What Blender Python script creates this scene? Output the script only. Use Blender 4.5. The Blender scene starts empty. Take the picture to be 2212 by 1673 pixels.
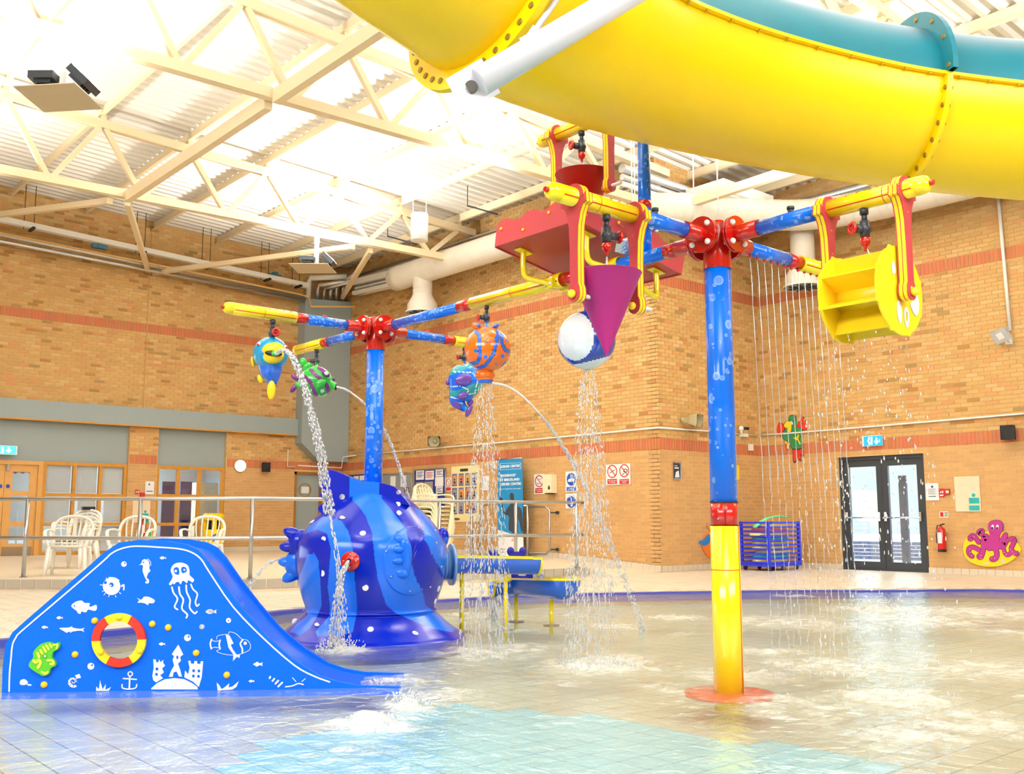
import bpy, bmesh, math, random
from mathutils import Vector, Matrix, noise
from mathutils.geometry import tessellate_polygon
random.seed(7)
SC = bpy.context.scene
COL = SC.collection
PI = math.pi
V = Vector
# ---------------------------------------------------------------- camera
FPX, YAW, PIT, CAMH = 2153.0, math.radians(49.28), math.radians(7.6), 1.05
FW = V((math.cos(YAW)*math.cos(PIT), math.sin(YAW)*math.cos(PIT), math.sin(PIT)))
RT = V((math.sin(YAW), -math.cos(YAW), 0.0))
UPV = RT.cross(FW)
CAM = V((0, 0, CAMH))
HF = V((math.cos(YAW), math.sin(YAW), 0))
cd = bpy.data.cameras.new('camera')
cd.sensor_fit = 'HORIZONTAL'; cd.sensor_width = 36.0; cd.lens = 36.0*FPX/2212.0
cd.clip_start = 0.05; cd.clip_end = 200
co = bpy.data.objects.new('camera', cd); COL.objects.link(co)
co.matrix_world = Matrix(((RT.x, UPV.x, -FW.x, CAM.x), (RT.y, UPV.y, -FW.y, CAM.y), (RT.z, UPV.z, -FW.z, CAM.z), (0, 0, 0, 1)))
SC.camera = co
# ---------------------------------------------------------------- exposure
vs = SC.view_settings
vs.view_transform = 'Standard'; vs.look = 'None'; vs.gamma = 1.0; vs.use_curve_mapping = False
vs.exposure = 0.86
try:
    SC.cycles.use_adaptive_sampling = True; SC.cycles.adaptive_threshold = 0.025; SC.cycles.max_bounces = 8; SC.cycles.diffuse_bounces = 4; SC.cycles.glossy_bounces = 3
    SC.cycles.transmission_bounces = 6; SC.cycles.transparent_max_bounces = 16
    SC.cycles.caustics_reflective = False; SC.cycles.caustics_refractive = False
    SC.cycles.sample_clamp_indirect = 6.0
except Exception:
    pass
# ---------------------------------------------------------------- daylight outside
w = bpy.data.worlds.new('sky'); SC.world = w; w.use_nodes = True
w.node_tree.nodes['Background'].inputs[0].default_value = (0.80, 0.90, 1.0, 1)
w.node_tree.nodes['Background'].inputs[1].default_value = 2.2

def area(name, loc, tgt, sx, sy, watt, col=(0.97, 0.99, 0.97), spread=PI):
    l = bpy.data.lights.new(name, 'AREA'); l.shape = 'RECTANGLE'; l.size = sx; l.size_y = sy
    l.energy = watt; l.color = col; l.spread = spread
    o = bpy.data.objects.new(name, l); COL.objects.link(o)
    o.location = loc; d = V(tgt)-V(loc)
    o.rotation_euler = d.to_track_quat('-Z', 'Y').to_euler()
    return o
# added fill panels overhead and behind the camera, uplights on the trusses
area('overhead_fill', (1.0, 1.0, 7.9), (1.0, 1.0, 0), 5.5, 5.5, 170)
area('overhead_fill', (10.0, 3.6, 7.6), (10.0, 3.6, 0), 4, 4, 70)
area('overhead_fill', (9.0, 15.3, 7.6), (9.0, 15.3, 0), 6, 3, 130)
area('rear_fill', (-6.5, 3.0, 6.0), (7, 7, 2.2), 10, 2.6, 640, (0.93, 0.98, 1.0))  # added cool fill from behind the camera; no window is built there
area('rear_fill', (4.5, -6.5, 6.0), (7, 7, 2.2), 10, 2.6, 540, (0.93, 0.98, 1.0))
UP = [(3.34, 12.3, 6.72, 350), (10.06, 17.9, 6.75, 430), (9.8, 12.3, 6.75, 170), (3.3, 18.0, 6.75, 190), (13.5, 8.6, 6.5, 340), (1.5, 6.2, 6.6, 320), (7.6, 6.0, 6.6, 340), (12.5, 2.0, 6.6, 300), (1.0, -1.0, 6.6, 260)]
for x, y, z, e in UP:
    area('uplight_glow', (x, y, z), (x, y, 9), 0.5, 0.4, e, (1, 0.985, 0.94), math.radians(165))
area('door_daylight', (18.3, 9.87, 1.5), (13, 8.5, 0.2), 1.7, 2.0, 14, (0.86, 0.93, 1.0))

# ---------------------------------------------------------------- colours and materials
def lin(r, g, b):
    f = lambda c: (c/255/12.92) if c/255 <= 0.04045 else ((c/255+0.055)/1.055)**2.4
    return (f(r), f(g), f(b), 1.0)
MATS = {}
def mat(name, rgb, rough=0.5, metal=0.0, var=0.05, scale=6.0, bump=0.0, coat=0.0, emit=None, estr=0.0, alpha=1.0, spec=0.5):
    if name in MATS: return MATS[name]
    m = bpy.data.materials.new(name); m.use_nodes = True; nt = m.node_tree
    b = nt.nodes['Principled BSDF']
    c = lin(*rgb)
    b.inputs['Roughness'].default_value = rough; b.inputs['Metallic'].default_value = metal
    b.inputs['Specular IOR Level'].default_value = spec
    if coat: b.inputs['Coat Weight'].default_value = coat; b.inputs['Coat Roughness'].default_value = 0.05
    tc = nt.nodes.new('ShaderNodeTexCoord'); n = nt.nodes.new('ShaderNodeTexNoise')
    n.inputs['Scale'].default_value = scale; n.inputs['Detail'].default_value = 3
    nt.links.new(tc.outputs['Object'], n.inputs['Vector'])
    r = nt.nodes.new('ShaderNodeMapRange'); nt.links.new(n.outputs[0], r.inputs[0])
    r.inputs[3].default_value = 1-var; r.inputs[4].default_value = 1+var
    mx = nt.nodes.new('ShaderNodeVectorMath'); mx.operation = 'SCALE'
    mx.inputs[0].default_value = c[:3]; nt.links.new(r.outputs[0], mx.inputs['Scale'])
    nt.links.new(mx.outputs[0], b.inputs['Base Color'])
    if bump:
        bp = nt.nodes.new('ShaderNodeBump'); bp.inputs['Strength'].default_value = bump; bp.inputs['Distance'].default_value = 0.01
        nt.links.new(n.outputs[0], bp.inputs['Height']); nt.links.new(bp.outputs[0], b.inputs['Normal'])
    if emit: b.inputs['Emission Color'].default_value = lin(*emit); b.inputs['Emission Strength'].default_value = estr
    if alpha < 1: b.inputs['Alpha'].default_value = alpha
    m.diffuse_color = c; MATS[name] = m
    return m
def attr_mat(name, rough=0.8, bump=0.0, scale=40, grain=0.06, spec=0.5):
    """base colour from the piece's own face colour attribute"""
    m = bpy.data.materials.new(name); m.use_nodes = True; nt = m.node_tree; b = nt.nodes['Principled BSDF']
    b.inputs['Roughness'].default_value = rough; b.inputs['Specular IOR Level'].default_value = spec
    a = nt.nodes.new('ShaderNodeAttribute'); a.attribute_name = 'Col'
    n = nt.nodes.new('ShaderNodeTexNoise'); n.inputs['Scale'].default_value = scale; n.inputs['Detail'].default_value = 4
    tc = nt.nodes.new('ShaderNodeTexCoord'); nt.links.new(tc.outputs['Object'], n.inputs['Vector'])
    r = nt.nodes.new('ShaderNodeMapRange'); nt.links.new(n.outputs[0], r.inputs[0]); r.inputs[3].default_value = 1-grain; r.inputs[4].default_value = 1+grain
    s = nt.nodes.new('ShaderNodeVectorMath'); s.operation = 'SCALE'
    nt.links.new(a.outputs['Color'], s.inputs[0]); nt.links.new(r.outputs[0], s.inputs['Scale']); nt.links.new(s.outputs[0], b.inputs['Base Color'])
    if bump:
        bp = nt.nodes.new('ShaderNodeBump'); bp.inputs['Strength'].default_value = bump; bp.inputs['Distance'].default_value = 0.004
        nt.links.new(n.outputs[0], bp.inputs['Height']); nt.links.new(bp.outputs[0], b.inputs['Normal'])
    return m
def bubble_mat(name, base, ring, scale):
    """blue wrap printed with pale rings and bubbles"""
    m = bpy.data.materials.new(name); m.use_nodes = True; nt = m.node_tree; b = nt.nodes['Principled BSDF']
    b.inputs['Roughness'].default_value = 0.2; b.inputs['Specular IOR Level'].default_value = .35; b.inputs['Coat Weight'].default_value = 0.2; b.inputs['Coat Roughness'].default_value = 0.04
    tc = nt.nodes.new('ShaderNodeTexCoord')
    fac = None
    for k, (sc, off) in enumerate(((scale, 0.0), (scale*2.1, 3.3))):
        mp = nt.nodes.new('ShaderNodeMapping'); mp.inputs['Location'].default_value = (off, off*1.7, off*.3); nt.links.new(tc.outputs['Object'], mp.inputs[0])
        v = nt.nodes.new('ShaderNodeTexVoronoi'); v.inputs['Scale'].default_value = sc; nt.links.new(mp.outputs[0], v.inputs['Vector'])
        wn = nt.nodes.new('ShaderNodeTexWhiteNoise'); wn.noise_dimensions = '3D'; nt.links.new(v.outputs['Position'], wn.inputs['Vector'])
        # ring radius varies per cell
        rad = nt.nodes.new('ShaderNodeMapRange'); nt.links.new(wn.outputs['Value'], rad.inputs[0]); rad.inputs[3].default_value = 0.05; rad.inputs[4].default_value = 0.33
        sub = nt.nodes.new('ShaderNodeMath'); sub.operation = 'SUBTRACT'; nt.links.new(v.outputs['Distance'], sub.inputs[0]); nt.links.new(rad.outputs[0], sub.inputs[1])
        ab = nt.nodes.new('ShaderNodeMath'); ab.operation = 'ABSOLUTE'; nt.links.new(sub.outputs[0], ab.inputs[0])
        rr = nt.nodes.new('ShaderNodeMapRange'); nt.links.new(ab.outputs[0], rr.inputs[0]); rr.inputs[1].default_value = 0.0; rr.inputs[2].default_value = 0.06; rr.inputs[3].default_value = 0.75; rr.inputs[4].default_value = 0.0
        lt = nt.nodes.new('ShaderNodeMath'); lt.operation = 'LESS_THAN'; nt.links.new(sub.outputs[0], lt.inputs[0]); lt.inputs[1].default_value = 0
        l2 = nt.nodes.new('ShaderNodeMath'); l2.operation = 'MULTIPLY'; nt.links.new(lt.outputs[0], l2.inputs[0]); l2.inputs[1].default_value = 0.3
        ad = nt.nodes.new('ShaderNodeMath'); ad.operation = 'MAXIMUM'; nt.links.new(rr.outputs[0], ad.inputs[0]); nt.links.new(l2.outputs[0], ad.inputs[1])
        n = nt.nodes.new('ShaderNodeTexNoise'); n.inputs['Scale'].default_value = sc*0.9; nt.links.new(mp.outputs[0], n.inputs['Vector'])
        nr = nt.nodes.new('ShaderNodeMapRange'); nt.links.new(n.outputs[0], nr.inputs[0]); nr.inputs[1].default_value = 0.36; nr.inputs[2].default_value = 0.5
        mu = nt.nodes.new('ShaderNodeMath'); mu.operation = 'MULTIPLY'; nt.links.new(ad.outputs[0], mu.inputs[0]); nt.links.new(nr.outputs[0], mu.inputs[1])
        if fac is None: fac = mu
        else:
            q = nt.nodes.new('ShaderNodeMath'); q.operation = 'MAXIMUM'; nt.links.new(fac.outputs[0], q.inputs[0]); nt.links.new(mu.outputs[0], q.inputs[1]); fac = q
    mx = nt.nodes.new('ShaderNodeMix'); mx.data_type = 'RGBA'
    mx.inputs[6].default_value = lin(*base); mx.inputs[7].default_value = lin(*ring)
    nt.links.new(fac.outputs[0], mx.inputs[0]); nt.links.new(mx.outputs[2], b.inputs['Base Color'])
    return m
def glass_mat(name, tint=(0.93, 0.97, 1.0), refl=0.10, rough=0.02):
    m = bpy.data.materials.new(name); m.use_nodes = True; nt = m.node_tree; nt.nodes.clear()
    o = nt.nodes.new('ShaderNodeOutputMaterial'); t = nt.nodes.new('ShaderNodeBsdfTransparent'); t.inputs[0].default_value = (*tint, 1)
    g = nt.nodes.new('ShaderNodeBsdfGlossy'); g.inputs['Roughness'].default_value = rough
    x = nt.nodes.new('ShaderNodeMixShader'); x.inputs[0].default_value = refl
    nt.links.new(t.outputs[0], x.inputs[1]); nt.links.new(g.outputs[0], x.inputs[2]); nt.links.new(x.outputs[0], o.inputs[0])
    return m

# ---------------------------------------------------------------- mesh builder
class MB:
    def __init__(s): s.v = []; s.f = []; s.sm = []; s.mi = []; s.col = None; s.cs = []
    def _add(s, vs_, fs, smooth=False, mi=0, col=None):
        b = len(s.v); s.v += [tuple(p) for p in vs_]
        for f in fs:
            s.f.append(tuple(b+i for i in f)); s.sm.append(smooth); s.mi.append(mi); s.cs.append(col)
        return s
    def frame_box(s, o, u, v, n, su, sv, sn, mi=0, col=None):
        """box centred at o with half-less full sizes along unit axes u v n"""
        o = V(o); u = V(u)*su/2; v = V(v)*sv/2; n = V(n)*sn/2
        p = [o+a*u+b*v+c*n for a in (-1, 1) for b in (-1, 1) for c in (-1, 1)]
        return s._add(p, [(0, 1, 3, 2), (4, 6, 7, 5), (0, 4, 5, 1), (2, 3, 7, 6), (0, 2, 6, 4), (1, 5, 7, 3)], False, mi, col)
    def box(s, c, d, mi=0, col=None):
        return s.frame_box(c, (1, 0, 0), (0, 1, 0), (0, 0, 1), d[0], d[1], d[2], mi, col)
    def cyl(s, p, q, r, r2=None, n=16, caps=True, smooth=True, mi=0):
        p = V(p); q = V(q); a = (q-p).normalized(); r2 = r if r2 is None else r2
        h = V((0, 0, 1)) if abs(a.z) < 0.9 else V((1, 0, 0))
        e = a.cross(h).normalized(); g = a.cross(e)
        vs_ = []
        for k in range(n):
            t = 2*PI*k/n; d = e*math.cos(t)+g*math.sin(t)
            vs_ += [p+d*r, q+d*r2]
        fs = [(2*k, 2*((k+1) % n), 2*((k+1) % n)+1, 2*k+1) for k in range(n)]
        s._add(vs_, fs, smooth, mi)
        if caps:
            b = len(s.v)-2*n
            s.f.append(tuple(b+2*k for k in range(n))[::-1]); s.f.append(tuple(b+2*k+1 for k in range(n)))
            s.sm += [False, False]; s.mi += [mi, mi]; s.cs += [None, None]
        return s
    def tube(s, pts, r, n=12, caps=True, mi=0, flat=1.0, fn=None, closed=False):
        pts = [V(p) for p in pts]; m = len(pts); rs = r if isinstance(r, (list, tuple)) else [r]*m
        vs_ = []; e = None
        for i, p in enumerate(pts):
            if closed: a = (pts[(i+1) % m]-pts[i-1]).normalized()
            else: a = (pts[min(i+1, m-1)]-pts[max(i-1, 0)]).normalized()
            if e is None:
                h = V((0, 0, 1)) if abs(a.z) < 0.9 else V((1, 0, 0)); e = a.cross(h).normalized()
            else:
                e = (e-a*e.dot(a)).normalized()
            g = a.cross(e)
            for k in range(n):
                t = 2*PI*k/n; vs_.append(p+e*math.cos(t)*rs[i]+g*math.sin(t)*rs[i]*flat)
        fs = []
        for i in range(m if closed else m-1):
            j = (i+1) % m
            for k in range(n): fs.append((i*n+k, i*n+(k+1) % n, j*n+(k+1) % n, j*n+k))
        b = len(s.v); s.v += [tuple(p) for p in vs_]
        for f in fs:
            s.f.append(tuple(b+i for i in f)); s.sm.append(True); s.cs.append(None)
            s.mi.append(fn(sum((V(vs_[i]) for i in f), V())/4) if fn else mi)
        if caps and not closed:
            s.f.append(tuple(b+k for k in range(n))[::-1]); s.f.append(tuple(b+(m-1)*n+k for k in range(n)))
            s.sm += [False]*2; s.cs += [None]*2; s.mi += [s.mi[-1]]*2
        return s
    def lathe(s, prof, o, ax=(0, 0, 1), n=32, mi=0, fn=None, smooth=True):
        o = V(o); a = V(ax).normalized(); h = V((0, 0, 1)) if abs(a.z) < 0.9 else V((1, 0, 0))
        e = a.cross(h).normalized(); g = a.cross(e); m = len(prof)
        vs_ = [o+a*z+(e*math.cos(2*PI*k/n)+g*math.sin(2*PI*k/n))*r for r, z in prof for k in range(n)]
        b = len(s.v); s.v += [tuple(p) for p in vs_]
        for i in range(m-1):
            for k in range(n):
                f = (i*n+k, i*n+(k+1) % n, (i+1)*n+(k+1) % n, (i+1)*n+k)
                s.f.append(tuple(b+j for j in f)); s.sm.append(smooth); s.cs.append(None)
                s.mi.append(fn((vs_[f[0]]+vs_[f[2]])/2) if fn else mi)
        return s
    def sph(s, c, r, n=16, M=None, mi=0, fn=None):
        c = V(c); r = V((r, r, r)) if isinstance(r, (int, float)) else V(r); m = max(6, n//2+2)
        prof = [(math.sin(PI*i/m), -math.cos(PI*i/m)) for i in range(m+1)]
        vs_ = []
        for q, z in prof:
            for k in range(n):
                p = V((q*math.cos(2*PI*k/n)*r.x, q*math.sin(2*PI*k/n)*r.y, z*r.z))
                vs_.append(c+(M @ p if M else p))
        b = len(s.v); s.v += [tuple(p) for p in vs_]
        for i in range(m):
            for k in range(n):
                f = (i*n+k, i*n+(k+1) % n, (i+1)*n+(k+1) % n, (i+1)*n+k)
                s.f.append(tuple(b+j for j in f)); s.sm.append(True); s.cs.append(None)
                s.mi.append(fn((vs_[f[0]]+vs_[f[2]])/2) if fn else mi)
        return s
    def prism(s, loops, o, u, v, n, t, mi=0, mi2=None):
        """loops of 2-D points (outer, holes...) in frame (o,u,v), thickness t along n"""
        o = V(o); u = V(u); v = V(v); n = V(n); mi2 = mi if mi2 is None else mi2
        fl = [p for l in loops for p in l]
        tri = tessellate_polygon([[V((p[0], p[1], 0)) for p in l] for l in loops])
        P = [o+u*p[0]+v*p[1] for p in fl]; Q = [p+n*t for p in P]; k = len(P)
        fs = []
        for a, b, c in tri:
            if (P[b]-P[a]).cross(P[c]-P[a]).dot(n) < 0: a, b, c = a, c, b
            fs.append((a+k, b+k, c+k)); fs.append((a, c, b))
        s._add(P+Q, fs, False, mi)
        base = len(s.v)-2*k; st = 0
        for li, l in enumerate(loops):
            m = len(l); ar = sum(l[i][0]*l[(i+1) % m][1]-l[(i+1) % m][0]*l[i][1] for i in range(m))
            for i in range(m):
                a, b = st+i, st+(i+1) % m
                f = (base+a, base+b, base+b+k, base+a+k)
                if (ar < 0) != (li > 0): f = f[::-1]
                s.f.append(f); s.sm.append(False); s.mi.append(mi2); s.cs.append(None)
            st += m
        return s
    def grid(s, rows, mi=0, smooth=True):
        m = len(rows[0]); b = len(s.v); s.v += [tuple(p) for r in rows for p in r]
        for i in range(len(rows)-1):
            for k in range(m-1):
                s.f.append((b+i*m+k, b+i*m+k+1, b+(i+1)*m+k+1, b+(i+1)*m+k)); s.sm.append(smooth); s.mi.append(mi); s.cs.append(None)
        return s
    def mesh(s, name, mats, off=V((0, 0, 0))):
        me = bpy.data.meshes.new(name)
        off = V(off)
        me.from_pydata([(p[0]-off.x, p[1]-off.y, p[2]-off.z) for p in s.v], [], s.f)
        mats = mats if isinstance(mats, (list, tuple)) else [mats]
        for m in mats: me.materials.append(m)
        me.polygons.foreach_set('use_smooth', s.sm)
        if len(mats) > 1: me.polygons.foreach_set('material_index', s.mi)
        if any(c is not None for c in s.cs):
            at = me.attributes.new('Col', 'FLOAT_COLOR', 'FACE'); buf = []
            for c in s.cs: buf += list(c if c is not None else (0.5, 0.5, 0.5, 1))
            at.data.foreach_set('color', buf)
        me.update()
        return me
    def lo(s):
        xs = [p[0] for p in s.v]; ys = [p[1] for p in s.v]; zs = [p[2] for p in s.v]
        return V(((min(xs)+max(xs))/2, (min(ys)+max(ys))/2, min(zs)))

def props(o, label=None, cat=None, group=None, kind=None):
    if label: o['label'] = label
    if cat: o['category'] = cat
    if group: o['group'] = group
    if kind: o['kind'] = kind
    return o
ORG = {}
def thing(name, label, cat, loc, group=None, rz=0.0):
    o = bpy.data.objects.new(name, None); COL.objects.link(o); o.empty_display_size = 0.1
    o.location = loc; o.rotation_euler = (0, 0, rz); ORG[o.name] = V(loc)
    return props(o, label, cat, group)
SPLIT = {'bolt_cap': 0, 'bolt': 0, 'fins': 'fin', 'purple_fins': 'fin', 'green_fins': 'fin', 'white_dots': 'white_dot', 'eyes': 'eye', 'pupils': 'pupil', 'screw': 0, 'screw_cap': 0, 'fin_lobes': 'fin_lobe', 'nozzle_row': 'nozzle',
 'flange_bolt': 0, 'seam_bolt': 0, 'bunting': 'flag', 'wall_bracket': 0, 'filler_cap': 0, 'vane': 0, 'worn_sticker': 0, 'hanger_rod': 0, 'tail_marking': 0, 'green_fins_': 0, 'tail_fin_': 0, 'yellow_markings': 'yellow_marking', 'suckers_and_shells': 'sucker', 'colour_rows': 'colour_row', 'logo_frame': 0, 'duct_seam': 0, 'support_arm': 0, 'clownfish_stripes': 'stripe', 'dot_print': 0}
def islands(mb):
    par = list(range(len(mb.v)))
    def fd(a):
        while par[a] != a: par[a] = par[par[a]]; a = par[a]
        return a
    for f in mb.f:
        r = fd(f[0])
        for i in f[1:]:
            q = fd(i)
            if q != r: par[q] = r
    g = {}
    for k, f in enumerate(mb.f): g.setdefault(fd(f[0]), []).append(k)
    out = []
    for fs in g.values():
        n = MB(); mp = {}
        for k in fs:
            t = []
            for i in mb.f[k]:
                if i not in mp: mp[i] = len(n.v); n.v.append(mb.v[i])
                t.append(mp[i])
            n.f.append(tuple(t)); n.sm.append(mb.sm[k]); n.mi.append(mb.mi[k]); n.cs.append(mb.cs[k])
        out.append(n)
    return out
def part(name, mb, mats, parent, label=None, kind=None, local=False):
    if name in SPLIT and kind is None:
        L = islands(mb); nm = SPLIT[name] or name
        if len(L) > 1 and len(L) <= 300:
            o = None
            for q in L: o = part_(nm, q, mats, parent, label, None, local)
            return o
    return part_(name, mb, mats, parent, label, kind, local)
def part_(name, mb, mats, parent, label=None, kind=None, local=False):
    off = V((0, 0, 0)) if local else ORG[parent.name]
    o = bpy.data.objects.new(name, mb.mesh(name, mats, off)); COL.objects.link(o); o.parent = parent
    ORG[o.name] = ORG[parent.name]
    return props(o, label, None, None, kind)
def single(name, mb, mats, label, cat, group=None, kind=None):
    loc = mb.lo(); o = bpy.data.objects.new(name, mb.mesh(name, mats, loc)); COL.objects.link(o); o.location = loc; ORG[o.name] = loc
    return props(o, label, cat, group, kind)
def struct(name, mb, mats, parent=None):
    o = bpy.data.objects.new(name, mb.mesh(name, mats)); COL.objects.link(o); ORG[o.name] = V((0, 0, 0))
    if parent: o.parent = parent
    else: o['kind'] = 'structure'
    return o
def dup(o, loc=None, rz=None, label=None, parent=None):
    c = o.copy(); COL.objects.link(c); c.parent = parent
    if parent is None:
        if loc is not None: c.location = loc
        if rz is not None: c.rotation_euler = (0, 0, rz)
        if label: c['label'] = label
        ORG[c.name] = V(c.location)
    else: c.matrix_parent_inverse = o.matrix_parent_inverse.copy()
    for ch in list(o.children): dup(ch, parent=c)
    return c
# ---------------------------------------------------------------- rays and planes of the room
def ray(x, y): return FW+RT*((x-1106)/FPX)-UPV*((y-836.5)/FPX)
def onz(x, y, z): d = ray(x, y); return CAM+d*((z-CAMH)/d.z)
def dep(x, y, t): return CAM+ray(x, y)*t
def proj(p):
    q = V(p)-CAM; t = q.dot(FW); return (1106+FPX*q.dot(RT)/t, 836.5-FPX*q.dot(UPV)/t, t)
XM, YR, XW, YL = 14.45, 12.5, 17.73, 24.03
SP0 = onz(10, 1497, 0); SP1 = onz(830, 1487, 0); SU = (SP1-SP0).normalized(); SN = V((SU.y, -SU.x, 0))
if SN.dot(CAM-SP0) < 0: SN = -SN
PL = {'L': (V((0, YL, 0)), V((1, 0, 0)), V((0, -1, 0))), 'M': (V((XM, 0, 0)), V((0, -1, 0)), V((-1, 0, 0))),
      'R': (V((0, YR, 0)), V((1, 0, 0)), V((0, -1, 0))), 'W': (V((XW, 0, 0)), V((0, -1, 0)), V((-1, 0, 0))), 'S': (SP0, SU, SN)}
ZZ = V((0, 0, 1))
def on(pl, x, y, off=0.0):
    P, u, n = PL[pl]; P = P+n*off; d = ray(x, y); return CAM+d*((P-CAM).dot(n)/d.dot(n))
def uv(pl, x, y, off=0.0):
    q = on(pl, x, y, off); P, u, n = PL[pl]; return ((q-P).dot(u), q.z)
def rect(mb, pl, x0, y0, x1, y1, off=0.0, th=0.02, mi=0):
    P, u, n = PL[pl]; xm, ym = (x0+x1)/2, (y0+y1)/2
    s0 = uv(pl, x0, ym, off)[0]; s1 = uv(pl, x1, ym, off)[0]; z0 = uv(pl, xm, y0, off)[1]; z1 = uv(pl, xm, y1, off)[1]
    c = P+u*(s0+s1)/2+ZZ*((z0+z1)/2-P.z)+n*(off+th/2)
    return mb.frame_box(c, u, ZZ, n, abs(s1-s0), abs(z0-z1), th, mi)
def rbox(mb, pl, s0, s1, z0, z1, off, th, mi=0, col=None):
    P, u, n = PL[pl]; c = P+u*(s0+s1)/2+ZZ*((z0+z1)/2)+n*(off+th/2)
    return mb.frame_box(c, u, ZZ, n, abs(s1-s0), abs(z1-z0), th, mi, col)
def cut(mb, pl, pts, off=0.0, th=0.02, mi=0, holes=()):
    P, u, n = PL[pl]
    L = [[uv(pl, x, y, off) for x, y in l] for l in [pts]+list(holes)]
    return mb.prism(L, P+n*off-ZZ*P.z, u, ZZ, n, th, mi)
def crom(pts, k=6, closed=False):
    out = []; m = len(pts)
    P = [V(p) if len(p) == 3 else V((p[0], p[1], 0)) for p in pts]
    for i in range(m if closed else m-1):
        a = P[(i-1) % m] if (closed or i > 0) else P[0]; b = P[i]; c = P[(i+1) % m]; d = P[(i+2) % m] if (closed or i+2 < m) else P[-1]
        for j in range(k):
            t = j/k
            out.append(0.5*((2*b)+(c-a)*t+(2*a-5*b+4*c-d)*t*t+(3*b-a-3*c+d)*t*t*t))
    if not closed: out.append(P[-1])
    return [tuple(p) for p in out]
def c2(pts, k=5, closed=True): return [(p[0], p[1]) for p in crom(pts, k, closed)]
def ribbon(mb, pl, pts, wpx, off, th, mi=0, k=5, sm=True):
    """flat strip with round ends along a pixel path, width wpx (number or list)"""
    P = c2(pts, k, False) if sm else [tuple(p) for p in pts]
    m = len(P); W = [wpx]*m if isinstance(wpx, (int, float)) else [wpx[min(int(i/(m-1)*(len(wpx)-1)), len(wpx)-2)]*(1-(i/(m-1)*(len(wpx)-1)) % 1 if i < m-1 else 0)+wpx[min(int(i/(m-1)*(len(wpx)-1)), len(wpx)-2)+1]*((i/(m-1)*(len(wpx)-1)) % 1 if i < m-1 else 1) for i in range(m)]
    Lf = []; Rg = []
    for i in range(m):
        a = P[max(i-1, 0)]; b = P[min(i+1, m-1)]; dx, dy = b[0]-a[0], b[1]-a[1]; l = math.hypot(dx, dy) or 1
        nx, ny = -dy/l*W[i]/2, dx/l*W[i]/2
        Lf.append((P[i][0]+nx, P[i][1]+ny)); Rg.append((P[i][0]-nx, P[i][1]-ny))
    q0 = [uv(pl, x, y, off) for x, y in Lf]; q1 = [uv(pl, x, y, off) for x, y in Rg]
    Pp, u, n = PL[pl]; f = lambda q, o: Pp+u*q[0]+ZZ*(q[1]-Pp.z)+n*o
    top = [[f(a, off), f(a, off+th), f(b, off+th), f(b, off)] for a, b in zip(q0, q1)]
    base = len(mb.v); mb.v += [tuple(p) for r in top for p in r]
    for i in range(m-1):
        for j in range(3):
            mb.f.append((base+i*4+j, base+(i+1)*4+j, base+(i+1)*4+j+1, base+i*4+j+1)); mb.sm.append(False); mb.mi.append(mi); mb.cs.append(None)
    for i in (0, m-1):
        if W[i] > 1.2: disc(mb, pl, P[i][0], P[i][1], W[i]/2, off, th*0.99, mi, 10)
    return mb
def disc(mb, pl, x, y, r, off=0.0, th=0.02, mi=0, n=14, sy=1.0):
    return cut(mb, pl, [(x+r*math.cos(2*PI*k/n), y+r*sy*math.sin(2*PI*k/n)) for k in range(n)], off, th, mi)
def ring(mb, pl, x, y, r, r2, off, th, mi=0, n=24, a0=0, a1=2*PI, sy=1.0):
    full = abs(a1-a0-2*PI) < 1e-6
    if full:
        o = [(x+r*math.cos(2*PI*k/n), y+sy*r*math.sin(2*PI*k/n)) for k in range(n)]; h = [(x+r2*math.cos(2*PI*k/n), y+sy*r2*math.sin(2*PI*k/n)) for k in range(n)]
        return cut(mb, pl, o, off, th, mi, [h])
    o = [(x+r*math.cos(a0+(a1-a0)*k/n), y+sy*r*math.sin(a0+(a1-a0)*k/n)) for k in range(n+1)]
    h = [(x+r2*math.cos(a0+(a1-a0)*k/n), y+sy*r2*math.sin(a0+(a1-a0)*k/n)) for k in range(n, -1, -1)]
    return cut(mb, pl, o+h, off, th, mi)
def text(body, pl, x, y, hpx, off, m, parent, name='lettering', wpx=None, align='CENTER', bold=0.0):
    """flat lettering standing on a wall plane, centred at pixel (x,y)"""
    cu = bpy.data.curves.new(name, 'FONT'); cu.body = body; cu.align_x = align; cu.align_y = 'CENTER'; cu.size = 1.0; cu.extrude = 0.002; cu.resolution_u = 2
    cu.offset = bold
    tmp = bpy.data.objects.new('tmp', cu); COL.objects.link(tmp); dg = bpy.context.evaluated_depsgraph_get(); dg.update()
    me = bpy.data.meshes.new_from_object(tmp.evaluated_get(dg)); bpy.data.objects.remove(tmp)
    me.name = name; me.materials.clear(); me.materials.append(m)
    P, u, n = PL[pl]; c = on(pl, x, y, off); px = (on(pl, x+1, y, off)-c).length; pz = abs((on(pl, x, y+1, off)-c).z)
    xs = [v.co.x for v in me.vertices] or [0, 1]; ys = [v.co.y for v in me.vertices] or [0, 1]
    s = hpx*pz/0.72; sx = s if wpx is None else wpx*px/max(1e-6, max(xs)-min(xs))
    po = ORG[parent.name]
    for v in me.vertices:
        q = c+u*v.co.x*sx+ZZ*v.co.y*s+n*(v.co.z+0.002); v.co = q-po
    o = bpy.data.objects.new(name, me); COL.objects.link(o); o.parent = parent; ORG[o.name] = po
    return o
def pip(x, y, poly):
    r = False; j = len(poly)-1
    for i in range(len(poly)):
        if (poly[i][1] > y) != (poly[j][1] > y) and x < (poly[j][0]-poly[i][0])*(y-poly[i][1])/(poly[j][1]-poly[i][1])+poly[i][0]: r = not r
        j = i
    return r
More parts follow.
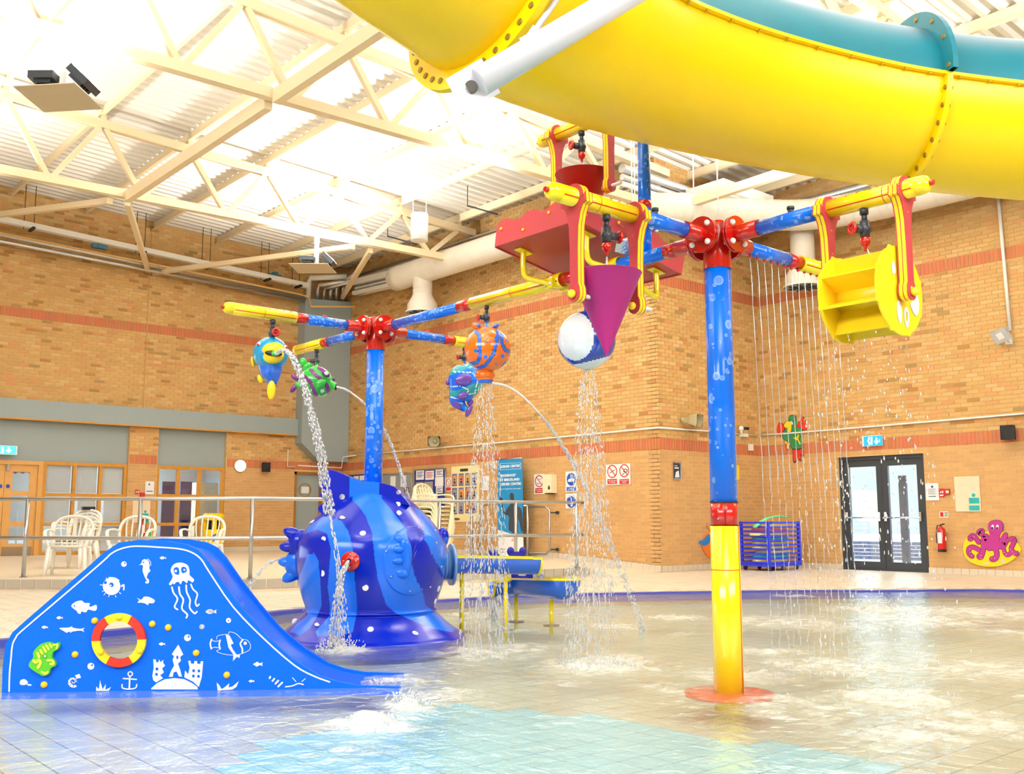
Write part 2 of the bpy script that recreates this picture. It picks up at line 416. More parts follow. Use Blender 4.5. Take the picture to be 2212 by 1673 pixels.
def dseg(x, y, pts):
    b = 1e9
    for (x0, y0), (x1, y1) in zip(pts, pts[1:]):
        dx, dy = x1-x0, y1-y0; t = max(0, min(1, ((x-x0)*dx+(y-y0)*dy)/(dx*dx+dy*dy+1e-9))); b = min(b, math.hypot(x-x0-t*dx, y-y0-t*dy))
    return b

M_ = dict(
    blue=mat('blue_play_panel', (0, 100, 246), 0.5, bump=0.05, scale=60, spec=.2), white=mat('white_paint', (238, 238, 236), 0.4), offwhite=mat('off_white_board', (226, 226, 222), 0.5),
    red=mat('red_gloss_paint', (196, 22, 12), 0.2, coat=0.4), redhdpe=mat('red_play_board', (192, 60, 70), 0.5, bump=0.03, scale=50), reddark=mat('deep_red_sheet', (176, 30, 12), 0.4),
    yel=mat('yellow_gloss_pad', (252, 224, 20), 0.18, coat=0.4, var=0.02), yelp=mat('yellow_plastic', (250, 214, 30), 0.35, var=0.03), seam=mat('red_seam', (214, 60, 20), 0.5),
    black=mat('black_plastic', (22, 22, 24), 0.4), gry=mat('grey_plastic', (52, 58, 66), 0.35), steel=mat('brushed_steel', (176, 178, 180), 0.28, 0.9), chrome=mat('chrome', (225, 225, 228), 0.12, 1.0),
    cream=mat('cream_painted_steel', (232, 214, 178), 0.45, var=0.03), duct=mat('white_duct_paint', (232, 226, 214), 0.45), alu=mat('aluminium_lagging', (205, 205, 205), 0.25, 0.7),
    grypan=mat('grey_wall_panel', (150, 163, 166), 0.6, bump=0.03, scale=80), wood=mat('honey_timber', (200, 140, 48), 0.4, var=0.15, scale=9), oak=mat('pale_oak_door', (216, 164, 92), 0.45, var=0.1, scale=8),
    dkframe=mat('anthracite_frame', (56, 61, 68), 0.4), copper=mat('painted_gas_pipe', (222, 178, 104), 0.45), beige=mat('beige_panel', (196, 180, 148), 0.6), ivory=mat('ivory_plastic', (236, 226, 192), 0.4),
    green=mat('green_paint', (44, 190, 60), 0.25, coat=0.4), purple=mat('purple_paint', (120, 30, 130), 0.3, coat=0.3), violet=mat('violet_fin_paint', (104, 62, 160), 0.25, coat=0.4),
    org=mat('orange_paint', (240, 112, 14), 0.2, coat=0.5), fblue=mat('fish_blue_paint', (24, 108, 232), 0.2, coat=0.5), cyan=mat('cyan_paint', (20, 150, 205), 0.2, coat=0.5), teal=mat('teal_paint', (18, 160, 170), 0.2, coat=0.5),
    dkb=mat('deep_blue_gelcoat', (2, 32, 182), 0.2, coat=0.15, var=0.03, spec=.35), ltb=mat('bright_blue_gelcoat', (16, 112, 242), 0.2, coat=0.15, var=0.03, spec=.35),
    mag=mat('magenta_cone', (176, 20, 120), 0.45), navy=mat('navy_blue', (22, 38, 130), 0.5), signred=mat('sign_red', (200, 34, 38), 0.5), signblue=mat('sign_blue', (30, 82, 190), 0.5),
    aqua=mat('aqua_sign', (36, 170, 170), 0.5), paper=mat('paper', (236, 238, 242), 0.7), glass=glass_mat('window_glass'), dark=mat('dark_void', (30, 28, 26), 0.8), pchair=mat('white_garden_chair', (240, 238, 230), 0.35),
    cream2=mat('cream_garden_chair', (238, 228, 196), 0.35), parg=mat('parrot_green', (50, 138, 84), 0.5), octo=mat('octopus_purple', (176, 44, 140), 0.5), outl=mat('dark_outline', (40, 14, 36), 0.6),
)
BUB = bubble_mat('bubble_print_blue', (6, 112, 240), (170, 205, 246), 9)
BUB2 = bubble_mat('bubble_print_blue_small', (10, 110, 234), (180, 210, 246), 13)
# ================================================================ THE HALL
def wallslab(name, pl, s0, s1, z0, z1, holes, m):
    mb = MB(); xs = sorted({s0, s1, *[h[0] for h in holes], *[h[1] for h in holes]}); zs = sorted({z0, z1, *[h[2] for h in holes], *[h[3] for h in holes]})
    for a, b in zip(xs, xs[1:]):
        for c, d in zip(zs, zs[1:]):
            if not any(h[0]-1e-6 <= a and b <= h[1]+1e-6 and h[2]-1e-6 <= c and d <= h[3]+1e-6 for h in holes): rbox(mb, pl, a, b, c, d, -0.252, 0.24)
    return struct(name, mb, m)
MORT = mat('mortar_joint', (216, 184, 128), 0.9, bump=0.2, scale=90)
BRK = attr_mat('brick_face', 0.78, 0.35, 55, 0.07, 0.3)
rb = random.Random(3)
def brickcol(z, kind):
    if kind == 'band': b = (196+rb.uniform(-7, 7), 118+rb.uniform(-6, 6), 80+rb.uniform(-5, 5))
    elif z < 2.38: k = rb.uniform(-6, 6); b = (204+k, 160+k, 106+k*.6)
    else:
        r = rb.random()
        if r < .05: b = (176, 130, 74)
        elif r < .08: b = (168, 136, 84)
        elif r < .18: b = (204, 150, 96)
        elif r < .34: b = (210, 174, 118)
        else: b = (203, 162, 102)
        k = rb.uniform(-6, 6); b = (b[0]+k, b[1]+k, b[2]+k*.7)
    return lin(*[max(0, min(255, c)) for c in b])
BV = []
for low in (False, True):
    for g_ in range(7):
        z_ = 1.0 if low else 4.0; c_ = sorted([brickcol(z_, 'n') for _ in range(7*9)], key=lambda c: c[1])[g_*9+4]; q_ = MB(); t_ = .0035 if low else .0085
        q_._add([(-.1075, 0, -.0325), (.1075, 0, -.0325), (.1075, 0, .0325), (-.1075, 0, .0325), (-.1065, -t_, -.0315), (.1065, -t_, -.0315), (.1065, -t_, .0315), (-.1065, -t_, .0315)], [(4, 5, 6, 7), (0, 1, 5, 4), (1, 2, 6, 5), (2, 3, 7, 6), (3, 0, 4, 7)], False, 0, c_)
        BV.append((c_[1], q_.mesh('brick', BRK), low))
def bricks(pl, s0, s1, z0, z1, holes, parent, zlow=2.385):
    P, u, n = PL[pl]; mb = MB(); cand = []
    def one(a, b, c, d, col, flush=False):
        a, b = max(a, s0), min(b, s1)
        if b-a < .03: return
        if not flush and abs(b-a-.215) < 1e-4 and abs(d-c-.065) < 1e-4:
            q0 = proj(P+u*a+ZZ*c); q1 = proj(P+u*b+ZZ*d)
            if 0 < q0[0] < 2212 and 0 < q0[1] < 1673 and not (1640 < q0[0] and q0[1] < 430) and not (q0[1] > 1190 and q0[0] < 700):
                cand.append((-abs(q1[0]-q0[0])*abs(q1[1]-q0[1]), a, b, c, d, col)); return
        o = 0.0035 if c < 2.36 else 0.008; o += rb.uniform(-.001, .0015)
        q = [P+u*x+ZZ*z+n*y for x in (a, b) for z in (c, d) for y in (-.0115, o-.0115)]
        mb._add(q, [(1, 3, 7, 5), (0, 1, 5, 4), (2, 6, 7, 3), (0, 2, 3, 1), (4, 5, 7, 6)], False, 0, col)
    def blocked(a, b, c, d): return any(a < h[1]-.01 and b > h[0]+.01 and c < h[3]-.01 and d > h[2]+.01 for h in holes)
    z = z0; row = 0; bands = [(zlow, zlow+.225), (5.60, 5.825)]
    while z < z1:
        bd = [b for b in bands if b[0]-.02 <= z < b[0]+.06]
        if bd:
            s = s0
            while s < s1:
                if not blocked(s, s+.065, z, z+.215): one(s, s+.065, z, z+.215, brickcol(z, 'band'))
                s += .075
            z += .225; row += 1; continue
        nxt = [b[0] for b in bands if b[0] > z]
        h = .075
        if nxt and nxt[0]-z < .1125: h = nxt[0]-z
        s = s0-(.1125 if row % 2 else 0)
        while s < s1:
            a, b = s, s+.215
            if not blocked(a, b, z, z+h-.01): one(a, b, z, z+h-.01, brickcol(z, 'n'))
            else:
                for hh in holes:   # cut bricks beside an opening
                    if z < hh[3]-.01 and z+h > hh[2]+.01:
                        if a < hh[0]-.03 < b: one(a, hh[0]-.005, z, z+h-.01, brickcol(z, 'n'))
                        if a < hh[1]+.03 < b: one(hh[1]+.005, b, z, z+h-.01, brickcol(z, 'n'))
            s += .225
        z += h; row += 1
    cand.sort(key=lambda c: c[0])
    for i, (_, a, b, c, d, col) in enumerate(cand):
        if i >= 300: one(a, b, c, d, col, True)
        else:
            low = c < 2.36; j = min(range(len(BV)), key=lambda k: abs(BV[k][0]-col[1])+(9 if BV[k][2] != low else 0)); ob = bpy.data.objects.new('brick', BV[j][1]); COL.objects.link(ob); ob.parent = parent
            ob.location = P+u*(a+b)/2+ZZ*((c+d)/2-P.z)+n*-.0115; ob.rotation_euler = (0, 0, math.atan2(u.y, u.x))
    o = struct('bricks', mb, BRK, parent); o['kind'] = 'stuff'; return o
ZP = 0.26                                    # raised platform level
zb0 = on('L', 0, 901)[2]; BEAM0, BEAM1 = 3.30, on('L', 200, 875)[2]
sA = uv('L', 275.5, 1050)[0]; sB = uv('L', 338.5, 1050)[0]; sC = uv('L', 486.5, 1050)[0]
sD0 = uv('L', 635, 1080)[0]; sD1 = uv('L', 697, 1080)[0]; zD = uv('L', 665, 1020)[1]
holesL = [(-8, sA, 0, BEAM0), (sB, sC, 0, BEAM0), (sD0, sD1, 0, zD)]
wl = wallslab('wall_left', 'L', -8, XM, 0, 9.2, holesL, MORT)
bricks('L', 3.0, XM, 0.2, 8.75, holesL, wl)
wm = wallslab('wall_middle', 'M', -YL-.24, -YR-.012, 0, 8.9, [], MORT); bricks('M', -YL, -YR, 0.04, 8.35, [], wm)
wr = wallslab('wall_return', 'R', XM+.012, XW+.24, 0, 8.9, [], MORT); bricks('R', XM, XW, 0.04, 8.3, [], wr)
dy0, dy1 = -uv('W', 1813, 1100)[0], -uv('W', 2000, 1100)[0]; DZ0 = 0.12; DZ1 = uv('W', 1905, 984)[1]
holesW = [(-dy0, -dy1, 0, DZ1)]
ww = wallslab('wall_right', 'W', -YR-.24, 8, 0, 8.9, holesW, MORT); bricks('W', -YR, -3.0, 0.04, 8.1, holesW, ww)
PLW = mat('plain_hall_wall', (216, 176, 124), 0.85)
struct('wall_back', MB().box((-8.1, 8, 4.6), (.2, 33, 9.2)), PLW); struct('wall_near', MB().box((5, -8.1, 4.6), (26, .2, 9.2)), PLW)
# brick corner pilaster joints: movement joints seen on the left wall
struct('trim_1', rbox(MB(), 'L', uv('L', 318, 700)[0]-.012, uv('L', 318, 700)[0]+.012, BEAM1, 8.5, 0.006, .006), mat('joint_sealant', (196, 150, 84), 0.8))
# ---------------------------------------------------------------- roof
def zr(x): return 8.8-.045*x
dk = MB(); y = -8.2; prof = []
while y < 24.3:
    prof += [(y, 0), (y+.045, .055), (y+.125, .055), (y+.17, 0)]; y += .25
x0, x1 = -8.2, 17.95
for (ya, za), (yb, zb) in zip(prof, prof[1:]):
    b = len(dk.v); dk.v += [(x0, ya, zr(x0)+za), (x1, ya, zr(x1)+za), (x1, yb, zr(x1)+zb), (x0, yb, zr(x0)+zb)]
    dk.f.append((b, b+1, b+2, b+3)); dk.sm.append(False); dk.mi.append(0); dk.cs.append(None)
ceil = struct('ceiling', dk, mat('white_roof_deck', (226, 222, 214), 0.5, var=0.02))
for k in range(-7, 9):
    px = 4.03+1.635*k; mb = MB(); ya = -8; yb = 24.0 if px < XM else YR
    zt = zr(px)-.005
    mb.box((px, (ya+yb)/2, zt-.1), (.012, yb-ya, .2)); mb.box((px+.03, (ya+yb)/2, zt-.006), (.07, yb-ya, .012)); mb.box((px-.03, (ya+yb)/2, zt-.2), (.07, yb-ya, .012))
    part('purlin', mb, M_['cream'], ceil)
for ix, (a, b, px) in enumerate(((12.4, 14.1, 9.8), (14.1, 15.9, 8.1), (18.1, 19.8, 9.4))):
    pass
# ---------------------------------------------------------------- roof trusses
def hsec(mb, p, q, wd, ht, n=None):
    """rectangular hollow section from p to q"""
    p = V(p); q = V(q); a = (q-p).normalized(); s = V((0, 1, 0)) if abs(a.y) < .9 else V((1, 0, 0)); up = s.cross(a).normalized()
    return mb.frame_box((p+q)/2, a, s, up, (q-p).length, wd, ht)
def truss(Y, label, x0, x1, kb0):
    t = thing('roof_truss', label, 'truss', ((x0+x1)/2, Y, 6.9)); zb = lambda x: 6.93+.012*(x-3); zt = lambda x: zr(x)-.36
    part('top_chord', hsec(MB(), (x0, Y, zt(x0)), (x1, Y, zt(x1)), .15, .15), M_['cream'], t)
    part('bottom_chord', hsec(MB(), (x0, Y, zb(x0)), (x1-.9, Y, zb(x1))), M_['cream'], t) if False else part('bottom_chord', hsec(MB(), (x0, Y, zb(x0)), (x1-.5, Y, zb(x1)), .15, .15), M_['cream'], t)
    k = kb0
    while 3.19+1.635*k < x1-1.0:
        bx = 3.19+1.635*k; tx = bx+.84
        if bx > x0: part('web', hsec(MB(), (bx+.05, Y, zb(bx)+.07), (tx-.05, Y, zt(tx)-.07), .09, .09), M_['cream'], t)
        if tx-.84*2 > x0: part('web', hsec(MB(), (bx-.05, Y, zb(bx)+.07), (tx-1.635+.05, Y, zt(tx-1.6)-.07), .09, .09), M_['cream'], t)
        k += 1
    for k in range(-6, 8):
        px = 4.03+1.635*k
        if x0 < px < x1: part('cleat', MB().box((px, Y, zr(px)-.24), (.1, .12, .1)), M_['cream'], t)
    return t, zb
t1, zb = truss(12.3, 'cream lattice roof truss crossing nearest, above the yellow flume end', -7.9, 14.6, -6)
t2, _ = truss(18.0, 'cream lattice roof truss further back, towards the left brick wall', -7.9, 14.3, -6)
t3, _ = truss(6.4, 'cream lattice roof truss seen above and behind the big slide', -7.9, 17.6, -6)
def beam(name, label, p, q, wd=.14, ht=.14, cat='beam'):
    return single(name, hsec(MB(), p, q, wd, ht), M_['cream'], label, cat)
beam('tie_beam', 'cream tie beam between the undersides of the two left trusses', (6.15, 12.42, 6.90), (6.15, 17.9, 6.90), .12, .2)
beam('tie_beam', 'cream tie beam running from the nearest truss towards the yellow flume', (6.15, 6.5, 6.90), (6.15, 12.18, 6.90), .12, .2)
W1 = on('L', 318, 590); W1.z += 0.05
beam('wall_brace', 'short steep cream brace from left wall up to the far truss', (W1.x, W1.y-.05, W1.z), (6.2, 18.05, 6.84), .11, .11, 'brace')
beam('wall_brace', 'long cream brace rising right from the left wall to the far truss', (W1.x+.15, W1.y-.05, W1.z-.02), (11.05, 18.1, 6.90), .11, .11, 'brace')
beam('wall_brace', 'cream brace entering from the left edge up to far truss', (on('L', -60, 472)+V((0, -.05, 0))), (5.9, 18.1, 6.82), .11, .11, 'brace')
beam('wall_brace', 'cream brace rising from the grey corner casing to the far truss', (14.1, 23.6, 7.18), (11.5, 18.1, 6.90), .11, .11, 'brace')
beam('tie_beam', 'cream beam crossing the alcove roof right of the tall blue pole', (14.5, 12.3, 7.0), (14.5, 6.5, 7.12), .12, .16)
# ---------------------------------------------------------------- grey fascia, panels, doors and windows of the left wall
struct('trim_2', rbox(MB(), 'L', -8, 13.05, BEAM0, BEAM1, 0.0, .16), M_['grypan'])
sh = MB(); rbox(sh, 'L', -8, 13.05, BEAM0-.03, BEAM0, 0.0, .17); struct('trim_3', sh, M_['wood'])
zW = uv('L', 180, 1000)[1]                     # head of the timber windows
struct('trim_4', rbox(MB(), 'L', -8, sA, zW, BEAM0, -.2, .08), M_['grypan']); struct('trim_5', rbox(MB(), 'L', sB, sC, zW, BEAM0, -.2, .08), M_['grypan'])
def window(nm, xs, zs, s0, s1, z0, z1, fr=.075, off=-.16):
    w = struct(nm, MB().frame_box((0, 0, -.5), (1, 0, 0), (0, 1, 0), (0, 0, 1), .001, .001, .001), M_['wood']) if False else None
    mb = MB()
    rbox(mb, 'L', s0+fr, s1-fr, z1-fr, z1, off, .1); rbox(mb, 'L', s0+fr, s1-fr, z0, z0+fr, off, .1)
    for a in (s0+fr/2, s1-fr/2): rbox(mb, 'L', a-fr/2, a+fr/2, z0, z1, off, .1)
    for a in xs: rbox(mb, 'L', a-fr/2, a+fr/2, z0+fr, z1-fr, off+.001, .095)
    for a in zs: rbox(mb, 'L', s0+fr, s1-fr, a-fr/2, a+fr/2, off+.002, .09)
    w = struct(nm, mb, M_['wood'])
    ed = [s0]+list(xs)+[s1]; ez = [z0]+list(zs)+[z1]
    for i in range(len(ed)-1):
        for j in range(len(ez)-1):
            part('pane', rbox(MB(), 'L', ed[i]+fr/2, ed[i+1]-fr/2, ez[j]+fr/2, ez[j+1]-fr/2, off+.04, .008), M_['glass'], w)
    return w, ed, ez
S = lambda x, y=1100: uv('L', x, y)[0]; Z = lambda x, y: uv('L', x, y)[1]
w1, ed, ez = window('window_1', [S(159), S(216)], [Z(180, 1133), Z(180, 1070)], S(90), sA, ZP, zW)
for i in range(3):
    for j in range(3):
        if (i, j) == (0, 0): continue
        part('paper_sheet', rbox(MB(), 'L', ed[i]+.07+(.06 if j == 1 and i else 0), ed[i+1]-.06, ez[j]+.05, ez[j+1]-.05, -.155-.004*i, .003), M_['paper'], w1, 'pale sheet taped behind the glass')
w2, ed, ez = window('window_2', [S(385), S(431)], [Z(410, 1133), Z(410, 1072)], sB, sC, ZP, zW)
def leaf(name, s0, s1, z0, z1, off, mf, rails, fr=.12, hand=None, parent=None, kick=True):
    mb = MB(); rbox(mb, 'L', s0, s0+fr, z0, z1, off, .05); rbox(mb, 'L', s1-fr, s1, z0, z1, off, .05); rbox(mb, 'L', s0+fr, s1-fr, z1-fr, z1, off, .05); rbox(mb, 'L', s0+fr, s1-fr, z0, z0+fr*1.6, off, .05)
    for r in rails: rbox(mb, 'L', s0+fr, s1-fr, r-.05, r+.05, off, .05)
    d = part(name, mb, mf, parent); ez = [z0+fr*1.6]+[r for r in rails]+[z1-fr]
    for a, b in zip(ez, ez[1:]): part('pane', rbox(MB(), 'L', s0+fr, s1-fr, a, b, off+.02, .008), M_['glass'], d)
    if kick: part('kick_plate', rbox(MB(), 'L', s0+.03, s1-.03, z0, z0+.2, off+.05, .004), mat('kick_plate', (150, 130, 104), 0.4, 0.3), d)
    return d
mb = MB(); rbox(mb, 'L', S(90)-.1, S(90), ZP, zW, -.17, .11); rbox(mb, 'L', S(-95), S(90)-.1, zW-.09, zW, -.17, .11); rbox(mb, 'L', S(-100)-.05, S(-98), ZP, zW, -.17, .11)
d1 = struct('door_1', mb, M_['oak'])
sm = S(8)
rl = [Z(50, 1133), Z(50, 1066)]
leaf('door_leaf', sm+.004, S(90)-.1, ZP, zW-.09, -.16, M_['oak'], rl, .16, None, d1); leaf('door_leaf', S(-75), sm-.004, ZP, zW-.09, -.16, M_['oak'], rl, .16, None, d1)
for x in (1, 17):
    mbx = MB(); disc(mbx, 'L', x, 1051, 4.2, -.105, .006); part('door_disc', mbx, M_['signblue'], d1, 'round blue fire door disc')
part('door_closer', rbox(MB(), 'L', sm+.03, sm+.09, Z(20, 1018), Z(20, 1003), -.11, .04), M_['steel'], d1)
bt = MB(); cols = [M_['signred'], M_['signblue'], M_['green'], M_['white']]
for i in range(12):
    rect(bt, 'L', 27+i*4.1, 1016+(i % 3), 30.5+i*4.1, 1022+(i % 2)*2, -.17, .003, i % 4)
part('bunting', bt, cols, d1, 'little coloured paper bunting inside the door glass')
# grey door with a porthole, behind the fish
mb = MB(); a, b = sD0, sD1; rbox(mb, 'L', a, a+.07, ZP, zD, -.14, .13); rbox(mb, 'L', b-.09, b, ZP, zD, -.14, .13); rbox(mb, 'L', a, b, zD-.07, zD, -.14, .13)
d2 = struct('door_2', mb, mat('brown_door_frame', (156, 104, 40), 0.5))
part('door_leaf', rbox(MB(), 'L', a+.07, b-.09, ZP, zD-.07, -.12, .05), M_['grypan'], d2)
mb = MB(); ring(mb, 'L', 658, 1059, 14, 12.2, -.07, .02, 0, 24, sy=1.05); part('porthole_rim', mb, mat('brass_ring', (170, 130, 50), 0.4, .3), d2)
part('paper_notice', rect(MB(), 'L', 651, 1052, 667, 1066, -.066, .004), M_['paper'], d2)
# room behind the timber screens
rm = MB(); ya, yb, xa, xb = YL+.24, YL+4.2, 2.0, 12.4
for c, d in (((7.2, yb, 1.7), (10.4, .1, 3.4)), ((xa, (ya+yb)/2, 1.7), (.1, 4, 3.4)), ((xb, (ya+yb)/2, 1.7), (.1, 4, 3.4)), ((7.2, (ya+yb)/2, 3.35), (10.4, 4, .1))): rm.box(c, d)
struct('wall_office', rm, mat('office_wall', (176, 190, 192), 0.8)); struct('floor_office', MB().box((7.2, YL+2.1, .2), (10.4, 4.4, .1)), mat('office_floor', (150, 110, 80), 0.6))
struct('wall_lobby', MB().box((4.3, YL+2.6, 1.6), (4.4, .1, 2.8)), mat('lobby_brown', (146, 96, 60), 0.7))
area('office_light', (9.2, YL+2.2, 3.2), (9.2, YL+2.2, 0), 2.5, 1.5, 130, (0.95, 0.97, 1)); area('office_light', (5.0, YL+1.3, 3.2), (5, YL+1.3, 0), 1.5, 1, 60, (0.95, 0.97, 1))
def standing(name, label, cat, px0, px1, py0, yoff, m, th=.05):
    q0 = ony_(px0, 1100, YL+yoff); q1 = ony_(px1, 1100, YL+yoff); zt = ony_((px0+px1)/2, py0, YL+yoff).z
    mb = MB().box(((q0.x+q1.x)/2, YL+yoff, (zt+.25)/2), (q1.x-q0.x, th, zt-.25)); return mb, zt
def ony_(x, y, Y): d = ray(x, y); return CAM+d*(Y/d.y)
def onx_(x, y, X): d = ray(x, y); return CAM+d*(X/d.x)
for (a, b) in ((349, 380), (388, 412)):
    mb, zt = standing('', '', '', a, b, 1041, 1.0, None)
    single('display_screen', mb, M_['navy'], 'dark blue display screen behind the timber window, '+('left one' if a < 360 else 'right one'), 'screen')
mb, zt = standing('', '', '', 418, 462, 1044, 1.7, None, .4); single('metal_locker', mb, M_['ivory'], 'cream metal cabinet behind the timber window', 'cabinet')
# ---------------------------------------------------------------- black exit door in the right wall
mb = MB(); f = .07
rbox(mb, 'W', -dy0, -dy0+f, DZ0-.04, DZ1, -.16, .1); rbox(mb, 'W', -dy1-f, -dy1, DZ0-.04, DZ1, -.16, .1); rbox(mb, 'W', -dy0+f, -dy1-f, DZ1-f, DZ1, -.16, .1); rbox(mb, 'W', -dy0+f, -dy1-f, DZ0-.06, DZ0, -.16, .1)
d3 = struct('door_3', mb, M_['dkframe']); mid = -(dy0+dy1)/2
for a, b, hx in ((-dy0+f, mid-.004, 1), (mid+.004, -dy1-f, 0)):
    mb = MB(); st = .115
    rbox(mb, 'W', a, a+st, DZ0, DZ1-f, -.15, .06); rbox(mb, 'W', b-st, b, DZ0, DZ1-f, -.15, .06); rbox(mb, 'W', a+st, b-st, DZ1-f-.13, DZ1-f, -.15, .06); rbox(mb, 'W', a+st, b-st, DZ0, DZ0+.14, -.15, .06)
    lf = part('door_leaf', mb, M_['dkframe'], d3)
    part('pane', rbox(MB(), 'W', a+st, b-st, DZ0+.14, DZ1-f-.13, -.125, .01), M_['glass'], lf)
    bar = MB(); zb_ = uv('W', 1900, 1119)[1]; P, u, n = PL['W']; p = lambda s, o, z=zb_: P+u*s+n*o+ZZ*z
    bar.cyl(p(a+.05, -.03), p(b-.05, -.03), .014); 
    for s_ in (a+.06, b-.06): bar.frame_box(p(s_, -.06, zb_+.02), u, ZZ, n, .045, .17, .07)
    part('push_bar', bar, M_['chrome'], lf, 'chrome push bar')
# outside the exit door
struct('floor_yard', MB().box((21.5, 10, .02), (7.0, 12, .1)), mat('sunlit_paving', (226, 226, 228), 0.8))
struct('wall_yard', MB().box((23.4, 10, 3.4), (.2, 12, 5.4)), mat('pale_blue_cladding', (206, 224, 236), 0.6))
yw = MB()
for r in range(5):
    for k in range(40): yw.box((23.2, 6.2+k*.225+(.11 if r % 2 else 0), .12+r*.09), (.05, .213, .08))
single('yard_brick_plinth', yw, mat('blue_brick', (120, 130, 158), 0.7), 'low blue grey brick wall seen outside through the glass door', 'wall', kind='stuff')
P1_ = onx_(1958, 1200, 20.5)
mb = MB().box((P1_.x, P1_.y, 1.0), (.08, .16, 2.0)); mb.box((P1_.x, P1_.y-.42, 1.0), (.06, .1, 2.0)); 
for k in range(7): mb.box((P1_.x-.05, P1_.y-.02, .3+k*.27), (.03, .05, .05)); mb.box((P1_.x-.05, P1_.y-.42, .3+k*.27), (.03, .05, .05))
single('yard_gate_post', mb, mat('slate_blue_post', (70, 84, 110), 0.5), 'dark slatted gate posts outside the right glass door leaf', 'gate')
sun = bpy.data.lights.new('sun', 'SUN'); sun.energy = 3.5; sun.angle = .02; so = bpy.data.objects.new('sun', sun); COL.objects.link(so); so.rotation_euler = (0, math.radians(-48), math.radians(20))

# ---------------------------------------------------------------- platform, deck, pool shell
KERB = [(-8, 23.9), (-2.0, 19.9), (3.45, 15.2), (6.3, 12.75), (8.8, 12.35), (12.25, 12.2)]
kb = []
for i in range(len(KERB)-1): kb.append(KERB[i])
kb.append(KERB[-1])
top = [V((x, y)) for x, y in kb]+[V((XM, 15.4)), V((XM, YL)), V((-8, YL))]
TILEL = mat('pale_floor_tile', (222, 208, 186), 0.35, var=0.05, bump=0.03, scale=30)
mb = MB(); mb.prism([[(p.x, p.y) for p in top]], (0, 0, 0), (1, 0, 0), (0, 1, 0), ZZ, ZP); pf = struct('floor_platform', mb, mat('platform_tile', (226, 210, 184), 0.4, var=0.04, scale=12))
b = MB(); b._add([(12.25, 12.2, ZP), (XM, 15.4, ZP), (XM, 12.55, .09), (12.9, 12.0, .06), (12.25, 12.2, 0), (XM, 15.4, 0), (XM, 12.55, 0), (12.9, 12, 0)], [(0, 3, 2, 1), (0, 4, 7, 3), (3, 7, 6, 2)])
struct('floor_ramp', b, TILEL)
# kerb tiles, one by one
kt = MB(); kt.box((0, 0, 0), (.192, .012, .125)); ktm = kt.mesh('tile', mat('grey_kerb_tile', (172, 164, 150), 0.45, var=0.05))
for (ax, ay), (bx, by) in zip(kb[1:], kb[2:]):
    a = V((ax, ay, 0)); d = V((bx-ax, by-ay, 0)); L = d.length; d /= L; n = V((d.y, -d.x, 0)); m = int(L/.2)
    for k in range(m):
        o = bpy.data.objects.new('tile', ktm); COL.objects.link(o); o.parent = pf
        o.location = a+d*(k+.5)*.2*(L/(m*.2))+n*.006+ZZ*(ZP-.075); o.rotation_euler = (0, 0, math.atan2(d.y, d.x))
EDGE = [(-8, 8.7), (-3, 8.75), (0, 8.9), (2.33, 9.25), (3.59, 9.53), (5.11, 10.2), (6.5, 10.55), (7.94, 10.57), (9.69, 10.33), (12.11, 9.07), (13.87, 7.81), (15.48, 6.42), (16.4, 3.5), (16.6, 0), (16.6, -8)]
EDG = c2(EDGE, 6, False)
def edist(x, y): return dseg(x, y, EDG)
pool = EDG+[(-8, -8)]
def zdk(x, y): return .02+min(.075, .03*edist(x, y))
platp = [(p.x, p.y) for p in top]
def inpool(x, y): return pip(x, y, pool)
# deck body: concentric strips from pool edge to the walls
OUT = []
dkm = MB(); N = len(EDG); rows = []
for lv in range(9):
    row = []
    for i, (x, y) in enumerate(EDG):
        a = EDG[max(0, i-1)]; c = EDG[min(N-1, i+1)]; tx, ty = c[0]-a[0], c[1]-a[1]; l = math.hypot(tx, ty); nx, ny = -ty/l, tx/l
        w_ = 2.0*lv if lv < 8 else 22
        px, py = x+nx*w_, y+ny*w_
        row.append((min(px, XW+.2), min(py, YL+.2), .02+min(.075, .03*w_)-.012))
    rows.append(row)
rows.insert(0, [(p[0], p[1], -.4) for p in rows[0]])
dkm.grid(rows, 0, False)
deck = struct('floor', dkm, mat('tile_grout', (196, 182, 156), 0.7))
TATT = attr_mat('floor_tile_face', 0.35, 0.1, 30, 0.03)
rt_ = random.Random(5)
def dtile(mb, x, y, zf, col, g=.004, s=.2):
    z4 = [zf(a, b_) for a, b_ in ((x, y), (x+s, y), (x+s, y+s), (x, y+s))]; zz = sum(z4)/4+rt_.uniform(0, .0012); lo = -.03
    q = [(x+g, y+g), (x+s-g, y+g), (x+s-g, y+s-g), (x+g, y+s-g)]
    P = [(a, b_, z4[i]) for i, (a, b_) in enumerate(q)]; Q = [(a, b_, z4[i]-.012) for i, (a, b_) in enumerate(q)]
    mb._add(P+Q, [(0, 1, 2, 3), (0, 4, 5, 1), (1, 5, 6, 2), (2, 6, 7, 3), (3, 7, 4, 0)], False, 0, col)
dt = MB(); dkt = []; x = -2.0
while x < XW-.1:
    y = 6.0 if x > 12 else 8.6
    if x > 15: y = -1
    while y < (YR if x > XM else 22):
        cx_, cy_ = x+.1, y+.1
        if not inpool(cx_, cy_) and edist(cx_, cy_) > .3 and not pip(cx_, cy_, platp) and not (cx_ > XM-.1 and cy_ > YR-.1) and not (cx_ > 12.2 and cy_ > 11.9+.3):
            dkt.append((proj((cx_, cy_, zdk(cx_, cy_))), x, y))
        y += .2
    x += .2
dkt.sort(key=lambda q: (not (0 < q[0][0] < 2212), q[0][2]))
dvm = []
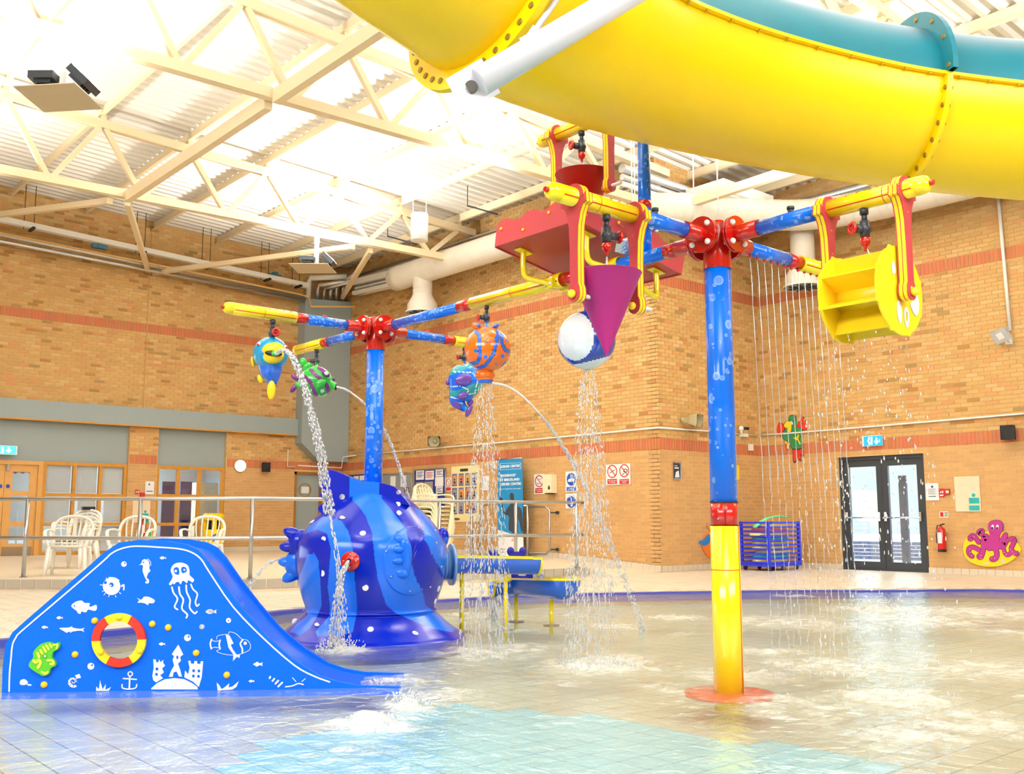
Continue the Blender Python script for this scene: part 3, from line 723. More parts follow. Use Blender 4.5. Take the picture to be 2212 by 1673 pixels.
for c_ in ((228, 216, 196), (220, 208, 188), (224, 214, 196)):
    t_ = MB(); t_._add([(-.096, -.096, 0), (.096, -.096, 0), (.096, .096, 0), (-.096, .096, 0), (-.096, -.096, -.012), (.096, -.096, -.012), (.096, .096, -.012), (-.096, .096, -.012)], [(0, 1, 2, 3), (0, 4, 5, 1), (1, 5, 6, 2), (2, 6, 7, 3), (3, 7, 4, 0)]); dvm.append(t_.mesh('tile', mat('deck_tile_%d' % c_[0], c_, .35, var=.03)))
for i, (_, x, y) in enumerate(dkt):
    if i < 300: o = bpy.data.objects.new('tile', rt_.choice(dvm)); COL.objects.link(o); o.parent = deck; o.location = (x+.1, y+.1, zdk(x+.1, y+.1)+.001)
    else: k = rt_.uniform(-7, 7); dtile(dt, x, y, zdk, lin(224+k, 212+k, 192+k))
o = struct('tiles', dt, TATT, deck); o['kind'] = 'stuff'
# blue nosing tiles along the pool edge
ns = MB(); nsr = [[], [], [], []]
for i, (x, y) in enumerate(EDG):
    a = EDG[max(0, i-1)]; c = EDG[min(N-1, i+1)]; tx, ty = c[0]-a[0], c[1]-a[1]; l = math.hypot(tx, ty); nx, ny = -ty/l, tx/l
    for j, (o_, z_) in enumerate(((-.015, -.1), (-.015, .022+.035*max(0, min(1, (8-x)/6))), (.10, .024+.035*max(0, min(1, (8-x)/6))), (.10, .0))): nsr[j].append((x+nx*o_, y+ny*o_, z_))
ns.grid(nsr, 0, False); struct('trim_6', ns, mat('blue_edge_tile', (66, 72, 176), 0.35, var=0.1, scale=30))
# plinth tiles at the foot of the walls
bs = MB(); bs.box((0, 0, 0), (.143, .014, .11)); bsm = bs.mesh('tile', mat('white_plinth_tile', (216, 204, 184), 0.4, var=0.04))
def plinth(name, pl, s0, s1, zf):
    P, u, n = PL[pl]; mb = MB(); N_ = int((s1-s0)/.15)
    for k in range(N_+1):
        s_ = s0+(s1-s0)*(k+.5)/(N_+1); rbox(mb, pl, s_-.0755, s_+.0755, zf(s_)-.01, zf(s_)+.112, 0, .012)
    base = struct(name, mb, mat('plinth_grout', (180, 168, 146), .7))
    for k in range(N_+1):
        s_ = s0+(s1-s0)*(k+.5)/(N_+1); o = bpy.data.objects.new('tile', bsm); COL.objects.link(o); o.parent = base
        o.location = P+u*s_+n*.012+ZZ*(zf(s_)+.055); o.rotation_euler = (0, 0, math.atan2(u.y, u.x))
def zmid(s): y = -s; return ZP if y > 15.4 else .09+(ZP-.09)*max(0, (y-12.55))/2.85
plinth('baseboard_middle', 'M', -23.3, -YR, zmid); plinth('baseboard_return', 'R', XM, XW, lambda s: .085); plinth('baseboard_right', 'W', -YR, -dy0, lambda s: .085); plinth('baseboard_near', 'W', -dy1, -2, lambda s: .085)
plinth('baseboard_left', 'L', sC, sD0, lambda s: ZP)
# pool bottom of individual tiles
ZF = -.16
pbm = MB().box((4.3, 1.2, ZF-.038), (24.8, 18.6, .08)); pb = struct('pool_bottom', pbm, mat('pool_grout', (84, 78, 68), 0.7))
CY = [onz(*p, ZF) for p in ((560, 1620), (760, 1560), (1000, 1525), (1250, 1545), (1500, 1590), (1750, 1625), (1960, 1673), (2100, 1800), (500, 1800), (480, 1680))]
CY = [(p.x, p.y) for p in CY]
tl = []; x = -1.0
while x < 16.4:
    y = -3.0
    while y < 10.4:
        if inpool(x+.1, y+.1):
            pr = proj((x+.1, y+.1, ZF))
            if pr[2] > .6: tl.append(((not (-40 < pr[0] < 2250 and pr[1] < 1720), pr[2]), x, y))
        y += .2
    x += .2
tl.sort(); sh_ = {}
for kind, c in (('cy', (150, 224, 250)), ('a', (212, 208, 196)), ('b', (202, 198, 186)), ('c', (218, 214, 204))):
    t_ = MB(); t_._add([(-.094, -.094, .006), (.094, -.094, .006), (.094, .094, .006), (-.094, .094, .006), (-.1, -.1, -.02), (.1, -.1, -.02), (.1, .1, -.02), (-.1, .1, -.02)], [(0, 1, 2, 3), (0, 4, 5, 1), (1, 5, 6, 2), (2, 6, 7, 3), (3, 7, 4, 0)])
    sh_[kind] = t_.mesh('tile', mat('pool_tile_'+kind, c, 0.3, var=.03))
rest = MB()
for i, (d_, x, y) in enumerate(tl):
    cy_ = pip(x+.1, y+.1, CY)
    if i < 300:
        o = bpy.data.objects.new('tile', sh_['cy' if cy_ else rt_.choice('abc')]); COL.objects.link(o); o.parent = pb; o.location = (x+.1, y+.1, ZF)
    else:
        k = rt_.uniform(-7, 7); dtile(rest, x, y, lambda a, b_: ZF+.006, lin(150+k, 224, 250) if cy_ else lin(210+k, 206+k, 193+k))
o = struct('tiles', rest, TATT, pb); o['kind'] = 'stuff'
# ================================================================ PLAY STRUCTURE
HZ = 2.86; H1 = V((5.11, 3.90, HZ)); H2 = V((5.14, 7.97, HZ))
X_, Y_, Z_ = V((1, 0, 0)), V((0, 1, 0)), V((0, 0, 1))
def zat(x, y, X, Y): d = ray(x, y); k = math.hypot(X, Y)/math.hypot(d.x, d.y); return CAMH+d.z*k
def bolt(mb, p, n, r=.017): mb.sph(p, (r, r, r), 10)
def seg(mb, p, q, r, n=24): mb.cyl(p, q, r, n=n)
def hubset(t, H, dirs, r=.09):
    """red cross-shaped hub with paired bolted flanges"""
    mb = MB(); mb.lathe([(0, .115), (r*.75, .112), (r, .09), (r, -.20), (r*.97, -.205)], H, Z_, 32); part('hub', mb, M_['red'], t)
    for d in dirs:
        mb = MB(); mb.cyl(H+d*.05, H+d*.33, .0535, n=24); part('hub_arm', mb, M_['red'], t)
        fm = MB(); fm.cyl(H+d*.13, H+d*.146, .116, n=32); fm.cyl(H+d*.15, H+d*.166, .116, n=32); fl = part('flange', fm, M_['red'], t)
        s = d.cross(Z_); bm = MB()
        for a in (45, 135, 225, 315):
            c = H+s*math.cos(math.radians(a))*.086+Z_*math.sin(math.radians(a))*.086
            bm.sph(c+d*.174, (.019, .019, .019), 10); bm.sph(c+d*.122, (.017, .017, .017), 8)
        part('bolt_cap', bm, M_['white'], fl, 'white domed bolt caps')
def pad(mb, a, b, r, n=24): mb.cyl(a, b, r, n=n)
def seams(H, d, s0, s1, r, dots=(), endring=None, side=None, tip=False):
    """thin red lines and dots printed on a yellow arm pad"""
    m = MB(); cs = d.cross(Z_); 
    if cs.dot(HF) > 0: cs = -cs
    lo = (cs*.94-Z_*.34)*r*1.0
    m.tube([H+d*s0+lo*1.005, H+d*s1+lo*1.005], .0035, 6)
    up_ = (cs*.62+Z_*.78)*r
    for k in dots: m.cyl(H+d*k+up_*.97, H+d*k+up_*1.03, .007, n=10)
    if endring:
        for e in endring: m.lathe([(r*1.004, -.0025), (r*1.012, 0), (r*1.004, .0025)], H+d*e, d, 24)
    return m
def cap(mb, p, d, r): mb.lathe([(r, -.001), (r, .02), (r*.93, .045), (r*.78, .062), (r*.4, .072), (0.001, .074)], p, d, 24)
def valve(t, p, wd, nz=True, nozcol='red', s=1.12):
    """dark grey elbow valve with a red hand wheel; p = top at the arm underside, wd = wheel direction"""
    mb = MB(); mb.cyl(p, p-Z_*.03*s, .022*s); mb.cyl(p-Z_*.03*s, p-Z_*.07*s, .014*s); mb.cyl(p-Z_*.065*s, p-Z_*.15*s, .024*s); mb.sph(p-Z_*.11*s, (.032*s,)*3, 12); mb.cyl(p-Z_*.11*s, p-Z_*.11*s+wd*.06*s, .022*s)
    vb = part('valve', mb, M_['gry'], t, 'dark grey water valve')
    wm_ = MB(); c = p-Z_*.11*s+wd*.078*s; e = wd.cross(Z_).normalized()
    wm_.tube([c+(e*math.cos(a)+Z_*math.sin(a))*.026*s for a in [2*PI*k/16 for k in range(16)]], .009*s, 8, closed=True)
    for a in range(3): wm_.cyl(c+(e*math.cos(a*2.1)+Z_*math.sin(a*2.1))*.024*s, c, .005*s, n=6)
    wm_.cyl(c-wd*.01, c+wd*.006, .009*s); part('hand_wheel', wm_, M_['red'], vb, 'red valve hand wheel')
    if nz:
        nb = MB(); nb.lathe([(.012*s, 0), (.024*s, -.008*s), (.026*s, -.03*s), (.02*s, -.045*s), (.009*s, -.055*s), (.008*s, -.075*s)], p-Z_*.145*s, Z_, 12)
        part('nozzle', nb, M_['red'], vb, 'red water nozzle')
    return vb
def arm(t, H, d, cuts, end=None, r=.0465, ry=.0535, dots=(), capend=True, ring2=None):
    """cuts: list of (s0,s1,colour) along direction d"""
    for s0, s1, c in cuts:
        mb = MB()
        if c == 'y':
            mb.cyl(H+d*s0, H+d*s1, ry, n=24)
            if capend and end is not None and abs(s1-end) < 1e-6: cap(mb, H+d*s1, d, ry)
            a = part('arm_pad', mb, M_['yel'], t, 'yellow padded sleeve of the arm')
            part('seam_print', seams(H, d, s0+.02, s1-.01, ry, dots, ring2), M_['seam'], a)
            if capend and end is not None and abs(s1-end) < 1e-6:
                q = MB(); q.cyl(H+d*(s1+.07), H+d*(s1+.095), .016, .015, 6); part('end_plug', q, M_['red'], a, 'red end plug')
        elif c == 'b': mb.cyl(H+d*s0, H+d*s1, r, n=24); part('arm_tube', mb, BUB2, t, 'blue bubble printed arm tube')
        else: mb.cyl(H+d*s0, H+d*s1, r*1.03, n=24); part('arm_collar', mb, M_['red'], t, 'red arm collar')
def flatprism(mb, pts, o, u, v, n, t, mi=0, mi2=None):
    return mb.prism([pts], o-n*(t/2), u, v, n, t, mi, mi2)
def hanger(t, c, d, drop, w=V((0, 1, 0)), pivot=True, sc=1.0, axle=True, inner=1):
    """sandwich board bracket clamped round an arm: red faces, yellow edges; d = arm direction"""
    R = .078*sc; L = drop; pts = []
    for a in range(-35, 216, 18): pts.append((R*math.cos(math.radians(a)), R*math.sin(math.radians(a))))
    left = [(-.10*sc, -.012), (-.104*sc, -.045), (-.075*sc, -.055), (-.052, -.10), (-.036, -.17), (-.03, -.30), (-.03, -(L-.06)), (-.042, -(L-.035)), (-.045, -L)]
    bot = [(-.045*math.cos(math.radians(a)), -L-.045*math.sin(math.radians(a))) for a in (25, 50, 75, 90, 105, 130, 155)]
    right = [(-x, y) for x, y in reversed(left)]
    O = pts+[(-.098*sc, .012)]+left+bot+right+[(.098*sc, .012)]
    root = None
    lay = [(-.026, .006, 'r'), (-.0125, .019, 'y'), (0, .005, 'r'), (.0125, .019, 'y'), (.026, .006, 'r')]
    my = MB(); mr = MB()
    for off, th, k in lay:
        s_ = 1.0 if k == 'y' else 0.985
        (my if k == 'y' else mr).prism([[(x*s_, y) for x, y in O]], c+d*(off-th/2), w, Z_, d, th)
    hb = part('hanger', mr, M_['redhdpe'], t, 'red faced bracket board'); part('hanger_edge', my, M_['yelp'], hb, 'yellow board core of the bracket')
    bm = MB()
    for z in (-.13, -.27, -.4):
        for sg in (-1, 1): bm.cyl(c+Z_*z+d*.029*sg, c+Z_*z+d*.031*sg, .004, n=8)
    part('screw', bm, M_['chrome'], hb)
    if pivot:
        p = c-Z_*L; m = MB(); m.sph(p-d*.045*inner, (.024,)*3, 12); part('pivot_ball', m, M_['yelp'], hb, 'yellow pivot cap')
        if axle: m = MB(); m.cyl(p-d*.03*inner, p+d*.12*inner, .013, n=12); part('axle', m, M_['white'], hb, 'white axle')
    return hb
# ---- near pole
near = thing('water_play_tower', 'nearest play tower: tall bubble blue pole with yellow foot pad and four arms', 'play tower', (H1.x, H1.y, 0))
zy, zrd = zat(1560, 1137, H1.x, H1.y), zat(1555, 1086, H1.x, H1.y)
part('pole', MB().cyl(V((H1.x, H1.y, zrd)), V((H1.x, H1.y, HZ-.18)), .084, n=40), BUB, near, 'blue pole printed with bubbles')
m = MB().cyl(V((H1.x, H1.y, zy)), V((H1.x, H1.y, zrd)), .0855, n=40); c_ = part('pole_collar', m, M_['red'], near, 'red pole collar')
m = MB(); sd = (RT*-.2-HF*.98).normalized(); l = V((H1.x, H1.y, 0))+(RT*-.15-HF*.99)*.0855
m.tube([l+Z_*zy, l+Z_*zrd], .002, 6); m.lathe([(.0865, -.004), (.087, 0), (.0865, .004)], (H1.x, H1.y, zrd), Z_, 40); m.lathe([(.0865, -.004), (.087, 0), (.0865, .004)], (H1.x, H1.y, zy), Z_, 40)
part('joint_line', m, M_['black'], c_)
m = MB()
for z in (.3, .65):
    l = V((H1.x, H1.y, zy+(zrd-zy)*z))+(RT*-.62-HF*.78)*.0855; m.sph(l, (.006,)*3, 8)
part('screw', m, M_['steel'], c_)
m = MB(); m.cyl(V((H1.x, H1.y, -.10)), V((H1.x, H1.y, zy)), .0905, n=40); ft = part('foot_pad', m, M_['yel'], near, 'yellow foot pad')
l = V((H1.x, H1.y, 0))+(RT*.80-HF*.6)*.0908; m = MB(); m.tube([l+Z_*-.05, l+Z_*zy], .003, 6); zs = zat(1562, 1231, H1.x, H1.y)
m.tube([V((H1.x, H1.y, zs))+(RT*math.sin(a)-HF*math.cos(a))*.0912 for a in [(-1.5+i*.2) for i in range(13)]], .0022, 6); part('seam_print', m, M_['seam'], ft)
m = MB(); m.lathe([(.09, -.02), (.27, -.022), (.275, -.03), (.27, -.045), (.09, -.045)], (H1.x, H1.y, .026), Z_, 40); part('base_plate', m, mat('orange_red_plate', (236, 62, 16), 0.35), near, 'orange red round base plate under the water')
hubset(near, H1, (-X_, X_, Y_, -Y_))
arm(near, H1, -X_, [(.33, .73, 'b'), (.73, .80, 'r'), (.80, 1.42, 'y')], 1.42, dots=(.88, .95, 1.02, 1.1, 1.3), ring2=(1.12,))
arm(near, H1, -Y_, [(.33, .74, 'b'), (.74, .82, 'r'), (.82, 1.36, 'y')], 1.36, dots=(.88, .95, 1.02, 1.1, 1.3), ring2=(1.18,))
arm(near, H1, X_, [(.33, .79, 'b'), (.79, .94, 'r'), (.94, 1.5, 'y')], 1.5, dots=(1.0, 1.06, 1.12, 1.18, 1.24))
for d, s in ((-Y_, .56), (-X_, .60)):
    m = MB().cyl(H1+d*s+Z_*.03, H1+d*s+Z_*.075, .018, n=12); m.cyl(H1+d*s+Z_*.062, H1+d*s+Z_*.08, .023, n=12); part('filler_cap', m, M_['gry'], near)
m = MB()
for k in range(14): p = H1+X_*(.36+k*.08)-Z_*.045; m.cyl(p, p-Z_*.02, .013, .009, 10)
part('nozzle_row', m, M_['red'], near, 'red nozzles under the arm')
hanger(near, H1-X_*.775, -X_, .56, inner=-1); hanger(near, H1-X_*1.27, -X_, .56, inner=-1)
hanger(near, H1-Y_*.80, -Y_, .56, w=V((1, 0, 0)), pivot=False); hanger(near, H1-Y_*1.27, -Y_, .58, w=V((1, 0, 0)), inner=-1, axle=False)
valve(near, H1-X_*1.03-Z_*.05, (RT*.8+HF*.4).normalized()*1); valve(near, H1-Y_*1.04-Z_*.05, (-RT*.9-HF*.3).normalized())
def cone(name, label, c, rt_, h, m):
    mb = MB(); mb.lathe([(.004, -h), (rt_, 0), (rt_+.004, .002), (rt_-.002, .004), (.004, -h+.01)], c, Z_, 56)
    return single(name, mb, m, label, 'cone bucket')
cone('tipping_cone', 'magenta cone bucket hanging between two red and yellow brackets', V((4.07, 3.9, 2.455)), .205, .48, M_['mag'])
# paddle wheel
wc = V((5.11, 2.85, 2.30)); ya, yb = 3.02, 2.675
pw = thing('paddle_wheel', 'yellow paddle wheel bucket hanging from the right arm', 'paddle wheel', (wc.x, wc.y, wc.z-.25))
R_ = .25
def scal(R, n=8):
    o = []
    for k in range(n):
        a = 2*PI*k/n+.35; o += [(math.cos(a)*(R+.012), math.sin(a)*(R+.012)), (math.cos(a+.06)*R, math.sin(a+.06)*R)]
        for j in (1, 2, 3): b_ = a+.06+(2*PI/n-.1)*j/3.3; o.append((math.cos(b_)*R, math.sin(b_)*R))
    return o
for y in (ya, yb):
    m = MB().prism([scal(R_)], (wc.x, y-.005, wc.z), X_, Z_, Y_, .01); part('end_disc', m, M_['yelp'], pw, 'yellow end disc')
m = MB().cyl(V((wc.x, ya, wc.z)), V((wc.x, yb, wc.z)), .085, n=16); part('core', m, M_['yelp'], pw)
for k in range(8):
    a = 2*PI*k/8+.35; d = V((math.cos(a), 0, math.sin(a))); m = MB().frame_box(wc+d*.155, d, Y_, d.cross(Y_), .16, ya-yb, .009); part('paddle', m, M_['yelp'], pw)
m = MB(); fy = yb-.007
def worn(pts): return [(x, z) for x, z in c2(pts, 3)]
for pts in ([(-.03, -.06), (-.005, -.075), (.0, -.14), (-.02, -.19), (-.045, -.15), (-.045, -.09)], [(.10, -.06), (.17, -.02), (.16, .03), (.2, -.03), (.19, -.1), (.15, -.12)], [(.03, .10), (.06, .13), (.05, .07), (.02, .06)], [(.1, .05), (.15, .07), (.13, .02)], [(-.08, .12), (-.06, .16), (-.04, .10), (-.07, .08)]):
    m.prism([worn(pts)], (wc.x, fy, wc.z), X_, Z_, -Y_, .002)
o_ = worn([(.045, -.085), (.075, -.10), (.08, -.16), (.055, -.205), (.03, -.17), (.03, -.11)]); i_ = worn([(.05, -.11), (.062, -.12), (.063, -.15), (.052, -.17), (.043, -.15)])
m.prism([o_, i_], (wc.x, fy, wc.z), X_, Z_, -Y_, .002)
part('worn_sticker', m, mat('faded_sticker', (214, 216, 226), 0.5), pw, 'worn pale sticker on the wheel end disc')
m = MB(); m.cyl(V((wc.x, yb-.0, wc.z)), V((wc.x, 2.60, wc.z)), .013, n=12); m.cyl(V((wc.x, ya, wc.z)), V((wc.x, 3.1, wc.z)), .013, n=12); part('axle', m, M_['yelp'], pw, 'yellow axle')
# ---- link beam between the towers
link = thing('link_beam', 'long bubble blue and yellow pipe joining the two play towers', 'pipe beam', (5.12, 5.9, HZ))
a0 = H1+Y_*.33
def lp(y): f = (y-H1.y)/(H2.y-H1.y); return H1.lerp(H2, f)
for y0, y1, c in ((4.23, 4.33, 'r'), (4.33, 5.20, 'b'), (5.20, 5.36, 'r'), (5.36, 6.47, 'y'), (6.47, 6.65, 'r'), (6.65, 7.64, 'b')):
    m = MB().cyl(lp(y0), lp(y1), {'r': .0485, 'b': .0465, 'y': .0535}[c], n=24)
    q = part({'r': 'beam_collar', 'b': 'beam_tube', 'y': 'beam_pad'}[c], m, {'r': M_['red'], 'b': BUB2, 'y': M_['yel']}[c], link, {'r': 'red collar', 'b': 'blue bubble tube', 'y': 'yellow padded sleeve'}[c])
    if c == 'y': part('seam_print', seams(H1, Y_, y0-H1.y, y1-H1.y, .0535, [y0-H1.y+.12+k*.13 for k in range(8)], (y0-H1.y+.55,)), M_['seam'], q)
# standpipe and upper arm
PX, PY = 5.13, 4.53; UZ = 4.03
up = thing('standpipe', 'upright blue bubble pipe on the link beam carrying the upper arm', 'pipe', (PX, PY, HZ))
part('pipe', MB().cyl(V((PX, PY, HZ+.03)), V((PX, PY, UZ-.1)), .045, n=24), BUB2, up)
zf = zat(1393, 492, PX, PY); fm = MB().cyl(V((PX, PY, zf-.012)), V((PX, PY, zf+.012)), .1, n=32); fl = part('flange', fm, M_['fblue'], up, 'blue bolted flange'); bm = MB()
for k in range(6): bm.sph(V((PX+.078*math.cos(k*1.047+.3), PY+.078*math.sin(k*1.047+.3), zf-.02)), (.016,)*3, 8)
part('bolt_cap', bm, M_['white'], fl)
part('pipe_collar', MB().cyl(V((PX, PY, zf+.14)), V((PX, PY, zf+.19)), .048, n=24), M_['red'], up, 'red collar')
hubset(up, V((PX, PY, UZ)), (Y_,), .08)
arm(up, V((PX, PY, UZ)), Y_, [(.3, 1.02, 'y')], 1.02, dots=(.5, .6, .7, .8), ring2=(.35,))
ua = V((PX, PY, UZ))
hanger(up, ua+Y_*.90, Y_, .56, w=V((1, 0, 0)), inner=-1, axle=False); hanger(up, ua+Y_*.34, Y_, .56, w=V((1, 0, 0)), inner=-1)
valve(up, ua+Y_*.62-Z_*.05, (-RT*.9-HF*.35).normalized())
cone('tipping_cone', 'red cone bucket hanging high under the yellow flume', V((PX, PY+.60, 3.63)), .215, .47, M_['reddark'])
# ---- tipping tray
L3, T3, R3 = V((4.68, 5.62, 3.10)), V((4.68, 4.74, 3.10)), V((5.76, 4.74, 2.90)); B3 = L3+R3-T3
tu = (R3-T3).normalized(); tv = Y_; tn = tu.cross(tv).normalized()
if tn.z < 0: tn = -tn
tr = thing('splash_tray', 'red wavy edged splash tray tilted on yellow brackets above the link beam', 'tray', (5.2, 5.2, 2.9))
Lx = (R3-T3).length; Ly = (L3-T3).length
part('tray_floor', MB().frame_box((L3+R3)/2, tu, tv, tn, Lx, Ly, .012), M_['reddark'], tr, 'deep red underside')
def wavy(L, h, n=3, amp=.022): return [(0, 0), (L, 0), (L+.01, h*.8)]+[(L-L*i/24, h+amp*math.sin(i/24*2*PI*n)) for i in range(25)]+[(-.01, h*.8)]
side = [(T3+tv*-.0, tv, -tu, Ly, 'left'), (R3, tv, tu, Ly, 'r'), (T3, tu, -tv, Lx, 'f'), (L3, tu, tv, Lx, 'b')]
for o_, a_, n_, L_, nm in side:
    m = MB().prism([wavy(L_, .19, 3 if L_ < 1 else 4)], o_-tn*.012, a_, tn, n_, .014); sp = part('side_board', m, M_['redhdpe'], tr, 'red wavy topped side board')
    bm = MB(); 
    for i in range(4): bm.sph(o_+a_*(L_*(.04+.30*i))+tn*(.05+(.07 if i % 2 else 0))+n_*.018, (.013,)*3, 8)
    part('screw_cap', bm, M_['yelp'], sp, 'yellow screw caps')
for i, (px, py, ty) in enumerate(((4.84, 5.49, 5.42), (4.86, 4.84, 4.80), (5.62, 5.44, 5.40), (5.62, 4.86, 4.82))):
    zt = L3.z-(px-4.68)*.185; sg = 1 if px < 5.12 else -1
    m = MB(); m.frame_box((px, py, zt-.012), tu, tv, tn, .13, .07, .01)
    m.tube(crom([(px, py, zt-.015), (px, py, zt-.15), (px+.04*sg, py, zt-.21), (5.12-.11*sg, ty, 2.83+.0), (5.12-.05*sg, ty, 2.80)], 5), .021, 14)
    m.lathe([(.053, -.045), (.06, -.04), (.06, .04), (.053, .045)], lp(ty), Y_, 20); m.frame_box(lp(ty)-X_*.07*sg-Z_*.03, X_, Y_, Z_, .05, .09, .07)
    bk = part('bracket', m, M_['yel'], tr, 'yellow bent pipe bracket')
    bm = MB(); bm.sph(lp(ty)-X_*.1*sg-Z_*.035-Y_*.03, (.015,)*3, 8); bm.sph(lp(ty)-X_*.1*sg-Z_*.035+Y_*.03, (.015,)*3, 8); part('bolt_cap', bm, M_['white'], bk)
m = MB(); 
mr_ = [V((5.02, 4.72, 2.93)), V((4.98, 4.66, 2.99)), V((5.08, 4.60, 3.0)), V((5.16, 4.62, 2.94)), V((5.1, 4.68, 2.91))]
m._add([tuple(p) for p in mr_]+[tuple(p+V((.01, .01, .02))) for p in mr_], [(0, 1, 2, 3, 4), (9, 8, 7, 6, 5), (0, 5, 6, 1), (1, 6, 7, 2), (2, 7, 8, 3), (3, 8, 9, 4), (4, 9, 5, 0)])
single('foil_tape', m, mat('crumpled_foil', (200, 204, 210), .25, .8, bump=.6, scale=50), 'crumpled silver tape wrapped on the link beam', 'tape')
# ---- far pole
far = thing('water_play_tower', 'further play tower: bubble blue pole rising from the big blue fish', 'play tower', (H2.x, H2.y, 1.3))
part('pole', MB().cyl(V((H2.x, H2.y, 1.2)), V((H2.x, H2.y, HZ-.18)), .084, n=40), BUB, far, 'blue pole printed with bubbles')
hubset(far, H2, (-X_, X_, Y_, -Y_))
arm(far, H2, -X_, [(.33, .75, 'b'), (.75, .86, 'r'), (.86, 1.47, 'y')], 1.47, dots=(.92, .99, 1.06, 1.13, 1.28, 1.35), ring2=(1.18,))
arm(far, H2, Y_, [(.33, .86, 'b'), (.86, .98, 'r'), (.98, 1.51, 'y')], 1.51, dots=(1.05, 1.12, 1.19, 1.26, 1.33), ring2=(1.23,))
arm(far, H2, X_, [(.33, .80, 'b'), (.80, .93, 'r'), (.93, 1.5, 'y')], 1.5, dots=(1.0, 1.08, 1.16))
m = MB()
for d, s in ((-X_, .56), (X_, .6), (Y_, .55)): m.cyl(H2+d*s+Z_*.03, H2+d*s+Z_*.062, .02, n=10)
part('filler_cap', m, M_['red'], far)
# ================================================================ hanging sprayers
def pt(x, y, t): return dep(x, y, t)
EX, EY = RT, Z_
def ell(mb, x, y, t, rx, ry, rd=None, rot=0, n=20, mi=0, fn=None):
    """ellipsoid at pixel position and range t with pixel radii; rot in degrees in the picture plane"""
    s = t/FPX; a = math.radians(-rot); e = RT*math.cos(a)+UPV*math.sin(a); g = UPV*math.cos(a)-RT*math.sin(a); f = -FW
    M3 = Matrix((e, g, f)).transposed(); rd = (rx+ry)/2 if rd is None else rd
    return mb.sph(dep(x, y, t), (rx*s, ry*s, rd*s), n, M3, mi, fn)
def bodytube(mb, pts, t, n=28, k=6, fn=None, mi=0):
    q = crom([(p[0], p[1], p[2]) for p in pts], k); 
    return mb.tube([dep(x, y, t) for x, y, r in q], [max(.3, r)*t/FPX for x, y, r in q], n, fn=fn, mi=mi)
# dolphin-blue parrot fish on the left arm
t = 8.83; th = thing('hanging_fish_sprayer', 'blue fish sprayer with big yellow lips hanging from the left arm', 'fish sprayer', dep(588, 850, t))
valve(th, H2-X_*1.08-Z_*.05, (RT*.55-HF*.8).normalized(), nz=False); 
part('hanger_stem', MB().cyl(H2-X_*1.08-Z_*.19, dep(588, 735, t), .016, n=12), M_['fblue'], th)
mb = MB(); ell(mb, 585, 765, t, 38, 37, 36, 0, 32); part('body', mb, M_['cyan'], th, 'round cyan blue head')
mb = MB(); bodytube(mb, [(584, 785, 27), (586, 806, 23), (588, 822, 14), (586, 836, 7)], t, 20); part('tail', mb, M_['fblue'], th, 'tapering deeper blue tail')
mb = MB(); ell(mb, 590, 755, t-.13, 24, 15, 13, -8, 24); ell(mb, 591, 769, t-.125, 23, 17, 13, -8, 24); lp_ = part('lips', mb, M_['yelp'], th, 'big yellow lips')
mb = MB(); ell(mb, 591, 764, t-.178, 19, 6.5, 4, 6, 20); part('mouth', mb, M_['black'], lp_); mb = MB(); ell(mb, 593, 764, t-.19, 7.5, 6, 6, 0, 14); part('nozzle', mb, M_['green'], lp_, 'green nozzle in the mouth')
mb = MB(); ell(mb, 586, 843, t-.06, 9, 21, 5, 3, 20); ell(mb, 562, 819, t-.02, 6, 10, 4, -20, 14); ell(mb, 546, 782, t+.0, 4, 12, 5, -10, 14); part('fins', mb, M_['yelp'], th, 'yellow fins')
mb = MB(); ell(mb, 559, 744, t-.10, 5, 4, 3, -35, 12); ell(mb, 617, 750, t-.10, 4, 4, 3, 35, 12); part('eyes', mb, M_['white'], th); mb = MB(); ell(mb, 557, 745, t-.112, 2.6, 3, 3, 0, 10); ell(mb, 619, 751, t-.11, 2, 3, 3, 0, 10); part('pupils', mb, M_['signred'], th)
# green fish on the back arm
t = 9.95; th = thing('hanging_fish_sprayer', 'green fish sprayer with purple stripes and fins hanging from the back arm', 'fish sprayer', dep(685, 858, t))
valve(th, H2+Y_*1.12-Z_*.05, (-RT*.95-HF*.2).normalized(), nz=False); part('hanger_stem', MB().cyl(H2+Y_*1.12-Z_*.19, dep(684, 800, t), .018, n=12), M_['green'], th)
GS = [[(672, 800), (684, 812), (697, 822), (708, 838), (711, 858)], [(651, 808), (668, 822), (676, 840), (684, 860)], [(690, 795), (703, 806)]]
def gfn(c):
    x, y, _ = proj(c); return 1 if min(dseg(x, y, s) for s in GS) < 4.2 else (2 if any(math.hypot(x-a, y-b) < r for a, b, r in ((674, 843, 3.6), (696, 845, 4.2), (689, 855, 2), (708, 841, 3.2))) else 0)
mb = MB(); ell(mb, 684, 825, t, 37, 33, 28, 25, 64, fn=gfn); part('body', mb, [M_['green'], M_['purple'], M_['white']], th, 'round green body with purple stripes and white dots')
mb = MB(); bodytube(mb, [(700, 826, 20), (714, 832, 11), (722, 836, 9), (725, 837, 9.5)], t-.02, 18); part('snout', mb, M_['green'], th)
mb = MB(); ell(mb, 663, 792, t, 11, 8, 5, -35, 16); ell(mb, 655, 783, t, 8, 10, 5, -15, 16); ell(mb, 692, 829, t-.13, 13, 9, 5, -30, 16); ell(mb, 648, 832, t, 11, 8, 5, 10, 14); part('green_fins', mb, M_['green'], th, 'green fins')
mb = MB(); ell(mb, 637, 816, t, 10, 5.5, 3.5, 40, 16); ell(mb, 635, 839, t, 12, 5.5, 3.5, -52, 16); ell(mb, 718, 820, t, 6, 5.5, 4, 20, 12); ell(mb, 704, 808, t-.1, 10, 6, 4, 35, 14); part('purple_fins', mb, M_['purple'], th, 'purple tail and brow')
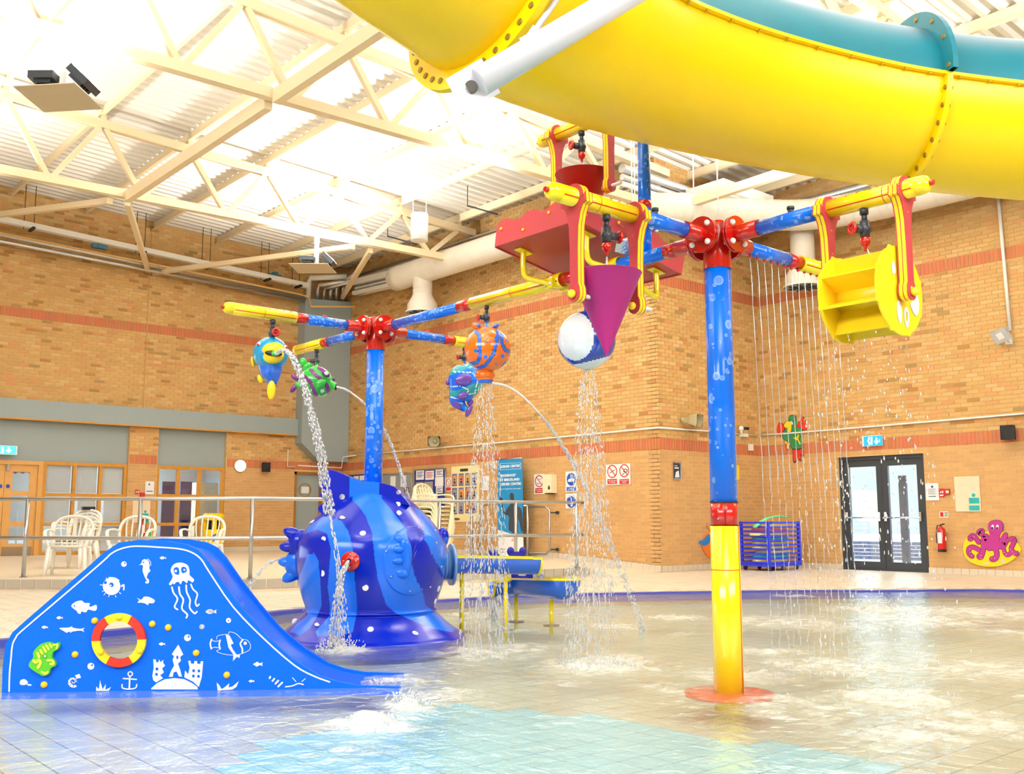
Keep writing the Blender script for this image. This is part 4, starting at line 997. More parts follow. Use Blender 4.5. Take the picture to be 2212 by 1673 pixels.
mb = MB(); ell(mb, 705, 807, t-.14, 5, 4, 2.5, 30, 12); part('eye', mb, M_['white'], th); mb = MB().cyl(dep(724, 836, t-.03), dep(728, 837, t-.03), .03, n=14); part('nozzle', mb, M_['black'], th, 'black nozzle ring')
# orange puffer fish pointing down from the link beam
t = 7.9; th = thing('hanging_fish_sprayer', 'orange puffer fish sprayer with blue markings hanging nose down', 'fish sprayer', dep(1048, 830, t))
vy = onx_(1050, 640, 5.12).y; valve(th, lp(vy)-Z_*.05, (-RT*.95-HF*.25).normalized(), nz=False, s=.9); part('hanger_stem', MB().cyl(lp(vy)-Z_*.18, dep(1052, 712, t), .016, n=12), M_['fblue'], th)
OS = [[(1026, 714), (1035, 725), (1037, 770), (1032, 783), (1006, 790)], [(1076, 712), (1074, 735), (1066, 765), (1048, 790), (1022, 801)], [(1084, 722), (1084, 742), (1092, 757), (1106, 762)], [(1092, 785), (1085, 795), (1078, 802)]]
OD = [(1028, 758, 4.5), (1049, 771, 4.2), (1068, 733, 4), (1086, 770, 4.2), (1072, 787, 2), (1066, 748, 2), (1012, 742, 1.8), (1053, 741, 2), (1046, 716, 1.8), (1093, 736, 2.2)]
def ofn(c):
    x, y, _ = proj(c); d = min(dseg(x, y, s) for s in OS)
    if any(math.hypot(x-a, y-b) < r for a, b, r in OD): return 1
    return 1 if d < 2.9 else (2 if d < 3.9 else 0)
om = [M_['org'], M_['fblue'], mat('thin_dark_line', (30, 40, 90), .3)]
mb = MB(); ell(mb, 1053, 755, t, 50, 49, 48, 0, 130, fn=ofn); ell(mb, 1058, 738, t-.13, 14, 11, 12, 0, 20); part('body', mb, om, th, 'round orange body with blue bands and dots')
mb = MB(); ell(mb, 1030, 705, t, 12, 8, 6, 25, 16); ell(mb, 1066, 708, t, 12, 7, 6, -25, 16); ell(mb, 1048, 712, t, 18, 5, 9, 0, 14); part('tail_fin', mb, M_['org'], th, 'orange bow shaped tail fin')
mb = MB(); ell(mb, 1034, 703, t-.04, 4.5, 5, 4, 0, 10); ell(mb, 1071, 704, t-.03, 8, 4, 5, -25, 12); part('tail_marking', mb, M_['fblue'], th, 'blue tail marking')
P_ = lambda x, y: dep(x, y, t); s = t/FPX
mb = MB(); mb.lathe([(19*s, .10), (19*s, .085), (21*s, .078), (22*s, .06), (21*s, .045), (18*s, .038), (17*s, .02)], P_(1048, 828), Z_, 32); part('snout', mb, M_['org'], th, 'orange snout ring')
mb = MB(); mb.lathe([(18*s, .14), (21*s, .128), (21.5*s, .112), (19*s, .10)], P_(1048, 828), Z_, 32); mb.lathe([(15.5*s, .022), (15.5*s, -.0), (0.01, 0)], P_(1048, 828), Z_, 32); part('nozzle', mb, M_['fblue'], th, 'blue nozzle')
# teal fish behind it
t = 9.3; th = thing('hanging_fish_sprayer', 'teal and blue fish sprayer with violet fins half behind the orange one', 'fish sprayer', dep(1000, 895, t))
valve(th, ony_(1003, 748, H2.y)-Z_*.02, (-RT*.9-HF*.4).normalized(), nz=False, s=.9); part('hanger_stem', MB().cyl(ony_(1003, 748, H2.y)-Z_*.15, dep(1004, 800, t), .016, n=10), M_['fblue'], th)
TB = [[(965, 815), (1010, 795), (1045, 800), (1045, 822), (985, 845), (965, 838)], [(966, 862), (1020, 850), (1030, 872), (1005, 880), (1000, 905), (965, 890)]]
TL = [[(975, 803), (1020, 805), (1032, 818), (1026, 850), (1010, 853)], [(972, 836), (995, 834), (1012, 843), (1006, 856)], [(970, 858), (992, 862)], [(985, 870), (1000, 872)]]
def tfn(c):
    x, y, _ = proj(c)
    if min(dseg(x, y, s_) for s_ in TL) < .8: return 2
    return 1 if any(pip(x, y, p) for p in TB) else 0
mb = MB(); bodytube(mb, [(1012, 784, 3), (1014, 793, 22), (1008, 812, 36), (1004, 830, 37), (996, 850, 28), (990, 866, 19), (997, 877, 11), (1008, 885, 7)], t, 72, 10, fn=tfn); part('body', mb, [M_['teal'], M_['ltb'], M_['paper']], th, 'teal body with blue bands outlined in white')
mb = MB(); ell(mb, 1001, 821, t-.17, 19, 12, 4, -12, 20); ell(mb, 999, 855, t-.13, 12, 8, 4, -15, 16); ell(mb, 986, 873, t-.06, 14, 7, 4, 58, 16); ell(mb, 1013, 888, t-.02, 15, 6, 4, -65, 16); ell(mb, 968, 826, t, 5, 7, 4, 20, 12); ell(mb, 1016, 870, t-.02, 8, 6, 4, -40, 14); part('fins', mb, M_['violet'], th, 'violet fins')
# beach ball
t = 7.4; th = thing('hanging_ball_sprayer', 'white and blue beach ball sprayer behind the magenta cone', 'ball sprayer', dep(1270, 798, t))
c = dep(1267, 735, t); R = 63*t/FPX
def bfn(p):
    x, y, _ = proj(p); d = (p-c); q = ((x-1240)/38)**2+((y-722)/56)**2
    if q < 1: return 1
    if (x-1240) > 10 and y > 770+(x-1240)*-.35+28: return 1
    return 0 if q > 1 else 1
def bfn2(p):
    d = (p-c).normalized(); x, y, _ = proj(p)
    if ((x-1243)/40)**2+((y-727)/52)**2 < 1: return 1
    if y > 782-(x-1268)*.25: return 1
    return 1 if d.dot(HF) > .45 and abs(d.z) < .6 else 0
mb = MB(); mb.sph(c, R, 110, None, 0, bfn2); part('ball', mb, [mat('ball_navy', (20, 66, 170), .15, coat=.5), mat('ball_white', (224, 230, 238), .15, coat=.5)], th)
s = t/FPX; mb = MB(); mb.lathe([(14*s, .035), (15*s, .02), (14*s, 0), (.01, 0)], dep(1269, 799, t), Z_, 24); part('nozzle', mb, M_['white'], th, 'white nozzle ring')
mb = MB().cyl(c+Z_*R*.95, V((c.x, c.y, HZ-.0)), .016, n=12); part('hanger_stem', mb, M_['fblue'], th)
# ================================================================ big blue fish
FC = V((H2.x, H2.y, 0)); TF = (FC+Z_*.6-CAM).dot(FW)
def zpx(y): return zat(808, y, H2.x, H2.y)
prof = [(.865, -.12), (.88, -.06), (.885, -.03), (.87, .0), (.83, .022), (.79, .05), (.72, .10), (.665, .15), (.612, .2), (.60, .215), (.615, .235), (.605, .25)]
for y, hw in ((1310, 138), (1290, 145), (1264, 153), (1240, 158), (1217, 161), (1200, 162), (1177, 160), (1160, 154.5), (1143, 142), (1127, 129), (1111, 114), (1097, 100), (1085, 87), (1075, 74), (1065, 60), (1058, 48)): prof.append((hw*TF/FPX*1.003, zpx(y)))
prof.append((.03, prof[-1][1]+.02)); prof.append((.001, prof[-1][1]))
pz = c2([(r, z) for r, z in prof], 7, False)
k_ = 1/3.802
def cp(l): return [(580+x*k_, 980+y*k_) for x, y in l]
LT = [cp(l) for l in (
 [(375, 820), (410, 880), (425, 1050), (437, 1250), (400, 1340), (340, 1440), (270, 1492), (170, 1470), (240, 1390), (320, 1330), (240, 1050), (320, 830)],
 [(330, 600), (450, 515), (600, 555), (655, 640), (690, 760), (705, 1000), (728, 1250), (722, 1330), (690, 1470), (600, 1500), (400, 1502), (385, 1465), (500, 1335), (505, 1250), (485, 1100), (512, 780), (480, 660), (400, 625), (290, 665)],
 [(690, 200), (930, 240), (930, 370), (1010, 465), (1110, 590), (1150, 700), (1160, 800), (1200, 1000), (1270, 1150), (1290, 1250), (1385, 1310), (1535, 1440), (1505, 1470), (1350, 1440), (1150, 1360), (1040, 1310), (970, 1250), (900, 1050), (870, 850), (850, 650), (800, 520), (745, 440), (690, 385)],
 [(1190, 440), (1300, 490), (1480, 800), (1480, 980), (1440, 1010), (1400, 930), (1310, 780), (1280, 700), (1260, 560)])]
def fishfn(p):
    x, y, tt = proj(p); d = V((p.x-FC.x, p.y-FC.y, 0)); front = d.dot(HF) < .12
    if p.z < -.0: return 0
    if front: return 1 if any(pip(x, y, l) for l in LT) else 0
    a = math.atan2(d.y, d.x); return 1 if math.sin(a*9+p.z*1.5) > 0 and p.z > .05 else 0
fish = thing('play_fish', 'giant blue striped fish with white dots standing in the pool', 'fish', FC)
mb = MB(); mb.lathe(pz, FC, Z_, 760, fn=fishfn); part('body', mb, [M_['dkb'], M_['ltb']], fish, 'glossy body striped dark and bright blue')
def surf(x, y, pr=pz):
    """first hit of the view ray with the lathe surface"""
    d = ray(x, y); tt = TF-1.3
    while tt < TF+.6:
        p = CAM+d*tt; r = math.hypot(p.x-FC.x, p.y-FC.y)
        for (r0, z0), (r1, z1) in zip(pr, pr[1:]):
            if min(z0, z1)-1e-6 <= p.z <= max(z0, z1)+1e-6 and abs(z1-z0) > 1e-5:
                if r < r0+(r1-r0)*(p.z-z0)/(z1-z0): return p
        tt += .006
    return None
sp = MB()
for x, y in ((1060, 420), (1073, 492), (610, 527), (775, 658), (453, 708), (445, 985), (797, 1103), (1320, 875), (1395, 1112), (1367, 1215), (838, 1448), (1205, 1478), (403, 1407), (218, 1380), (362, 560)):
    X0, Y0 = 580+x*k_, 980+y*k_; p = surf(X0, Y0)
    if not p: continue
    q = surf(X0+1.5, Y0) or p; r_ = surf(X0, Y0-1.5) or p; n = (q-p).cross(r_-p)
    n = n.normalized() if n.length > 1e-9 else -HF
    if n.dot(ray(X0, Y0)) > 0: n = -n
    sp.cyl(p-n*.004, p+n*.006, .027, n=20)
part('white_dots', sp, M_['white'], fish, 'white dots')
# dorsal crest: thick lobed wall across the top
def frame_at(tt): return dep(1106, 836.5, tt)
crest = cp([(455, 175), (520, 140), (600, 160), (690, 200), (800, 232), (930, 245), (1040, 275), (1085, 310), (1110, 345), (1165, 410), (1170, 430), (1100, 420), (1000, 440), (850, 450), (720, 450), (620, 470), (540, 500), (470, 495), (440, 460), (462, 425), (520, 400), (470, 375), (452, 340), (470, 310), (450, 285), (440, 260), (458, 235)])
cl = [(680+0*1+a[0]-680, a[1]) for a in c2(crest, 3)]
o0 = dep(0, 0, TF-.0); f2 = lambda x, y: ((dep(x, y, TF)-FC).dot(RT), dep(x, y, TF).z)
L2 = [f2(x, y) for x, y in cl]
cst = MB(); N_ = len(L2); lv = [(.22, .9), (.2, .97), (.1, 1.0), (-.26, 1.0), (-.275, .985)]
cx0 = sum(p[0] for p in L2)/N_; cz0 = sum(p[1] for p in L2)/N_-.0
rows = []
for dd, sc in lv: rows.append([FC+RT*(cx0+(p[0]-cx0)*(1-(1-sc)*.35))+Z_*(cz0+(p[1]-cz0)*sc)+HF*dd for p in L2+[L2[0]]])
cst.grid(rows); lt3 = [cp([(690, 150), (930, 150), (930, 480), (690, 480)]), cp([(1110, 330), (1180, 430), (1100, 480)])]
lxc = lambda x: 1 if (761.5 < x < 824.6 or x > 874) else 0
vs_, fs_ = cst.v, cst.f
cst.mi = [lxc(proj(sum((V(vs_[i]) for i in f), V())/4)[0]) for f in fs_]
def clipx(P, x, keep):
    out = []; m = len(P)
    for i in range(m):
        a, b = P[i], P[(i+1) % m]; ia, ib = (a[0] <= x) == keep, (b[0] <= x) == keep
        if ia: out.append(a)
        if ia != ib: q = (x-a[0])/(b[0]-a[0]); out.append((x, a[1]+(b[1]-a[1])*q))
    return out
fc_ = [(cx0+(p[0]-cx0)*(1-.015*.35), cz0+(p[1]-cz0)*.985) for p in L2]; xa_, xb_ = f2(761.5, 1040)[0], f2(824.6, 1060)[0]
for P_l, mi_ in ((clipx(fc_, xa_, True), 0), (clipx(clipx(fc_, xa_, False), xb_, True), 1), (clipx(fc_, xb_, False), 0)):
    if len(P_l) > 2: cst.prism([P_l], FC-HF*.275, RT, Z_, -HF, .001, mi_)
# front face: replaced by a dense strip fill so that the colour split is clean
part('dorsal_crest', cst, [M_['dkb'], M_['ltb']], fish, 'thick lobed crest on top')
m = MB()
for x, y in ((590, 355), (1057, 318)):
    X0, Y0 = 580+x*k_, 980+y*k_; q = dep(X0, Y0, TF-.275); q = FC+RT*((q-FC).dot(RT))+Z_*q.z-HF*.27; m.cyl(q+HF*.01, q-HF*.006, .026 if x < 700 else .02, n=20)
part('white_dots', m, M_['white'], fish)
# tail fin on the left, lobed
def lobes(lst, off, mats, nm, lb, n=20, fn=None):
    m = MB()
    for x, y, rx, ry, rd, rot in lst: ell(m, 580+x*k_, 980+y*k_, TF+off, rx*k_, ry*k_, rd*k_, rot, n, fn=fn)
    return part(nm, m, mats, fish, lb)
tfn_ = lambda p: 1 if proj(p)[1] > 980+832*k_ else 0
lobes([(215, 665, 100, 50, 50, 22), (180, 768, 92, 46, 50, 0), (275, 745, 120, 120, 80, 0), (162, 893, 84, 44, 50, 4), (260, 905, 130, 125, 80, 0), (200, 1000, 98, 50, 52, -28), (330, 850, 80, 170, 90, 0)], -.05, [M_['dkb'], M_['ltb']], 'tail_fin', 'lobed tail fin, dark above and bright below', 56, tfn_)
m = MB(); q = dep(580+309*k_, 980+741*k_, TF-.22); m.cyl(q+HF*.03, q-HF*.006, .026, n=20); part('white_dots', m, M_['white'], fish)
# right end fin
m = MB(); ell(m, 580+1430*k_, 980+690*k_, TF+.1, 52*k_, 80*k_, 40*k_, 0, 40, fn=lambda p: 1 if proj(p)[1] > 980+690*k_ else 0); part('far_fin', m, [M_['dkb'], M_['ltb']], fish, 'rounded fin on the far side')
# side fin plate following the body
pc = (580+1165*k_, 980+880*k_); rows = []; S_ = 26
fb = MB(); idx = {}
ring_ = []
rr_ = [0, .12, .24, .36, .48, .6, .7, .78, .84, .885, .91, .93, .95, .965, .98, 1]
aa_ = [2*PI*j/160 for j in range(161)]
def plp(r, a):
    x = pc[0]+math.cos(a)*r*232*k_*(1.0 if math.cos(a) < 0 else .93); y = pc[1]+math.sin(a)*r*290*k_
    x += (y-pc[1])*-.08
    p = surf(x, y)
    if p is None: return None
    out = V((p.x-FC.x, p.y-FC.y, 0)).normalized()
    return p+out*(.026 if r < .975 else -.004)
for r in rr_:
    row = []
    for a in aa_[::2]:
        q = plp(max(r, .001), a)
        row.append(q if q is not None else (row[-1] if row else FC))
    rows.append(row)
fb.grid(rows); dm = [cp([(900, 560), (1115, 560), (1125, 640), (1155, 760), (1165, 860), (1200, 1010), (1270, 1130), (1268, 1200), (900, 1200)]), LT[3]]
fb.mi = [1 if any(pip(*proj(sum((V(fb.v[i]) for i in f), V())/4)[:2], l) for l in dm) else 0 for f in fb.f]
pfn = part('side_fin_plate', fb, [M_['dkb'], M_['ltb']], fish, 'oval side fin plate')
m = MB()
for x, y, rx, ry, rot in ((1075, 705, 52, 36, 10), (1060, 790, 52, 32, 5), (1055, 885, 52, 32, 0), (1090, 985, 60, 42, 10), (1120, 840, 60, 150, 0)):
    X0, Y0 = 580+x*k_, 980+y*k_; p = surf(X0, Y0)
    if p: ell(m, X0, Y0, (p-CAM).dot(FW)-.02, rx*k_, ry*k_, 34*k_, rot, 24)
part('fin_lobes', m, M_['ltb'], pfn, 'raised bright blue fin lobes')
m = MB()
for x, y in ((1053, 638), (1215, 614), (1346, 634), (1358, 735), (960, 805), (1000, 1013), (1146, 1133), (1308, 1098), (1398, 930)):
    p = surf(580+x*k_, 980+y*k_)
    if p: m.sph(p+V((p.x-FC.x, p.y-FC.y, 0)).normalized()*.028, (.009,)*3, 8)
part('bolt', m, M_['steel'], pfn)
# red water nozzle on the side
p = surf(757, 1213); n = V((p.x-FC.x, p.y-FC.y, .05)).normalized(); m = MB(); m.lathe([(.085, -.02), (.085, .006), (.078, .018), (.05, .02), (.038, .03), (.034, .05), (.02, .055), (.018, .02)], p, n, 32); nz = part('red_nozzle', m, M_['red'], fish, 'round red bolted water nozzle'); NZ = p+n*.06
m = MB(); e = n.cross(Z_).normalized(); g = e.cross(n)
for k in range(4): m.sph(p+n*.019+(e*math.cos(k*PI/2)+g*math.sin(k*PI/2))*.055, (.009,)*3, 8)
part('bolt', m, M_['steel'], nz)
# ================================================================ small water chutes
def chute(name, label, pts, wd, legs, tin, mouth=None, bowl=False):
    t_ = thing(name, label, 'water chute', (pts[0][0], pts[0][1], 0)); C_ = crom(pts, 8); n = len(C_)
    inn = MB(); rim = MB(); rows = []; r1 = []; 
    for i, p in enumerate(C_):
        p = V(p); a = (V(C_[min(i+1, n-1)])-V(C_[max(i-1, 0)])); a.z = 0; a.normalize(); s_ = a.cross(Z_)
        w_ = wd[0]+(wd[1]-wd[0])*i/(n-1)
        rows.append([p+s_*w_*math.cos(b_)+Z_*(-w_*1.0*math.sin(b_)) for b_ in [PI*j/14 for j in range(15)]]+[p+s_*(w_-.012)*math.cos(b_)+Z_*(-(w_-.012)*1.0*math.sin(b_)) for b_ in [PI-PI*j/14 for j in range(15)]])
        for sg in (0,): pass
        r1.append((p, s_, w_))
    inn.grid(rows); part('trough', inn, mat('trough_blue', (14, 96, 214), .25, coat=.4), t_, 'blue half pipe trough')
    for sg in (-1, 1): rim.grid([[p+s_*sg*(w_+.012)+Z_*.006, p+s_*sg*(w_+.012)+Z_*.024, p+s_*sg*(w_-.016)+Z_*.024, p+s_*sg*(w_-.016)+Z_*.006, p+s_*sg*(w_+.012)+Z_*.006] for p, s_, w_ in r1], 0, False)
    if bowl:
        p, s_, w_ = r1[-1]; aa = s_.cross(Z_); aa = -aa if aa.dot(V(C_[-1])-V(C_[-2])) < 0 else aa
        q = MB(); q.grid([[p+(s_*math.cos(h_)+aa*math.sin(h_))*w_*math.cos(e_)-Z_*w_*math.sin(e_) for h_ in [PI*j/16 for j in range(17)]] for e_ in [PI/2*k/6 for k in range(7)]]); part('bowl_end', q, mat('trough_blue', (14, 96, 214), .25, coat=.4), t_, 'rounded closed end of the trough')
        rim.tube([p+(s_*math.cos(h_)+aa*math.sin(h_))*w_+Z_*.015 for h_ in [PI*j/16 for j in range(17)]], .013, 8)
    for e_ in ((-1,) if not mouth else (0,)):
        p, s_, w_ = r1[e_]; aa = s_.cross(Z_)
        rim.tube([p+s_*w_*math.cos(b_)-Z_*w_*math.sin(b_) for b_ in [PI*j/16 for j in range(17)]], .012, 8)
    part('rim', rim, M_['yel'], t_, 'yellow rim')
    for x, y, zt in legs:
        m = MB().cyl(V((x, y, -.12)), V((x, y, zt)), .021, n=14); lg = part('leg', m, M_['yel'], t_, 'yellow leg'); m = MB(); m.lathe([(.02, .0), (.085, -.004), (.085, -.02)], (x, y, -.012), Z_, 20); part('leg_plate', m, mat('dark_plate', (60, 52, 90), .4), lg)
    return t_
A1 = onx_(985, 1224, 5.95); tU = (A1-CAM).dot(FW)
u0, u1 = dep(975, 1207, 10.05), dep(1160, 1209, 10.15); zu = .66
u0.z = u1.z = 0
lg1 = onz(997, 1360, 0); lg2 = onz(1092, 1357, 0); ax = (lg2-lg1).normalized(); zt = zat(1045, 1206, (lg1.x+lg2.x)/2, (lg1.y+lg2.y)/2)
s0 = lg1-ax*.1; s1 = lg2+ax*.33
chute('water_chute', 'upper blue and yellow water chute leaving the fish on two yellow legs', [(s0.x, s0.y, zt), (lg1.x, lg1.y, zt), (lg2.x, lg2.y, zt-.01), (s1.x, s1.y, zt-.02)], (.15, .15), [(lg1.x, lg1.y, zt-.14), (lg2.x, lg2.y, zt-.14)], 0)
m = MB(); m.cyl(s0-ax*.02+Z_*(zt-.06), s0+ax*.01+Z_*(zt-.06), .2, n=40); m.cyl(s0-ax*.12+Z_*(zt-.06), s0-ax*.02+Z_*(zt-.06), .14, n=32)
for k in range(3): m.cyl(s0-ax*(.05+k*.03)+Z_*(zt-.06), s0-ax*(.06+k*.03)+Z_*(zt-.06), .15, n=32)
part('outlet_flange', m, mat('pale_blue_flange', (110, 160, 214), .3), fish, 'round pale blue outlet flange'); m = MB(); m.cyl(s0-ax*.5+Z_*(zt-.06), s0-ax*.12+Z_*(zt-.06), .15, n=32); part('outlet_neck', m, M_['dkb'], fish)
l3 = onz(1115, 1339, 0); l4 = onz(1191, 1347, 0); z2 = zat(1150, 1256, l4.x, l4.y+.2)
ax2 = (l4-l3).normalized(); mdp = onz(1150, 1344, 0); b0 = dep(1212, 1262, (l4-CAM).dot(FW)-.02); b0.z = 0; b1 = dep(1062, 1262, (l3-CAM).dot(FW)); b1.z = 0
chute('water_chute', 'lower blue and yellow water chute catching the upper one', [(b1.x, b1.y, z2-.03), (l3.x, l3.y, z2), ((l3.x+l4.x)/2, (l3.y+l4.y)/2, z2+.01), (l4.x, l4.y, z2+.02), (b0.x, b0.y, z2+.02)], (.15, .2), [(l3.x, l3.y, z2-.16), (l4.x, l4.y, z2-.18)], 0, True, True)
pw2 = []
for (x, y, tt, lb) in ((1065, 1198, 10.3, 'small indigo water wheel standing on the upper chute, left one'), (1116, 1194, 10.25, 'small indigo water wheel standing on the upper chute, right one'), (1128, 1246, 10.6, 'small indigo water wheel on the lower chute')):
    m = MB(); c = dep(x, y, tt); s = tt/FPX; wd_ = {1065: 6, 1116: 13, 1128: 16}[x]
    for sg in (-1, 1): ell(m, x+sg*wd_, y-2, tt, 8 if x != 1065 else 4, 10, 3, 0, 16)
    m.frame_box(c-Z_*.03, RT, HF, Z_, .14, .05, .05); m.cyl(c-RT*.06, c+RT*.06, .01)
    single('twin_disc_toy', m, mat('indigo_plastic', (40, 40, 160), .4), lb, 'pool toy')
# ================================================================ BIG YELLOW FLUME
FL = [(760, -300, 4.80), (854, -212, 4.86), (962, -131, 4.97), (1094, -35, 5.2), (1225, 33, 5.58), (1369, 98, 6.1), (1562, 158, 6.62), (1775, 208, 6.98), (1950, 237, 7.12), (2150, 258, 7.15), (2400, 272, 7.0), (2700, 270, 6.7)]
C3 = crom([tuple(dep(*p)) for p in FL], 14); C3 = [V(p) for p in C3]; RF = .55; NC = len(C3)
flume = thing('water_flume', 'huge yellow tube slide with a teal top sweeping across the ceiling', 'water slide', (C3[NC//2].x, C3[NC//2].y, C3[NC//2].z-RF))
def fframe(i):
    a = (C3[min(i+1, NC-1)]-C3[max(i-1, 0)]).normalized(); s_ = a.cross(Z_).normalized(); g = s_.cross(a).normalized()
    if s_.dot(HF) > 0: s_ = -s_
    return a, s_, g
def fpt(i, th, r): a, s_, g = fframe(i); return C3[i]+(s_*math.cos(th)+g*math.sin(th))*r
SE0, SE1 = math.radians(1), math.radians(179)       # seam angles between yellow shell and teal top
iF1 = 38; iF2 = None
bx = min(range(NC), key=lambda i: abs(proj(fpt(i, SE0, RF))[0]-2043)); iF2 = bx
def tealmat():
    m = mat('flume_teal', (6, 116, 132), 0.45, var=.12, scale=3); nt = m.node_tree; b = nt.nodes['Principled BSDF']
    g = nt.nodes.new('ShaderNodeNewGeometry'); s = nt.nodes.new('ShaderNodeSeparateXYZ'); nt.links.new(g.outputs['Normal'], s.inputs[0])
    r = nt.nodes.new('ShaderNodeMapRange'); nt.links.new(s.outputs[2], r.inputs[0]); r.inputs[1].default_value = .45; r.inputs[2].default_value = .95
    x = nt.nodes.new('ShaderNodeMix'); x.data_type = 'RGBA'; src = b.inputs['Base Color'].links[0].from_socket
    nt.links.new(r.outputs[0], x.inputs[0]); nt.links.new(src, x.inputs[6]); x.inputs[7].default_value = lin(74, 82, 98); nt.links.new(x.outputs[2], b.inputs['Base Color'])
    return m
lo = MB(); lo.grid([[fpt(i, SE1+(2*PI-(SE1-SE0))*j/56, RF) for j in range(57)] for i in range(NC)]); lo.grid([[fpt(i, SE1+(2*PI-(SE1-SE0))*j/56, RF-.012) for j in range(56, -1, -1)] for i in range(NC)])
FY = mat('flume_yellow', (250, 208, 2), 0.34, var=0.03, scale=1.5, spec=.4); part('lower_shell', lo, FY, flume, 'yellow fibreglass shell')
hi = MB(); hi.grid([[fpt(i, SE0+(SE1-SE0)*j/28, RF) for j in range(29)] for i in range(NC)]); hi.grid([[fpt(i, SE0+(SE1-SE0)*j/28, RF-.012) for j in range(28, -1, -1)] for i in range(NC)])
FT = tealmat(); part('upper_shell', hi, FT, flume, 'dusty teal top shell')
for th in (SE0, SE1):
    m = MB(); m.grid([[fpt(i, th-.02, RF-.005), fpt(i, th-.02, RF+.035), fpt(i, th+.018, RF+.035), fpt(i, th+.018, RF-.005)] for i in range(NC)], 0, False); sf = part('seam_flange', m, FY, flume, 'long bolted seam flange')
    if th == SE0:
        m = MB()
        for i in range(44, NC-3, 5): p = fpt(i, th-.02, RF+.02); q = fpt(i, th-.04, RF+.02); m.cyl(p, q, .011, n=8)
        part('seam_bolt', m, mat('yellow_bolt', (206, 170, 20), .5), sf)
def ringfl(i, th0, th1, m_, nm, lb, n=64, w_=.085):
    a, s_, g = fframe(i); m = MB(); rows = [[], [], [], []]
    for j in range(n+1):
        th = th0+(th1-th0)*j/n; e = s_*math.cos(th)+g*math.sin(th)
        for k, (d_, r_) in enumerate(((-.018, RF-.01), (-.018, RF+w_), (.018, RF+w_), (.018, RF-.01))): rows[k].append(C3[i]+a*d_+e*r_)
    m.grid(rows, 0, False); o = part(nm, m, m_, flume, lb); m = MB()
    for j in range(0, n, 3 if w_ > .08 else 4):
        th = th0+(th1-th0)*(j+.5)/n; e = s_*math.cos(th)+g*math.sin(th); p = C3[i]+e*(RF+w_*.55); m.cyl(p-a*.026, p+a*.026, .017, n=10)
    part('flange_bolt', m, mat('tarnished_bolt', (150, 118, 40), .45, .5), o)
ringfl(iF1, SE1, SE1+2*PI-(SE1-SE0), FY, 'joint_flange', 'yellow bolted joint flange', w_=.11)
ringfl(iF2, SE1, SE1+2*PI-(SE1-SE0), FY, 'joint_flange', 'yellow bolted joint flange', w_=.05); ringfl(iF2, SE0, SE1, FT, 'joint_flange', 'teal bolted joint flange', 24, w_=.11)
# grey strut under the flume
sa, sb = dep(1022, 186, 4.45), dep(1440, -62, 4.75)
su = (sb-sa).normalized()
strut = thing('flume_strut', 'white painted tube strut with a bolted end plate under the flume', 'strut', sa)
GW = mat('white_strut_paint', (214, 214, 224), .4)
part('tube', MB().cyl(sa+su*.03, sb, .066, n=28), GW, strut)
m = MB(); pn = (CAM-sa).normalized(); m.frame_box(sa+su*.0, su, pn.cross(su).normalized(), pn, .2, .17, .025); pl_ = part('end_plate', m, GW, strut); m = MB(); m.cyl(sa-su*.01+pn*.01, sa-su*.01+pn*.03, .022, n=6); m.cyl(sa-su*.01+pn*.01, sa-su*.01+pn*.02, .03, n=20); part('bolt', m, M_['steel'], pl_)
r0, r1 = dep(1152, 72, 4.6), dep(1215, -20, 4.75); m = MB().cyl(r0, r1+(r1-r0)*1.5, .014, n=12); rd = part('tie_rod', m, GW, strut); m = MB(); ru = (r1-r0).normalized(); m.frame_box(r0-ru*.02, ru, pn.cross(ru).normalized(), pn, .12, .045, .03); m.frame_box(dep(1136, 92, 4.5), su, pn.cross(su).normalized(), pn, .04, .06, .02); part('fork_end', m, GW, rd)
# ================================================================ BLUE TOY SLIDE
ts = thing('toddler_slide', 'small blue slide with white sea creature pictures on its side panel', 'slide', (SP0+SP1)/2)
OUTL = [(8, 1510), (10, 1440), (16, 1392), (31, 1366), (60, 1340), (120, 1288), (190, 1228), (225, 1196), (260, 1172.5), (301, 1167), (366, 1169.5), (407, 1176.6), (431, 1189), (452, 1213), (488, 1266), (529, 1319), (578, 1376), (630.6, 1421), (691.6, 1459), (730, 1472), (773, 1480), (866, 1483), (866, 1500)]
HOLE = [(259+41*math.cos(2*PI*k/36), 1383+42*math.sin(2*PI*k/36)) for k in range(36)]
m = MB(); cut(m, 'S', OUTL, -.03, .03, 0, [HOLE[::-1]]); part('front_panel', m, M_['blue'], ts, 'bright blue front side panel')
BW = .52; m = MB()
P, u, n = PL['S']
bl = [uv('S', x, y) for x, y in OUTL]; hb = [(s_-.2, z-.06) for s_, z in [uv('S', 259+(x-259)*1.45, 1383+(y-1383)*1.3) for x, y in HOLE[::-1]]]
bl2 = []
for s_, z in bl: bl2.append((s_, z if z < .02 else z))
m.prism([bl2, hb], P-n*(BW+.03), u, Z_, n, .03); part('back_panel', m, M_['blue'], ts, 'bright blue rear side panel')
# sliding surface and rungs
crv = [uv('S', x, y) for x, y in ((345, 1182), (400, 1190), (440, 1215), (480, 1268), (522, 1322), (572, 1380), (628, 1428), (690, 1465), (760, 1484), (862, 1490))]
C_ = c2(crv, 5, False); m = MB()
m.grid([[P+u*s_+Z_*z-n*.03, P+u*s_+Z_*z-n*BW] for s_, z in C_]); part('chute', m, mat('chute_blue', (12, 96, 232), .25, coat=.3), ts, 'blue sliding surface')
for z in (.2, .42, .64, .86):
    s_ = .12+z*.62; m = MB(); m.frame_box(P+u*s_+Z_*z-n*(BW/2+.015), u, Z_, n, .16, .025, BW-.03); part('step', m, M_['blue'], ts)
